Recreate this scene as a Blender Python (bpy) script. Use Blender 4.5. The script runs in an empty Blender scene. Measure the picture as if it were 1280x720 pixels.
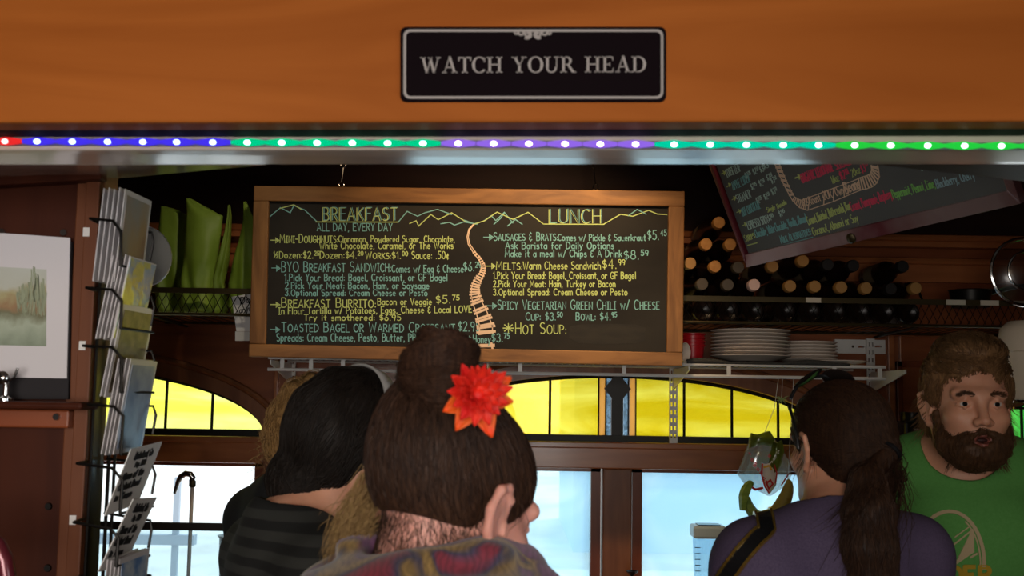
import bpy, math, random
import numpy as np
from mathutils import Vector, Matrix
from mathutils.bvhtree import BVHTree

random.seed(7)
SC = bpy.context.scene
COL = SC.collection
PI = math.pi

# ------------------------------------------------------------------ camera, world, lights
F, CX, CY, CAMZ = 1400.0, 640.0, 360.0, 1.6
PITCH, ROLL = math.radians(5.7), math.radians(0.9)
cam_rot = Matrix.Rotation(math.radians(90) + PITCH, 3, 'X') @ Matrix.Rotation(ROLL, 3, 'Z')
cd = bpy.data.cameras.new('camera')
cam = bpy.data.objects.new('camera', cd)
COL.objects.link(cam)
cd.sensor_width = 36.0
cd.lens = F / 1280.0 * 36.0
cd.clip_start = 0.02
cd.dof.use_dof = True
cd.dof.focus_distance = 3.25
cd.dof.aperture_fstop = 9.0
cam.location = (0, 0, CAMZ)
cam.rotation_euler = cam_rot.to_euler()
SC.camera = cam

SC.view_settings.view_transform = 'Standard'
SC.view_settings.look = 'None'
SC.view_settings.exposure = 0.0
SC.view_settings.gamma = 1.0
SC.view_settings.use_curve_mapping = False
SC.cycles.use_denoising = True
SC.cycles.max_bounces = 8
SC.cycles.transparent_max_bounces = 16
SC.cycles.caustics_reflective = False
SC.cycles.caustics_refractive = False
SC.cycles.sample_clamp_indirect = 4.0

world = bpy.data.worlds.new('sky')
SC.world = world
world.use_nodes = True
wn = world.node_tree
wn.nodes.clear()
wo = wn.nodes.new('ShaderNodeOutputWorld')
wb = wn.nodes.new('ShaderNodeBackground')
wb.inputs['Color'].default_value = (0.93, 0.97, 1.0, 1)
wb.inputs['Strength'].default_value = 1.6
wn.links.new(wb.outputs[0], wo.inputs['Surface'])

def lamp(name, typ, loc, energy, color, size=0.1, size_y=None, target=None, spot=None):
    l = bpy.data.lights.new(name, typ)
    l.energy = energy
    l.color = color
    if typ == 'AREA':
        l.size = size
        if size_y:
            l.shape = 'RECTANGLE'
            l.size_y = size_y
    elif typ == 'SUN':
        l.angle = size
    else:
        l.shadow_soft_size = size
    if spot:
        l.spot_size = spot
        l.spot_blend = 0.8
    o = bpy.data.objects.new(name, l)
    COL.objects.link(o)
    o.location = loc
    if target is not None:
        o.rotation_euler = (Vector(target) - Vector(loc)).to_track_quat('-Z', 'Y').to_euler()
    return o

lamp('sun', 'SUN', (0, 8, 10), 2.2, (1.0, 0.96, 0.9), 0.02, target=(-4, 3, 0))
# ceiling lamp of the front half of the car, behind the camera
lamp('front_room_lamp', 'AREA', (0.2, -0.9, 2.5), 8, (1.0, 0.74, 0.48), 0.6, 0.5, target=(0.1, 1.2, 1.9))
lamp('rear_fill_light', 'AREA', (-0.4, -1.55, 1.5), 16, (1.0, 0.93, 0.86), 1.6, 1.0, target=(-0.75, 2.6, 1.35)).data.spread = math.radians(85)  # soft fill added behind the camera; the rear wall has no window
lamp('side_daylight', 'AREA', (1.75, -0.2, 1.5), 1.6, (0.95, 0.97, 1.0), 0.9, 0.8, target=(0.0, 1.2, 1.55)).data.spread = math.radians(70)
# warm spots over the serving bar, plus added fills, hidden behind the header
lamp('bar_spot', 'SPOT', (0.22, 2.62, 2.5), 38, (1.0, 0.68, 0.38), 0.03, target=(0.02, 3.3, 1.92), spot=math.radians(84))
lamp('bag_fill_spot', 'SPOT', (-0.45, 2.62, 2.5), 6.5, (1.0, 0.85, 0.62), 0.03, target=(-0.93, 3.4, 1.93), spot=math.radians(48))  # added fill, only there to brighten the green bags
lamp('menu_fill_spot', 'SPOT', (-0.1, 1.6, 2.42), 7, (1.0, 0.95, 0.88), 0.03, target=(0.85, 2.55, 2.12), spot=math.radians(48))  # added fill that lifts the tilted menu board
lamp('bottle_spot', 'SPOT', (0.52, 2.75, 2.5), 7, (1.0, 0.66, 0.36), 0.03, target=(0.68, 3.3, 1.98), spot=math.radians(50))

# ------------------------------------------------------------------ pixel -> world
def ray(px, py):
    d = cam_rot @ Vector(((px - CX) / F, (CY - py) / F, -1.0))
    return d / d.y

def P(px, py, Y):
    d = ray(px, py)
    return Vector((0, 0, CAMZ)) + d * Y

def PX(px, Y, py=480):
    return P(px, py, Y).x

def PZ(py, Y, px=640):
    return P(px, py, Y).z

# ------------------------------------------------------------------ mesh builder
class MB:
    def __init__(s):
        s.v, s.f = [], []

    def add(s, vs, fs):
        b = len(s.v)
        s.v.extend([tuple(p) for p in vs])
        s.f.extend([tuple(i + b for i in f) for f in fs])
        return s

    def box(s, a, b):
        x0, y0, z0 = a
        x1, y1, z1 = b
        x0, x1 = min(x0, x1), max(x0, x1)
        y0, y1 = min(y0, y1), max(y0, y1)
        z0, z1 = min(z0, z1), max(z0, z1)
        return s.add([(x0, y0, z0), (x1, y0, z0), (x1, y1, z0), (x0, y1, z0), (x0, y0, z1), (x1, y0, z1), (x1, y1, z1), (x0, y1, z1)],
                     [(0, 3, 2, 1), (4, 5, 6, 7), (0, 1, 5, 4), (1, 2, 6, 5), (2, 3, 7, 6), (3, 0, 4, 7)])

    def hexa(s, q, off):
        """quad q (4 points) extruded by vector off"""
        off = Vector(off)
        q = [Vector(p) for p in q]
        return s.add(q + [p + off for p in q], [(0, 1, 2, 3), (7, 6, 5, 4), (0, 4, 5, 1), (1, 5, 6, 2), (2, 6, 7, 3), (3, 7, 4, 0)])

    def prism(s, pts, off):
        n = len(pts)
        off = Vector(off)
        pts = [Vector(p) for p in pts]
        fs = [tuple(range(n)), tuple(range(2 * n - 1, n - 1, -1))]
        for i in range(n):
            j = (i + 1) % n
            fs.append((i, i + n, j + n, j))
        return s.add(pts + [p + off for p in pts], fs)

    def tube(s, pts, r, n=8, closed=False, caps=True):
        pts = [Vector(p) for p in pts]
        m = len(pts)
        rs = r if isinstance(r, (list, tuple)) else [r] * m
        vs, fs = [], []
        up = None
        for i, p in enumerate(pts):
            if closed:
                t = pts[(i + 1) % m] - pts[i - 1]
            else:
                t = pts[min(i + 1, m - 1)] - pts[max(i - 1, 0)]
            t = t.normalized() if t.length > 1e-9 else Vector((0, 0, 1))
            if up is None:
                up = Vector((0, 0, 1)) if abs(t.z) < 0.9 else Vector((1, 0, 0))
            a = t.cross(up)
            if a.length < 1e-6:
                up = Vector((1, 0.3, 0.2))
                a = t.cross(up)
            a.normalize()
            b = a.cross(t).normalized()
            up = b
            for k in range(n):
                w = 2 * PI * k / n
                vs.append(p + (a * math.cos(w) + b * math.sin(w)) * rs[i])
        lim = m if closed else m - 1
        for i in range(lim):
            j = (i + 1) % m
            for k in range(n):
                l = (k + 1) % n
                fs.append((i * n + k, i * n + l, j * n + l, j * n + k))
        if caps and not closed:
            fs.append(tuple(range(n - 1, -1, -1)))
            fs.append(tuple((m - 1) * n + k for k in range(n)))
        return s.add(vs, fs)

    def lathe(s, prof, c, axis=(0, 0, 1), n=32, caps=True):
        """prof = [(radius, height)...] revolved about axis through c"""
        ax = Vector(axis).normalized()
        t = Vector((1, 0, 0)) if abs(ax.x) < 0.9 else Vector((0, 1, 0))
        a = ax.cross(t).normalized()
        b = ax.cross(a)
        c = Vector(c)
        vs, fs = [], []
        for r, h in prof:
            for k in range(n):
                w = 2 * PI * k / n
                vs.append(c + ax * h + (a * math.cos(w) + b * math.sin(w)) * max(r, 1e-5))
        for i in range(len(prof) - 1):
            for k in range(n):
                l = (k + 1) % n
                fs.append((i * n + k, i * n + l, (i + 1) * n + l, (i + 1) * n + k))
        if caps:
            fs.append(tuple(range(n - 1, -1, -1)))
            fs.append(tuple((len(prof) - 1) * n + k for k in range(n)))
        return s.add(vs, fs)

    def ball(s, c, r, nu=16, nv=10, R=None):
        rx, ry, rz = r if isinstance(r, (list, tuple)) else (r, r, r)
        c = Vector(c)
        vs, fs = [], []
        for j in range(nv + 1):
            ph = PI * j / nv
            for i in range(nu):
                th = 2 * PI * i / nu
                q = Vector((rx * math.sin(ph) * math.cos(th), ry * math.sin(ph) * math.sin(th), rz * math.cos(ph)))
                if R is not None:
                    q = R @ q
                vs.append(c + q)
        for j in range(nv):
            for i in range(nu):
                k = (i + 1) % nu
                fs.append((j * nu + i, (j + 1) * nu + i, (j + 1) * nu + k, j * nu + k))
        return s.add(vs, fs)

    def build(s, name, mat, parent=None, smooth=False, bevel=0.0, origin=None):
        me = bpy.data.meshes.new(name)
        o = bpy.data.objects.new(name, me)
        COL.objects.link(o)
        off = Vector((0, 0, 0))
        if parent is not None:
            o.parent = parent
            off = WLOC[parent.name]
            WLOC[o.name] = off
        else:
            if origin is None:
                a = np.array(s.v)
                lo, hi = a.min(0), a.max(0)
                origin = ((lo[0] + hi[0]) / 2, (lo[1] + hi[1]) / 2, lo[2])
            off = Vector(origin)
            o.location = off
            WLOC[o.name] = off.copy()
        vs = np.array(s.v, dtype=np.float64) - np.array(off)
        me.from_pydata(vs.tolist(), [], s.f)
        me.update()
        if mat:
            me.materials.append(mat)
        if smooth:
            me.polygons.foreach_set('use_smooth', [True] * len(me.polygons))
            if smooth != 'all':
                try:
                    me.set_sharp_from_angle(angle=math.radians(40))
                except Exception:
                    pass
        if bevel:
            md = o.modifiers.new('bevel', 'BEVEL')
            md.width = bevel
            md.segments = 2
            md.limit_method = 'ANGLE'
            md.angle_limit = math.radians(50)
        return o

WLOC = {}

def fast_mesh(name, V, Q, mat, parent=None, origin=None, smooth=True):
    """numpy vertices + quads (or tris) to an object"""
    V = np.asarray(V, dtype=np.float32)
    Q = np.asarray(Q, dtype=np.int32)
    me = bpy.data.meshes.new(name)
    o = bpy.data.objects.new(name, me)
    COL.objects.link(o)
    if parent is not None:
        o.parent = parent
        off = WLOC[parent.name]
    else:
        off = Vector(origin) if origin is not None else Vector(((V[:, 0].min() + V[:, 0].max()) / 2, (V[:, 1].min() + V[:, 1].max()) / 2, V[:, 2].min()))
        o.location = off
    WLOC[o.name] = Vector(off)
    W = V - np.array(off, dtype=np.float32)
    k = Q.shape[1]
    me.vertices.add(len(W))
    me.vertices.foreach_set('co', W.ravel())
    me.loops.add(Q.size)
    me.loops.foreach_set('vertex_index', Q.ravel())
    me.polygons.add(len(Q))
    me.polygons.foreach_set('loop_start', np.arange(0, Q.size, k, dtype=np.int32))
    me.polygons.foreach_set('loop_total', np.full(len(Q), k, dtype=np.int32))
    if smooth:
        me.polygons.foreach_set('use_smooth', np.ones(len(Q), dtype=bool))
    me.update(calc_edges=True)
    if mat:
        me.materials.append(mat)
    return o

def tag(o, label=None, cat=None, group=None, kind=None):
    if label:
        o['label'] = label
    if cat:
        o['category'] = cat
    if group:
        o['group'] = group
    if kind:
        o['kind'] = kind
    return o

def thing(name, label, cat, loc, group=None):
    o = bpy.data.objects.new(name, None)
    COL.objects.link(o)
    o.empty_display_size = 0.05
    o.location = loc
    WLOC[o.name] = Vector(loc)
    return tag(o, label, cat, group)

def struct(o):
    o['kind'] = 'structure'
    return o

def copy_tree(o, loc, label=None, rot=None):
    r = o.copy()
    COL.objects.link(r)
    r.location = loc
    WLOC[r.name] = Vector(loc)
    if rot is not None:
        r.rotation_euler = rot
    if label:
        r['label'] = label
    for ch in list(o.children):
        c = ch.copy()
        COL.objects.link(c)
        c.parent = r
        for g in ch.children:
            d = g.copy()
            COL.objects.link(d)
            d.parent = c
    return r

def plate(outer, holes, conv, thick):
    """flat polygon with holes; 2D points -> conv(x, y) world; extruded by vector thick. Returns an MB"""
    from mathutils.geometry import tessellate_polygon
    loops = [[Vector((p[0], p[1], 0)) for p in outer]] + [[Vector((p[0], p[1], 0)) for p in h] for h in holes]
    flat = [p for l in loops for p in l]
    tris = tessellate_polygon(loops)
    n = len(flat)
    th = Vector(thick)
    W = [Vector(conv(p.x, p.y)) for p in flat]
    m = MB()
    vs = W + [w + th for w in W]
    fs = []
    for t in tris:
        fs.append(tuple(t))
        fs.append((t[2] + n, t[1] + n, t[0] + n))
    b = 0
    for l in loops:
        k = len(l)
        for i in range(k):
            j = (i + 1) % k
            fs.append((b + i, b + i + n, b + j + n, b + j))
        b += k
    m.add(vs, fs)
    return m

# ------------------------------------------------------------------ materials
def lin(c):
    return tuple(((x / 255.0) / 12.92 if x / 255.0 <= 0.04045 else ((x / 255.0 + 0.055) / 1.055) ** 2.4) for x in c)

def mat(name, c, rough=0.5, metal=0.0, c2=None, scale=(8, 8, 8), bump=0.0, spec=0.5, coat=0.0, detail=4.0, lo=0.35, hi=0.65,
        emit=None, estr=0.0, alpha=None, trans=0.0, ior=1.45, sheen=0.0, subs=0.0, wave=None, distort=0.0, bscale=None):
    m = bpy.data.materials.new(name)
    m.use_nodes = True
    nt = m.node_tree
    b = nt.nodes['Principled BSDF']
    b.inputs['Roughness'].default_value = rough
    b.inputs['Metallic'].default_value = metal
    b.inputs['Specular IOR Level'].default_value = spec
    b.inputs['Coat Weight'].default_value = coat
    b.inputs['Coat Roughness'].default_value = 0.15
    b.inputs['IOR'].default_value = ior
    b.inputs['Transmission Weight'].default_value = trans
    b.inputs['Sheen Weight'].default_value = sheen
    if subs:
        b.inputs['Subsurface Weight'].default_value = subs
        b.inputs['Subsurface Radius'].default_value = (0.01, 0.004, 0.002)
        b.inputs['Subsurface Scale'].default_value = 1.0
    if alpha is not None:
        b.inputs['Alpha'].default_value = alpha
    if emit:
        b.inputs['Emission Color'].default_value = (*emit, 1)
        b.inputs['Emission Strength'].default_value = estr
    c1 = lin(c)
    b.inputs['Base Color'].default_value = (*c1, 1)
    tc = nt.nodes.new('ShaderNodeTexCoord')
    mp = nt.nodes.new('ShaderNodeMapping')
    mp.inputs['Scale'].default_value = scale
    nt.links.new(tc.outputs['Object'], mp.inputs['Vector'])
    no = nt.nodes.new('ShaderNodeTexNoise')
    no.inputs['Scale'].default_value = 1.0
    no.inputs['Detail'].default_value = detail
    no.inputs['Distortion'].default_value = distort
    nt.links.new(mp.outputs[0], no.inputs['Vector'])
    src = no.outputs['Fac']
    if c2:
        r = nt.nodes.new('ShaderNodeValToRGB')
        r.color_ramp.elements[0].position = lo
        r.color_ramp.elements[1].position = hi
        r.color_ramp.elements[0].color = (*c1, 1)
        r.color_ramp.elements[1].color = (*lin(c2), 1)
        nt.links.new(src, r.inputs['Fac'])
        nt.links.new(r.outputs['Color'], b.inputs['Base Color'])
    if bump:
        bp = nt.nodes.new('ShaderNodeBump')
        bp.inputs['Strength'].default_value = bump
        bp.inputs['Distance'].default_value = 0.004
        if bscale:
            n2 = nt.nodes.new('ShaderNodeTexNoise')
            n2.inputs['Scale'].default_value = bscale
            nt.links.new(tc.outputs['Object'], n2.inputs['Vector'])
            src = n2.outputs['Fac']
        nt.links.new(src, bp.inputs['Height'])
        nt.links.new(bp.outputs[0], b.inputs['Normal'])
    return m

def glassy(name, tint, gloss=0.08, haze=0.0, hazec=(1, 1, 1), noise=None, tint2=None, rough=0.02, streak=(3, 3, 6)):
    """thin pane: tinted see-through with some reflection and some milky scatter"""
    m = bpy.data.materials.new(name)
    m.use_nodes = True
    nt = m.node_tree
    nt.nodes.clear()
    out = nt.nodes.new('ShaderNodeOutputMaterial')
    tr = nt.nodes.new('ShaderNodeBsdfTransparent')
    tr.inputs['Color'].default_value = (*tint, 1)
    if tint2:
        tc = nt.nodes.new('ShaderNodeTexCoord')
        mp = nt.nodes.new('ShaderNodeMapping')
        mp.inputs['Scale'].default_value = streak
        no = nt.nodes.new('ShaderNodeTexNoise')
        no.inputs['Scale'].default_value = 1.6
        no.inputs['Detail'].default_value = 5
        no.inputs['Distortion'].default_value = 1.2
        r = nt.nodes.new('ShaderNodeValToRGB')
        r.color_ramp.elements[0].position = 0.36
        r.color_ramp.elements[1].position = 0.66
        r.color_ramp.elements[0].color = (*tint2, 1)
        r.color_ramp.elements[1].color = (*tint, 1)
        nt.links.new(tc.outputs['Object'], mp.inputs[0])
        nt.links.new(mp.outputs[0], no.inputs['Vector'])
        nt.links.new(no.outputs['Fac'], r.inputs[0])
        nt.links.new(r.outputs[0], tr.inputs[0])
    last = tr.outputs[0]
    if haze:
        df = nt.nodes.new('ShaderNodeBsdfTranslucent')
        df.inputs['Color'].default_value = (*hazec, 1)
        if tint2:
            nt.links.new(r.outputs[0], df.inputs[0])
        mx = nt.nodes.new('ShaderNodeMixShader')
        mx.inputs[0].default_value = haze
        nt.links.new(last, mx.inputs[1])
        nt.links.new(df.outputs[0], mx.inputs[2])
        last = mx.outputs[0]
    gl = nt.nodes.new('ShaderNodeBsdfGlossy')
    gl.inputs['Roughness'].default_value = rough
    mx = nt.nodes.new('ShaderNodeMixShader')
    mx.inputs[0].default_value = gloss
    nt.links.new(last, mx.inputs[1])
    nt.links.new(gl.outputs[0], mx.inputs[2])
    nt.links.new(mx.outputs[0], out.inputs['Surface'])
    return m

def glow(name, c, s):
    m = bpy.data.materials.new(name)
    m.use_nodes = True
    nt = m.node_tree
    nt.nodes.clear()
    out = nt.nodes.new('ShaderNodeOutputMaterial')
    e = nt.nodes.new('ShaderNodeEmission')
    e.inputs['Color'].default_value = (*c, 1)
    e.inputs['Strength'].default_value = s
    nt.links.new(e.outputs[0], out.inputs['Surface'])
    return m

M = {}
M['header_wood'] = mat('header_wood', (150, 80, 26), 0.6, c2=(176, 100, 40), scale=(1.2, 5, 9), spec=0.12, distort=1.4, detail=6, lo=0.3, hi=0.72)
M['gloss_wood'] = mat('gloss_wood', (196, 182, 168), 0.16, c2=(206, 194, 180), scale=(2, 10, 10), coat=1.0, spec=0.8)
M['wall_wood'] = mat('wall_wood', (126, 66, 36), 0.4, c2=(150, 84, 46), scale=(2.5, 2.5, 18), coat=0.2, distort=0.6, spec=0.4)
M['wall_wood_v'] = mat('wall_wood_v', (104, 48, 26), 0.38, c2=(130, 66, 36), scale=(18, 18, 2.2), coat=0.25, distort=0.6, spec=0.4)
M['edge_wood'] = mat('edge_wood', (98, 54, 32), 0.4, c2=(116, 68, 42), scale=(20, 20, 3), spec=0.3)
M['dark_wood'] = mat('dark_wood', (58, 27, 18), 0.4, c2=(72, 35, 22), scale=(16, 16, 2), spec=0.15, distort=0.5)
M['trim_wood'] = mat('trim_wood', (150, 88, 50), 0.35, c2=(176, 108, 64), scale=(3, 3, 22), coat=0.3)
M['post_wood'] = mat('post_wood', (112, 64, 36), 0.45, c2=(138, 86, 52), scale=(22, 22, 3), coat=0.1)
M['ceiling_wood'] = mat('ceiling_wood', (36, 18, 13), 0.5, c2=(60, 30, 20), scale=(3, 18, 3))
M['frame_wood'] = mat('frame_wood', (120, 80, 42), 0.6, c2=(160, 112, 62), scale=(4, 20, 24), distort=1.0, detail=6, bump=0.15)
M['frame_wood_v'] = mat('frame_wood_v', (120, 80, 42), 0.6, c2=(160, 112, 62), scale=(24, 20, 4), distort=1.0, detail=6, bump=0.15)
M['board_black'] = mat('board_black', (34, 32, 30), 0.75, c2=(50, 47, 42), scale=(3, 3, 5), detail=6, spec=0.25)
M['board_grey'] = mat('board_grey', (92, 95, 94), 0.62, c2=(102, 105, 103), scale=(4, 4, 4), spec=0.35)
M['maroon'] = mat('maroon', (104, 36, 48), 0.3, 0.35, c2=(112, 44, 52), scale=(14, 6, 6), coat=0.6, bump=0.1)
M['black_metal'] = mat('black_metal', (26, 24, 22), 0.4, 0.6)
M['brass_metal'] = mat('brass_metal', (70, 60, 36), 0.4, 0.6)
M['white_metal'] = mat('white_metal', (216, 214, 210), 0.35)
M['chrome'] = mat('chrome', (200, 200, 200), 0.15, 1.0)
M['sign_black'] = mat('sign_black', (20, 13, 17), 0.7, spec=0.03)
M['sign_silver'] = mat('sign_silver', (168, 162, 160), 0.7, spec=0.1)
M['rubber'] = mat('rubber', (52, 50, 52), 0.9, spec=0.05)
M['floor_wood'] = mat('floor_wood', (90, 60, 40), 0.5, c2=(110, 76, 50), scale=(2, 20, 2))
M['shade_brown'] = mat('shade_brown', (34, 17, 12), 0.6, c2=(42, 22, 15), scale=(3, 3, 20), spec=0.2)  # near-black brown, stands for shade on the upper wall
M['paint'] = mat('paint', (120, 84, 56), 0.6)
M['lead'] = mat('lead', (24, 22, 16), 0.5, 0.3)
M['paper'] = mat('paper', (226, 224, 222), 0.7)
M['ink'] = mat('ink', (28, 28, 32), 0.8)
M['ceramic'] = mat('ceramic', (232, 218, 204), 0.18, coat=0.5)
M['red_plastic'] = mat('red_plastic', (190, 22, 34), 0.35)
M['black_plastic'] = mat('black_plastic', (22, 22, 24), 0.28)
M['glass_brown'] = mat('glass_brown', (26, 15, 10), 0.3, spec=0.3)
M['ground'] = mat('ground', (214, 212, 206), 0.9, c2=(235, 234, 230), scale=(1, 1, 1))
M['chalk_green'] = mat('chalk_green', (196, 214, 132), 0.9)
M['chalk_teal'] = mat('chalk_teal', (130, 188, 186), 0.9)
M['chalk_white'] = mat('chalk_white', (236, 206, 176), 0.9)
M['chalk_blue'] = mat('chalk_blue', (170, 206, 214), 0.9)
M['chalk_pink'] = mat('chalk_pink', (232, 84, 112), 0.9)
M['chalk_pale'] = mat('chalk_pale', (186, 214, 202), 0.9)
M['chalk_lime'] = mat('chalk_lime', (150, 220, 120), 0.9)
# ------------------------------------------------------------------ hand-lettering: single-stroke alphabet
def A(cx, cy, rx, ry, a0, a1, n=9):
    return [(cx + rx * math.cos(math.radians(a0 + (a1 - a0) * i / n)), cy + ry * math.sin(math.radians(a0 + (a1 - a0) * i / n))) for i in range(n + 1)]

def bowl(x, y, r, ry):
    return A(x, y, r, ry, 0, 360, 14)

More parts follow.
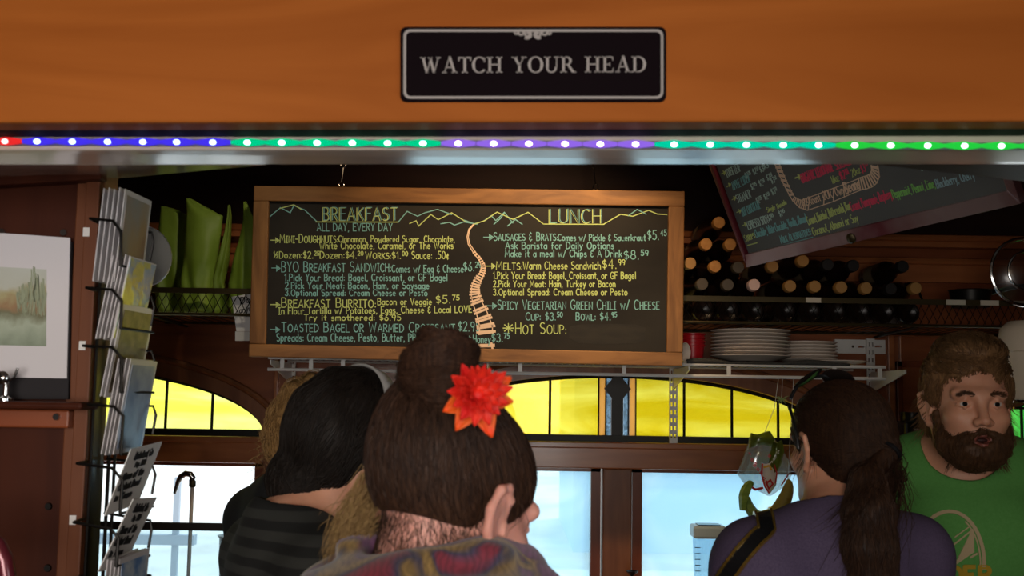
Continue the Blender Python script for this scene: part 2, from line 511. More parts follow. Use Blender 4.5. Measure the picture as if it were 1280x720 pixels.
G = {
 'A': (.6, [[(0, 0), (.3, 1), (.6, 0)], [(.1, .34), (.5, .34)]]),
 'B': (.5, [[(0, 0), (0, 1)], [(0, 1), (.25, 1)] + A(.25, .76, .2, .24, 90, -90) + [(0, .52)], [(.25, .52)] + A(.26, .26, .24, .26, 90, -90) + [(0, 0)]]),
 'C': (.55, [A(.32, .5, .32, .5, 50, 310, 14)]),
 'D': (.55, [[(0, 0), (0, 1), (.15, 1)] + A(.15, .5, .4, .5, 90, -90, 12) + [(0, 0)]]),
 'E': (.45, [[(.45, 1), (0, 1), (0, 0), (.45, 0)], [(0, .53), (.36, .53)]]),
 'F': (.42, [[(.44, 1), (0, 1), (0, 0)], [(0, .53), (.34, .53)]]),
 'G': (.6, [A(.32, .5, .32, .5, 50, 330, 14) + [(.6, .42), (.36, .42)]]),
 'H': (.52, [[(0, 0), (0, 1)], [(.52, 0), (.52, 1)], [(0, .52), (.52, .52)]]),
 'I': (.3, [[(.15, 0), (.15, 1)], [(0, 1), (.3, 1)], [(0, 0), (.3, 0)]]),
 'J': (.4, [[(.38, 1), (.38, .2)] + A(.2, .2, .18, .2, 0, -180)]),
 'K': (.5, [[(0, 0), (0, 1)], [(.48, 1), (0, .45)], [(.14, .6), (.5, 0)]]),
 'L': (.42, [[(0, 1), (0, 0), (.42, 0)]]),
 'M': (.7, [[(0, 0), (.06, 1), (.35, .3), (.64, 1), (.7, 0)]]),
 'N': (.55, [[(0, 0), (0, 1), (.55, 0), (.55, 1)]]),
 'O': (.64, [A(.32, .5, .32, .5, 0, 360, 18)]),
 'P': (.48, [[(0, 0), (0, 1), (.22, 1)] + A(.22, .74, .25, .26, 90, -90) + [(0, .48)]]),
 'Q': (.64, [A(.32, .5, .32, .5, 0, 360, 18), [(.4, .2), (.64, -.06)]]),
 'R': (.5, [[(0, 0), (0, 1), (.22, 1)] + A(.22, .75, .25, .25, 90, -90) + [(0, .5)], [(.2, .5), (.5, 0)]]),
 'S': (.48, [A(.24, .76, .22, .24, 40, 250, 10) + A(.24, .26, .24, .26, 75, -140, 10)]),
 'T': (.52, [[(0, 1), (.52, 1)], [(.26, 1), (.26, 0)]]),
 'U': (.54, [[(0, 1), (0, .28)] + A(.27, .28, .27, .28, 180, 360) + [(.54, 1)]]),
 'V': (.55, [[(0, 1), (.27, 0), (.55, 1)]]),
 'W': (.8, [[(0, 1), (.2, 0), (.4, .8), (.6, 0), (.8, 1)]]),
 'X': (.5, [[(0, 0), (.5, 1)], [(0, 1), (.5, 0)]]),
 'Y': (.52, [[(0, 1), (.26, .5), (.52, 1)], [(.26, .5), (.24, 0)]]),
 'Z': (.5, [[(0, 1), (.5, 1), (0, 0), (.5, 0)]]),
 'a': (.42, [bowl(.2, .29, .2, .29), [(.41, .6), (.42, 0)]]),
 'b': (.42, [[(0, 1), (0, 0)], bowl(.21, .29, .2, .29)]),
 'c': (.38, [A(.22, .3, .22, .3, 50, 310, 10)]),
 'd': (.42, [bowl(.2, .29, .2, .29), [(.42, 1), (.42, 0)]]),
 'e': (.42, [[(.02, .32), (.41, .32)] + A(.21, .3, .2, .3, 10, 315, 12)]),
 'f': (.34, [A(.24, .82, .13, .17, 30, 180, 6) + [(.11, 0)], [(0, .56), (.28, .56)]]),
 'g': (.42, [bowl(.2, .31, .2, .28), [(.41, .6), (.41, -.12)] + A(.22, -.12, .19, .16, 0, -150, 7)]),
 'h': (.4, [[(0, 1), (0, 0)], [(0, .38)] + A(.2, .38, .2, .22, 180, 0, 7) + [(.4, 0)]]),
 'i': (.08, [[(.04, .58), (.04, 0)], [(.04, .8), (.04, .86)]]),
 'j': (.2, [[(.16, .58), (.16, -.12)] + A(.02, -.12, .14, .14, 0, -120, 5), [(.16, .8), (.16, .86)]]),
 'k': (.38, [[(0, 1), (0, 0)], [(.35, .58), (0, .24)], [(.12, .34), (.38, 0)]]),
 'l': (.08, [[(.04, 1), (.04, 0)]]),
 'm': (.62, [[(0, .6), (0, 0)], [(0, .4)] + A(.15, .4, .15, .2, 180, 0, 6) + [(.3, 0)], [(.3, .4)] + A(.46, .4, .16, .2, 180, 0, 6) + [(.62, 0)]]),
 'n': (.4, [[(0, .6), (0, 0)], [(0, .38)] + A(.2, .38, .2, .22, 180, 0, 7) + [(.4, 0)]]),
 'o': (.44, [bowl(.22, .3, .22, .3)]),
 'p': (.42, [[(0, .6), (0, -.3)], bowl(.21, .3, .2, .29)]),
 'q': (.42, [bowl(.2, .3, .2, .29), [(.42, .6), (.42, -.3)]]),
 'r': (.3, [[(0, .6), (0, 0)], [(0, .36)] + A(.18, .38, .18, .22, 180, 40, 6)]),
 's': (.34, [A(.17, .45, .15, .15, 40, 250, 8) + A(.17, .155, .17, .155, 75, -145, 8)]),
 't': (.3, [[(.14, .9), (.14, .1), (.26, .02)], [(0, .6), (.3, .6)]]),
 'u': (.4, [[(0, .6), (0, .2)] + A(.2, .2, .2, .2, 180, 360, 7) + [(.4, .6), (.4, 0)]]),
 'v': (.4, [[(0, .6), (.2, 0), (.4, .6)]]),
 'w': (.58, [[(0, .6), (.15, 0), (.29, .45), (.43, 0), (.58, .6)]]),
 'x': (.38, [[(0, 0), (.38, .6)], [(0, .6), (.38, 0)]]),
 'y': (.4, [[(0, .6), (.2, .04)], [(.4, .6), (.2, .04), (.08, -.3)]]),
 'z': (.38, [[(0, .6), (.38, .6), (0, 0), (.38, 0)]]),
 '0': (.5, [A(.25, .5, .25, .5, 0, 360, 16)]),
 '1': (.22, [[(0, .78), (.16, 1), (.16, 0)]]),
 '2': (.46, [A(.22, .74, .22, .26, 160, -30, 9) + [(0, 0), (.46, 0)]]),
 '3': (.44, [A(.2, .76, .2, .24, 150, -80, 9) + A(.2, .27, .24, .27, 80, -150, 10)]),
 '4': (.5, [[(.36, 0), (.36, 1), (0, .32), (.5, .32)]]),
 '5': (.46, [[(.44, 1), (.08, 1), (.05, .58)] + A(.2, .32, .25, .32, 110, -140, 10)]),
 '6': (.46, [[(.36, 1), (.05, .42)] + A(.23, .28, .22, .28, 160, -200, 14)]),
 '7': (.44, [[(0, 1), (.44, 1), (.14, 0)]]),
 '8': (.46, [A(.23, .76, .18, .23, 0, 360, 12), A(.23, .27, .23, .27, 0, 360, 12)]),
 '9': (.46, [A(.22, .7, .22, .28, 0, 360, 12), [(.44, .74), (.32, 0)]]),
 '$': (.44, [A(.22, .7, .2, .2, 40, 250, 9) + A(.22, .31, .22, .21, 75, -140, 9), [(.22, 1.05), (.22, -.05)]]),
 '&': (.42, [A(.22, .68, .17, .2, 40, 270, 8) + A(.22, .25, .21, .23, 90, 325, 9), [(.21, 1.02), (.21, .88)], [(.21, .02), (.21, -.12)]]),
 '/': (.36, [[(0, -.05), (.36, 1)]]),
 ':': (.1, [[(.05, .48), (.05, .56)], [(.05, .06), (.05, .14)]]),
 '.': (.1, [[(.05, 0), (.05, .08)]]),
 ',': (.12, [[(.08, .06), (.02, -.14)]]),
 '-': (.3, [[(0, .42), (.3, .42)]]),
 "'": (.1, [[(.05, .8), (.05, 1)]]),
 '¢': (.36, [A(.2, .3, .18, .24, 50, 310, 10), [(.2, .7), (.2, -.1)]]),
 '½': (.66, [[(.04, .8), (.14, 1), (.14, .5)], [(.05, .05), (.55, .95)], A(.5, .36, .12, .12, 160, -30, 6) + [(.38, .02), (.64, .02)]]),
 '>': (.75, [[(0, .42), (.55, .42)], [(.45, .72), (.75, .42), (.45, .12), (.45, .72)], [(.52, .55), (.55, .3)], [(.6, .5), (.6, .34)]]),
 '*': (.8, [[(.4, .95), (.4, -.05)], [(0, .45), (.8, .45)], [(.1, .8), (.7, .1)], [(.7, .8), (.1, .1)]]),
 ' ': (.26, []),
}

def text_strokes(s, small=1.0):
    """-> list of polylines in text units, total width. '^' switches to raised small figures"""
    x, out, sc, dy = 0.0, [], 1.0, 0.0
    for ch in s:
        if ch == '^':
            sc, dy = (0.62, 0.42) if sc == 1.0 else (1.0, 0.0)
            continue
        if ch == '~':                      # small capitals on / off
            sc, dy = (0.8, 0.0) if sc == 1.0 else (1.0, 0.0)
            continue
        w, st = G[ch]
        for pl in st:
            out.append([(x + px * sc, py * sc + dy) for px, py in pl])
        x += (w + .21) * sc
    return out, max(x - .21, .01)

RIB = [0]

def ribbon(m, pts, w, n, lift):
    """flat chalk stroke with mitred corners along 3-D pts on a surface with normal n"""
    n = Vector(n)
    P_ = []
    for p in pts:
        p = Vector(p)
        if not P_ or (p - P_[-1]).length > 1e-6:
            P_.append(p)
    k = len(P_)
    if k < 2:
        return
    closed = k > 3 and (P_[0] - P_[-1]).length < w * .3
    d = [(P_[i + 1] - P_[i]).normalized() for i in range(k - 1)]
    if not closed:
        P_[0] = P_[0] - d[0] * w * .3
        P_[-1] = P_[-1] + d[-1] * w * .3
    RIB[0] = (RIB[0] + 1) % 7
    lf = lift + RIB[0] * .00005
    vs, fs = [], []
    for i, p in enumerate(P_):
        if closed:
            d0, d1 = (d[i - 1], d[i]) if 0 < i < k - 1 else (d[-1], d[0])
        else:
            d0, d1 = d[max(i - 1, 0)], d[min(i, k - 2)]
        s0, s1 = n.cross(d0).normalized(), n.cross(d1).normalized()
        s_ = s0 + s1
        if s_.length < .2:
            s_ = s1
        s_.normalize()
        c = max(s_.dot(s1), .6)
        o = s_ * (w / 2 / c)
        vs += [p - o + n * lf, p + o + n * lf, p + o - n * .0002, p - o - n * .0002]
    for i in range(k - 1):
        a_, b_ = 4 * i, 4 * i + 4
        fs += [(a_, b_, b_ + 1, a_ + 1), (a_ + 1, b_ + 1, b_ + 2, a_ + 2), (a_ + 3, a_, b_, b_ + 3)][:3]
    fs += [(0, 1, 2, 3), (4 * k - 1, 4 * k - 2, 4 * k - 3, 4 * k - 4)]
    m.add(vs, fs)

class Plane:
    """a flat surface that pixels can be traced onto: point o, normal n (towards the viewer)"""
    def __init__(s, o, n):
        s.o, s.n = Vector(o), Vector(n).normalized()

    def at(s, px, py):
        d = ray(px, py)
        c = Vector((0, 0, CAMZ))
        return c + d * ((s.o - c).dot(s.n) / d.dot(s.n))

def write(m, pl, txt, x0, y0, x1, y1, h, w, lift=0.0012, up=None, wob=0.02):
    """hand-letter txt on plane pl from pixel (x0,y0) to (x1,y1) along the baseline, cap height h pixels"""
    st, W = text_strokes(txt)
    a, b = pl.at(x0, y0), pl.at(x1, y1)
    xd = (b - a) / W
    if up is None:
        up = pl.at(x0, y0 - h) - a
    else:
        up = pl.at(x0 + up[0], y0 + up[1]) - a
    rng = random.Random(len(txt) * 13 + int(x0))
    for line in st:
        oy = rng.uniform(-wob, wob)
        pts = [a + xd * px + up * (py + oy) for px, py in line]
        ribbon(m, pts, w * rng.uniform(.85, 1.1), pl.n, lift)

def draw(m, pl, pts, w, lift=0.0012):
    ribbon(m, [pl.at(*p) for p in pts], w, pl.n, lift)

# serif capitals for the engraved sign (filled shapes in a unit-high box)
def serif_letter(ch):
    """-> (width, [polygons]) each polygon a convex or simple outline"""
    S, T, H = .15, .055, .06
    def stem(x, w=S, y0=0.0, y1=1.0):
        return [[(x, y0), (x + w, y0), (x + w, y1), (x, y1)]]
    def foot(x0, x1, y):
        return [[(x0, y), (x1, y), (x1, y + H), (x0, y + H)]]
    def bar(p, q, w):
        (ax, ay), (bx, by) = p, q
        return [[(ax - w / 2, ay), (ax + w / 2, ay), (bx + w / 2, by), (bx - w / 2, by)]]
    def ring(cx, cy, rx, ry, a0, a1, thick, thin, n=20):
        out = []
        for i in range(n):
            u, v = [math.radians(a0 + (a1 - a0) * k / n) for k in (i, i + 1)]
            def rr(t):
                k = abs(math.cos(t)) ** 1.5
                return thin + (thick - thin) * k
            q = []
            for t, f in ((u, 0), (v, 0), (v, 1), (u, 1)):
                w = rr(t) * f
                q.append((cx + (rx - w) * math.cos(t), cy + (ry - min(w, thin * 1.6)) * math.sin(t)))
            out.append(q)
        return out
    if ch == 'W':
        return 1.3, bar((.16, 1), (.42, 0), S) + bar((.42, 0), (.64, .98), T) + bar((.6, 1), (.86, 0), S) + bar((.86, 0), (1.12, 1), T) + foot(0, .32, .94) + foot(.48, .74, .94) + foot(1.0, 1.26, .94)
    if ch == 'A':
        return .95, bar((.14, 0), (.46, 1), T) + bar((.78, 0), (.46, 1.04), S) + [[(.24, .32), (.66, .32), (.66, .38), (.24, .38)]] + foot(0, .28, 0) + foot(.6, .95, 0)
    if ch == 'T':
        return .8, stem(.33) + foot(.22, .6, 0) + [[(0, .93), (.8, .93), (.8, 1), (0, 1)], [(0, .74), (.05, .74), (.09, .95), (0, .95)], [(.75, .74), (.8, .74), (.8, .95), (.71, .95)]]
    if ch == 'C':
        return .85, ring(.46, .5, .46, .52, 48, 322, S + .03, .055) + [[(.74, .68), (.8, .68), (.8, 1.0), (.74, .9)]]
    if ch == 'H':
        return 1.0, stem(.12) + stem(.72) + [[(.2, .48), (.8, .48), (.8, .55), (.2, .55)]] + foot(0, .39, 0) + foot(.6, .99, 0) + foot(0, .39, .94) + foot(.6, .99, .94)
    if ch == 'Y':
        return .95, stem(.4, S, 0, .5) + bar((.475, .45), (.18, 1), S) + bar((.475, .45), (.76, 1), T) + foot(.28, .68, 0) + foot(0, .36, .94) + foot(.6, .92, .94)
    if ch == 'O':
        return .96, ring(.48, .5, .48, .52, 0, 360, S + .03, .055, 28)
    if ch == 'U':
        return .95, stem(.12, S, .32, 1) + stem(.74, T, .32, 1) + ring(.455, .34, .335, .36, 180, 360, .13, .07, 16) + foot(0, .39, .94) + foot(.62, .92, .94)
    if ch == 'R':
        return .95, stem(.12) + foot(0, .39, 0) + foot(0, .3, .94) + [[(.2, .93), (.42, .93), (.42, 1), (.2, 1)], [(.2, .47), (.42, .47), (.42, .53), (.2, .53)]] + ring(.4, .735, .3, .265, -90, 90, S, .06, 14) + [[(.4, .5), (.55, .5), (.86, .06), (.98, .06), (.98, 0), (.72, 0)]]
    if ch == 'E':
        return .8, stem(.12) + foot(0, .72, 0) + foot(0, .7, .94) + [[(.2, .47), (.52, .47), (.52, .53), (.2, .53)], [(.48, .38), (.53, .38), (.53, .62), (.48, .62)], [(.68, 0), (.76, .26), (.71, .26), (.62, .05)], [(.66, 1), (.73, .76), (.68, .76), (.6, .95)]]
    if ch == 'D':
        return .95, stem(.12) + [[(0, 0), (.42, 0), (.42, .06), (0, .06)], [(0, .94), (.42, .94), (.42, 1), (0, 1)]] + ring(.4, .5, .5, .5, -90, 90, S + .03, .06, 20)
    return .45, []
# ------------------------------------------------------------------ the room
YB = 3.75                                     # inner face of the window wall
XL, XR, YR, ZC = -2.3, 2.5, -1.6, 2.62
struct(MB().box((XL, YR, -.1), (XR, YB + .12, 0)).build('floor', M['floor_wood']))
struct(MB().box((XL, YR, ZC), (XR, YB + .12, ZC + .1)).build('ceiling', M['ceiling_wood']))
struct(MB().box((XL - .1, YR, 0), (XL, YB + .12, ZC)).build('wall_left', M['wall_wood_v']))
struct(MB().box((XR, YR, 0), (XR + .1, YB + .12, ZC)).build('wall_right', M['wall_wood_v']))
struct(MB().box((XL - .1, YR - .1, 0), (XR + .1, YR, ZC)).build('wall_rear', M['paint']))

# windows: arch centres taken from the photo, all the same size
SW = YB / F
ARW, ARH = .728, .222
ZB = {}
WIN = []
for k, (cx, by) in enumerate(((58, 541), (772, 552), (1486, 563))):
    c = P(cx, by, YB)
    WIN.append((c.x, c.z))
SILL = .90

def arch(cx, zb, a, h, n=40, a0=0, a1=180):
    return [(cx + a * math.cos(math.radians(a0 + (a1 - a0) * i / n)), zb + h * math.sin(math.radians(a0 + (a1 - a0) * i / n))) for i in range(n + 1)]

holes = []
for cx, zb in WIN:
    holes.append([(min(x, XR - .01), z) for x, z in [(cx - ARW - .02, SILL), (cx + ARW + .02, SILL)] + arch(cx, zb, ARW + .02, ARH + .02)])
# wall_back: the wood panelled wall with arched openings
wall = plate([(XL, 0), (XR, 0), (XR, ZC), (XL, ZC)], holes, lambda x, z: (x, YB, z), (0, .12, 0))
struct(wall.build('wall_back', M['wall_wood']))

M['stained_yellow'] = glassy('stained_yellow', (1.0, 0.92, 0.34), 0.01, haze=0.25, tint2=(0.84, 0.70, 0.08), streak=(1.2, 1.2, 5))
M['stained_pale'] = glassy('stained_pale', (1.0, 1.0, 0.62), 0.01, haze=0.2, tint2=(0.95, 0.95, 0.30), streak=(1.2, 1.2, 5))
M['stained_green'] = glassy('stained_green', (0.35, 0.85, 0.30), 0.03, haze=0.3, tint2=(0.06, 0.40, 0.10), streak=(6, 6, 2))
M['amber'] = glassy('amber', (0.95, 0.50, 0.05), 0.03, haze=0.3)
M['clear_tex'] = glassy('clear_tex', (0.62, 0.72, 0.80), 0.05, haze=0.2, tint2=(0.35, 0.42, 0.46), streak=(40, 40, 40))
M['pane'] = glassy('pane', (0.93, 0.97, 1.0), 0.01)
M['pane_misted'] = glassy('pane_misted', (0.80, 0.93, 0.98), 0.01, haze=0.22, hazec=(.85, .95, 1), tint2=(0.66, 0.85, 0.94), streak=(2, 2, 2))

def window(i, cx, zb, glassm, panem):
    w = thing('window_%d' % i, None, None, (cx, YB, SILL))
    struct(w)
    # arched casing with a raised bead
    o = arch(cx, zb, ARW + .06, ARH + .065)
    inn = arch(cx, zb, ARW, ARH)
    fr = plate([(cx - ARW - .06, SILL - .05), (cx + ARW + .06, SILL - .05)] + o, [[(cx - ARW, SILL), (cx + ARW, SILL)] + inn], lambda x, z: (x, YB - .025, z), (0, .05, 0))
    fr.tube([(x, YB - .03, z) for x, z in arch(cx, zb, ARW + .058, ARH + .063)], .011, 8)
    fr.build('casing', M['post_wood'], w, smooth=True)
    # leaded arch panel
    gl = MB()
    ac = arch(cx, zb, ARW - .004, ARH - .004, 60)
    gl.prism([(x, YB + .03, z) for x, z in ac if x > cx + .064] + [(cx + .063, YB + .03, zb + ARH - .005), (cx + .063, YB + .03, zb)], (0, .005, 0))
    gl.prism([(cx - .063, YB + .03, zb), (cx - .063, YB + .03, zb + ARH - .005)] + [(x, YB + .03, z) for x, z in ac if x < cx - .064], (0, .005, 0))
    gl.build('stained_glass', glassm, w)
    ld = MB()
    ld.tube([(x, YB + .03, z) for x, z in arch(cx, zb, ARW - .004, ARH - .004)], .009, 6)
    for dx in (-.54, -.385, -.225, .225, .385, .54):
        ht = ARH * math.sqrt(1 - (dx / ARW) ** 2)
        ld.tube([(cx + dx, YB + .028, zb), (cx + dx, YB + .028, zb + ht)], .005, 6)
    for dx in (-.062, -.038, .038, .062):
        ld.tube([(cx + dx, YB + .026, zb), (cx + dx, YB + .026, zb + ARH)], .0035, 6)
    ld.box((cx - ARW, YB + .0, zb - .001), (cx + ARW, YB + .045, zb + .02))
    ld.build('leading', M['lead'], w)
    orn = MB()
    orn.box((cx - .02, YB + .015, zb), (cx + .02, YB + .04, zb + ARH - .01))
    zc = zb + .175
    orn.prism([(cx - .045, YB + .01, zc), (cx, YB + .01, zc - .055), (cx + .045, YB + .01, zc), (cx, YB + .01, zc + .055)], (0, .02, 0))
    orn.build('ornament', M['black_metal'], w)
    am = MB()
    tx = MB()
    for s in (-1, 1):
        am.box((cx + s * .041, YB + .015, zb + .02), (cx + s * .060, YB + .021, zb + ARH - .012))
        tx.box((cx + s * .021, YB + .015, zb + .02), (cx + s * .037, YB + .021, zb + ARH - .012))
    am.build('amber_strip', M['amber'], w)
    tx.build('textured_strip', M['clear_tex'], w)
    # transom rail, centre post, sashes
    rl = MB()
    rl.box((cx - ARW, YB - .035, zb - .088), (cx + ARW, YB + .07, zb - .012))
    rl.box((cx - ARW, YB - .045, zb - .022), (cx + ARW, YB + .05, zb - .001))
    rl.build('transom_rail', M['trim_wood'], w, bevel=.004)
    ps = MB()
    ps.box((cx - .05, YB - .03, SILL), (cx + .045, YB + .08, zb - .088))
    ps.build('centre_post', M['post_wood'], w, bevel=.004)
    sa = MB()
    for x0, x1 in ((cx - ARW, cx - .055), (cx + .05, cx + ARW)):
        for a, b in ((x0, x0 + .032), (x1 - .032, x1)):
            sa.box((a, YB + .0, SILL), (b, YB + .06, zb - .088))
        sa.box((x0, YB + .0, zb - .1), (x1, YB + .06, zb - .088))
        sa.box((x0, YB + .0, SILL), (x1, YB + .06, SILL + .04))
    sa.build('sash', M['wall_wood_v'], w)
    for k, (x0, x1) in enumerate(((cx - ARW + .03, cx - .085), (cx + .08, cx + ARW - .03))):
        MB().box((x0, YB + .03, SILL + .03), (x1, YB + .035, zb - .095)).build('pane', panem, w)
    MB().box((cx - ARW - .08, YB - .06, SILL - .04), (cx + ARW + .08, YB + .1, SILL)).build('sill', M['trim_wood'], w, bevel=.004)
    return w

window(1, *WIN[0], M['stained_pale'], M['pane'])
window(2, *WIN[1], M['stained_yellow'], M['pane_misted'])
window(3, WIN[2][0], WIN[2][1], M['stained_green'], M['pane'])

# mouldings along the window wall
t = MB()
z1, z2 = PZ(309, 3.7, 1180), PZ(326, 3.7, 1180)
t.box((XL, YB - .05, z1), (XR, YB, z1 + .03))
t.tube([(XL, YB - .05, z1 + .03), (XR, YB - .05, z1 + .03)], .012, 8)
t.tube([(XL, YB - .03, z2), (XR, YB - .03, z2)], .012, 8)
t.box((XL, YB - .025, z2 - .07), (XR, YB, z2))
struct(t.build('trim_1', M['trim_wood'], smooth=True))
t = MB()
z3 = PZ(405, 3.7, 700)
t.box((XL, YB - .02, z3 - .02), (XR, YB, z3 + .012))
t.tube([(XL, YB - .02, z3), (XR, YB - .02, z3)], .009, 8)
struct(t.build('trim_2', M['trim_wood'], smooth=True))
shade_panel = MB().box((XL, YB - .02, z1 + .045), (XR, YB, ZC))  # added dark panel: the upper wall's shade put in as colour
struct(shade_panel.build('trim_10', M['shade_brown']))
# upright panel strips between the windows and at the right
for k, (px, wpx) in enumerate(((346, 5), (424, 4), (1113, 8), (1125, 3), (1160, 3))):
    x = PX(px, YB)
    w = wpx / F * YB
    if px == 1160:
        continue
    m = MB().box((x - w / 2, YB - .016, 0.0), (x + w / 2, YB, PZ(409, YB, px)))
    struct(m.build('trim_%d' % (k + 3), M['trim_wood'], bevel=.003))
# recessed door-like panel at the right of the windows
x0, x1 = PX(1119, YB), PX(1232, YB)
m = MB()
zt = PZ(452, YB, 1150)
m.box((x0, YB - .02, .2), (x0 + .02, YB, zt))
m.box((x1 - .02, YB - .02, .2), (x1, YB, zt))
m.box((x0, YB - .02, zt - .02), (x1, YB, zt))
struct(m.build('trim_9', M['wall_wood_v'], bevel=.003))

# header beam over the opening: face board, dark underside and a glossy soffit behind it
Y1 = 1.25
hl, hr = P(-320, 153.5, Y1), P(1600, 151, Y1)
hd = MB()
tl, tr = Vector((hl.x, Y1, 2.6)), Vector((hr.x, Y1, 2.6))
hd.hexa([hl, hr, tr, tl], (0, .04, 0))
struct(hd.build('trim_20', M['header_wood'], bevel=.004))
Y2 = 1.335
hd = MB()
hd.hexa([hl + Vector((0, .035, .003)), hr + Vector((0, .035, .003)), hr + Vector((0, .035, .12)), hl + Vector((0, .035, .12))], (0, Y2 - Y1 - .03, 0))
struct(hd.build('trim_21', M['rubber']))
# varnished soffit: its lower edge stands at y=205 in the photo
a, b = P(-320, 188, Y2), P(1600, 186, Y2)
Y3 = 1.404
c_, d_ = P(1600, 206, Y3), P(-320, 206, Y3)
m = MB()
m.hexa([a, b, c_, d_], (0, 0, .03))
struct(m.build('trim_22', M['gloss_wood'], bevel=.003))
# curved ceiling panels joining the soffit at both ends
m = MB()
m.hexa([P(-200, 206, Y3), P(336, 206, Y3), P(150, 223, 1.86), P(-200, 234, 1.86)], (0, 0, .03))
struct(m.build('trim_23', M['gloss_wood'], bevel=.003))
m = MB()
m.hexa([P(1085, 205.5, Y3), P(1600, 205.5, Y3), P(1600, 263, 1.75), P(1290, 224, 1.7)], (0, 0, .03))
struct(m.build('trim_24', M['ceiling_wood'], bevel=.003))

# left partition of dark wood with a lighter corner strip and a glossy end
YP = 1.75
xe = PX(112, YP, 480)
m = MB()
m.box((XL, YP, 0), (xe - .018, YP + .09, 2.6))
struct(m.build('wall_partition', M['dark_wood']))
m = MB()
m.box((xe - .018, YP - .012, 0), (xe + .004, YP + .012, 2.6))
m.box((xe - .034, YP - .006, 0), (xe - .018, YP + .012, 2.6))
struct(m.build('trim_30', M['edge_wood'], bevel=.002))
m = MB()
m.box((xe - .018, YP + .012, 0), (xe - .004, YP + .09, 2.6))
struct(m.build('trim_31', mat('end_panel', (92, 88, 44), .3, c2=(70, 62, 40), scale=(6, 6, 1.5), coat=.5)))
# head rail of the partition
m = MB()
m.hexa([P(-200, 243, YP - .03), P(126, 224, YP - .03), P(126, 212, YP - .03), P(-200, 218, YP - .03)], (0, .03, 0))
struct(m.build('trim_32', M['dark_wood'], bevel=.003))
for px, py in ((108, 290), (103, 432), (91, 650)):
    p = P(px, py, YP - .013)
    o = MB().box((p.x - .005, p.y - .001, p.z - .007), (p.x + .005, p.y + .0005, p.z + .007)).build('sticker', M['paper'])
    tag(o, 'small white square sticker on the partition edge ' + {290: 'highest, beside the top cards', 432: 'just below the art print middle', 650: 'lowest, under the wooden ledge'}[py], 'sticker', 'stickers on the partition edge')
for px, py in ((80, 291), (3, 290), (61, 633), (60, 710)):
    p = P(px, py, YP)
    o = MB().lathe([(.0, -.004), (.005, -.004), (.006, -.001), (.006, .002)], p, (0, 1, 0), 14).build('screw', M['chrome'] if py < 600 else M['black_metal'], smooth=True)
    tag(o, {(80): 'bright screw head above the right corner of the art print', 3: 'screw head above the art print at the far left', 61: 'dark screw in the partition below the ledge', 60: 'lowest dark screw in the partition'}[px], 'screw', 'screws in the partition')

# outside: pale ground, a fence and a pale blue building
struct(MB().box((-30, YB + .3, -.35), (30, 60, -.25)).build('ground', M['ground']))
b = thing('building', 'pale blue building seen through the right hand window', 'building', (3.5, 14, -.25))
MB().box((.8, 14, -.25), (9, 18, 1.9)).build('wall', mat('pale_blue_wall', (196, 220, 236), .8), b)
MB().prism([(.5, 13.7, 1.9), (9.3, 13.7, 1.9), (9.3, 16, 3.2), (.5, 16, 3.2)], (0, 0, .1)).build('roof', mat('pale_roof', (226, 234, 240), .7), b)
fn = thing('fence', 'pale fence outside the left window with thin uprights', 'fence', (-3.4, 8.0, -.25))
m = MB()
for k in range(9):
    x = -4.9 + k * .32
    MB().box((x - .02, 8, -.25), (x + .02, 8.04, 1.02)).build('post', mat('fence_grey', (170, 180, 190), .7) if k == 0 else bpy.data.materials['fence_grey'], fn)
m.box((-5.1, 7.98, .55), (-2.2, 8.06, .62))
m.box((-5.1, 7.98, .2), (-2.2, 8.06, .26))
m.build('rail', bpy.data.materials['fence_grey'], fn)
# ------------------------------------------------------------------ warning sign on the header
pl = Plane((0, Y1 - .004, 2), (0, -1, 0))
sg = thing('warning_sign', 'black warning sign with silver serif capitals screwed to the wooden header', 'sign', tuple(pl.at(666, 127)))
def rrect(x0, y0, x1, y1, r, n=6):
    o = []
    for cx, cy, a in ((x1 - r, y0 + r, -90), (x1 - r, y1 - r, 0), (x0 + r, y1 - r, 90), (x0 + r, y0 + r, 180)):
        o += [(cx + r * math.cos(math.radians(a + 90 * i / n)), cy + r * math.sin(math.radians(a + 90 * i / n))) for i in range(n + 1)]
    return o
MB().prism([pl.at(x, y) for x, y in rrect(500, 33, 833, 127, 8)], (0, .005, 0)).build('panel', M['sign_black'], sg, bevel=.0012)
up = Vector((0, -.0008, 0))
plate(rrect(504.5, 37, 829, 123.5, 8), [rrect(507.5, 40, 826, 120.5, 6)], lambda x, y: pl.at(x, y) + up, (0, .0012, 0)).build('border', M['sign_silver'], sg)
m = MB()
for s in (-1, 1):
    for dx, dy, r, a0, a1 in ((7, 3, 5, 0, 300), (7, 3, 2.4, 90, 400), (15, 0.5, 3, -120, 160), (20.5, .5, 2, 0, 340)):
        pts = [pl.at(666 + s * (dx + r * math.cos(math.radians(a0 + (a1 - a0) * i / 14))), 40.5 + dy - r * math.sin(math.radians(a0 + (a1 - a0) * i / 14))) for i in range(15)]
        ribbon(m, pts, .0021, (0, -1, 0), .0012)
m.build('scroll_ornament', M['sign_silver'], sg)
m = MB()
x = 0
segs = []
for ch in 'WATCH YOUR HEAD':
    w, polys = serif_letter(ch)
    for q in polys:
        segs.append([(x + a, b) for a, b in q])
    x += w + .06
Wt = x - .06
for q in segs:
    pts = [pl.at(525.5 + a / Wt * (808.5 - 525.5), 91.5 - (90.2 - 70.5) * b - 1.2 * (a / Wt)) + up for a, b in q]
    m.prism(pts, (0, .0012, 0))
m.build('lettering', M['sign_silver'], sg)

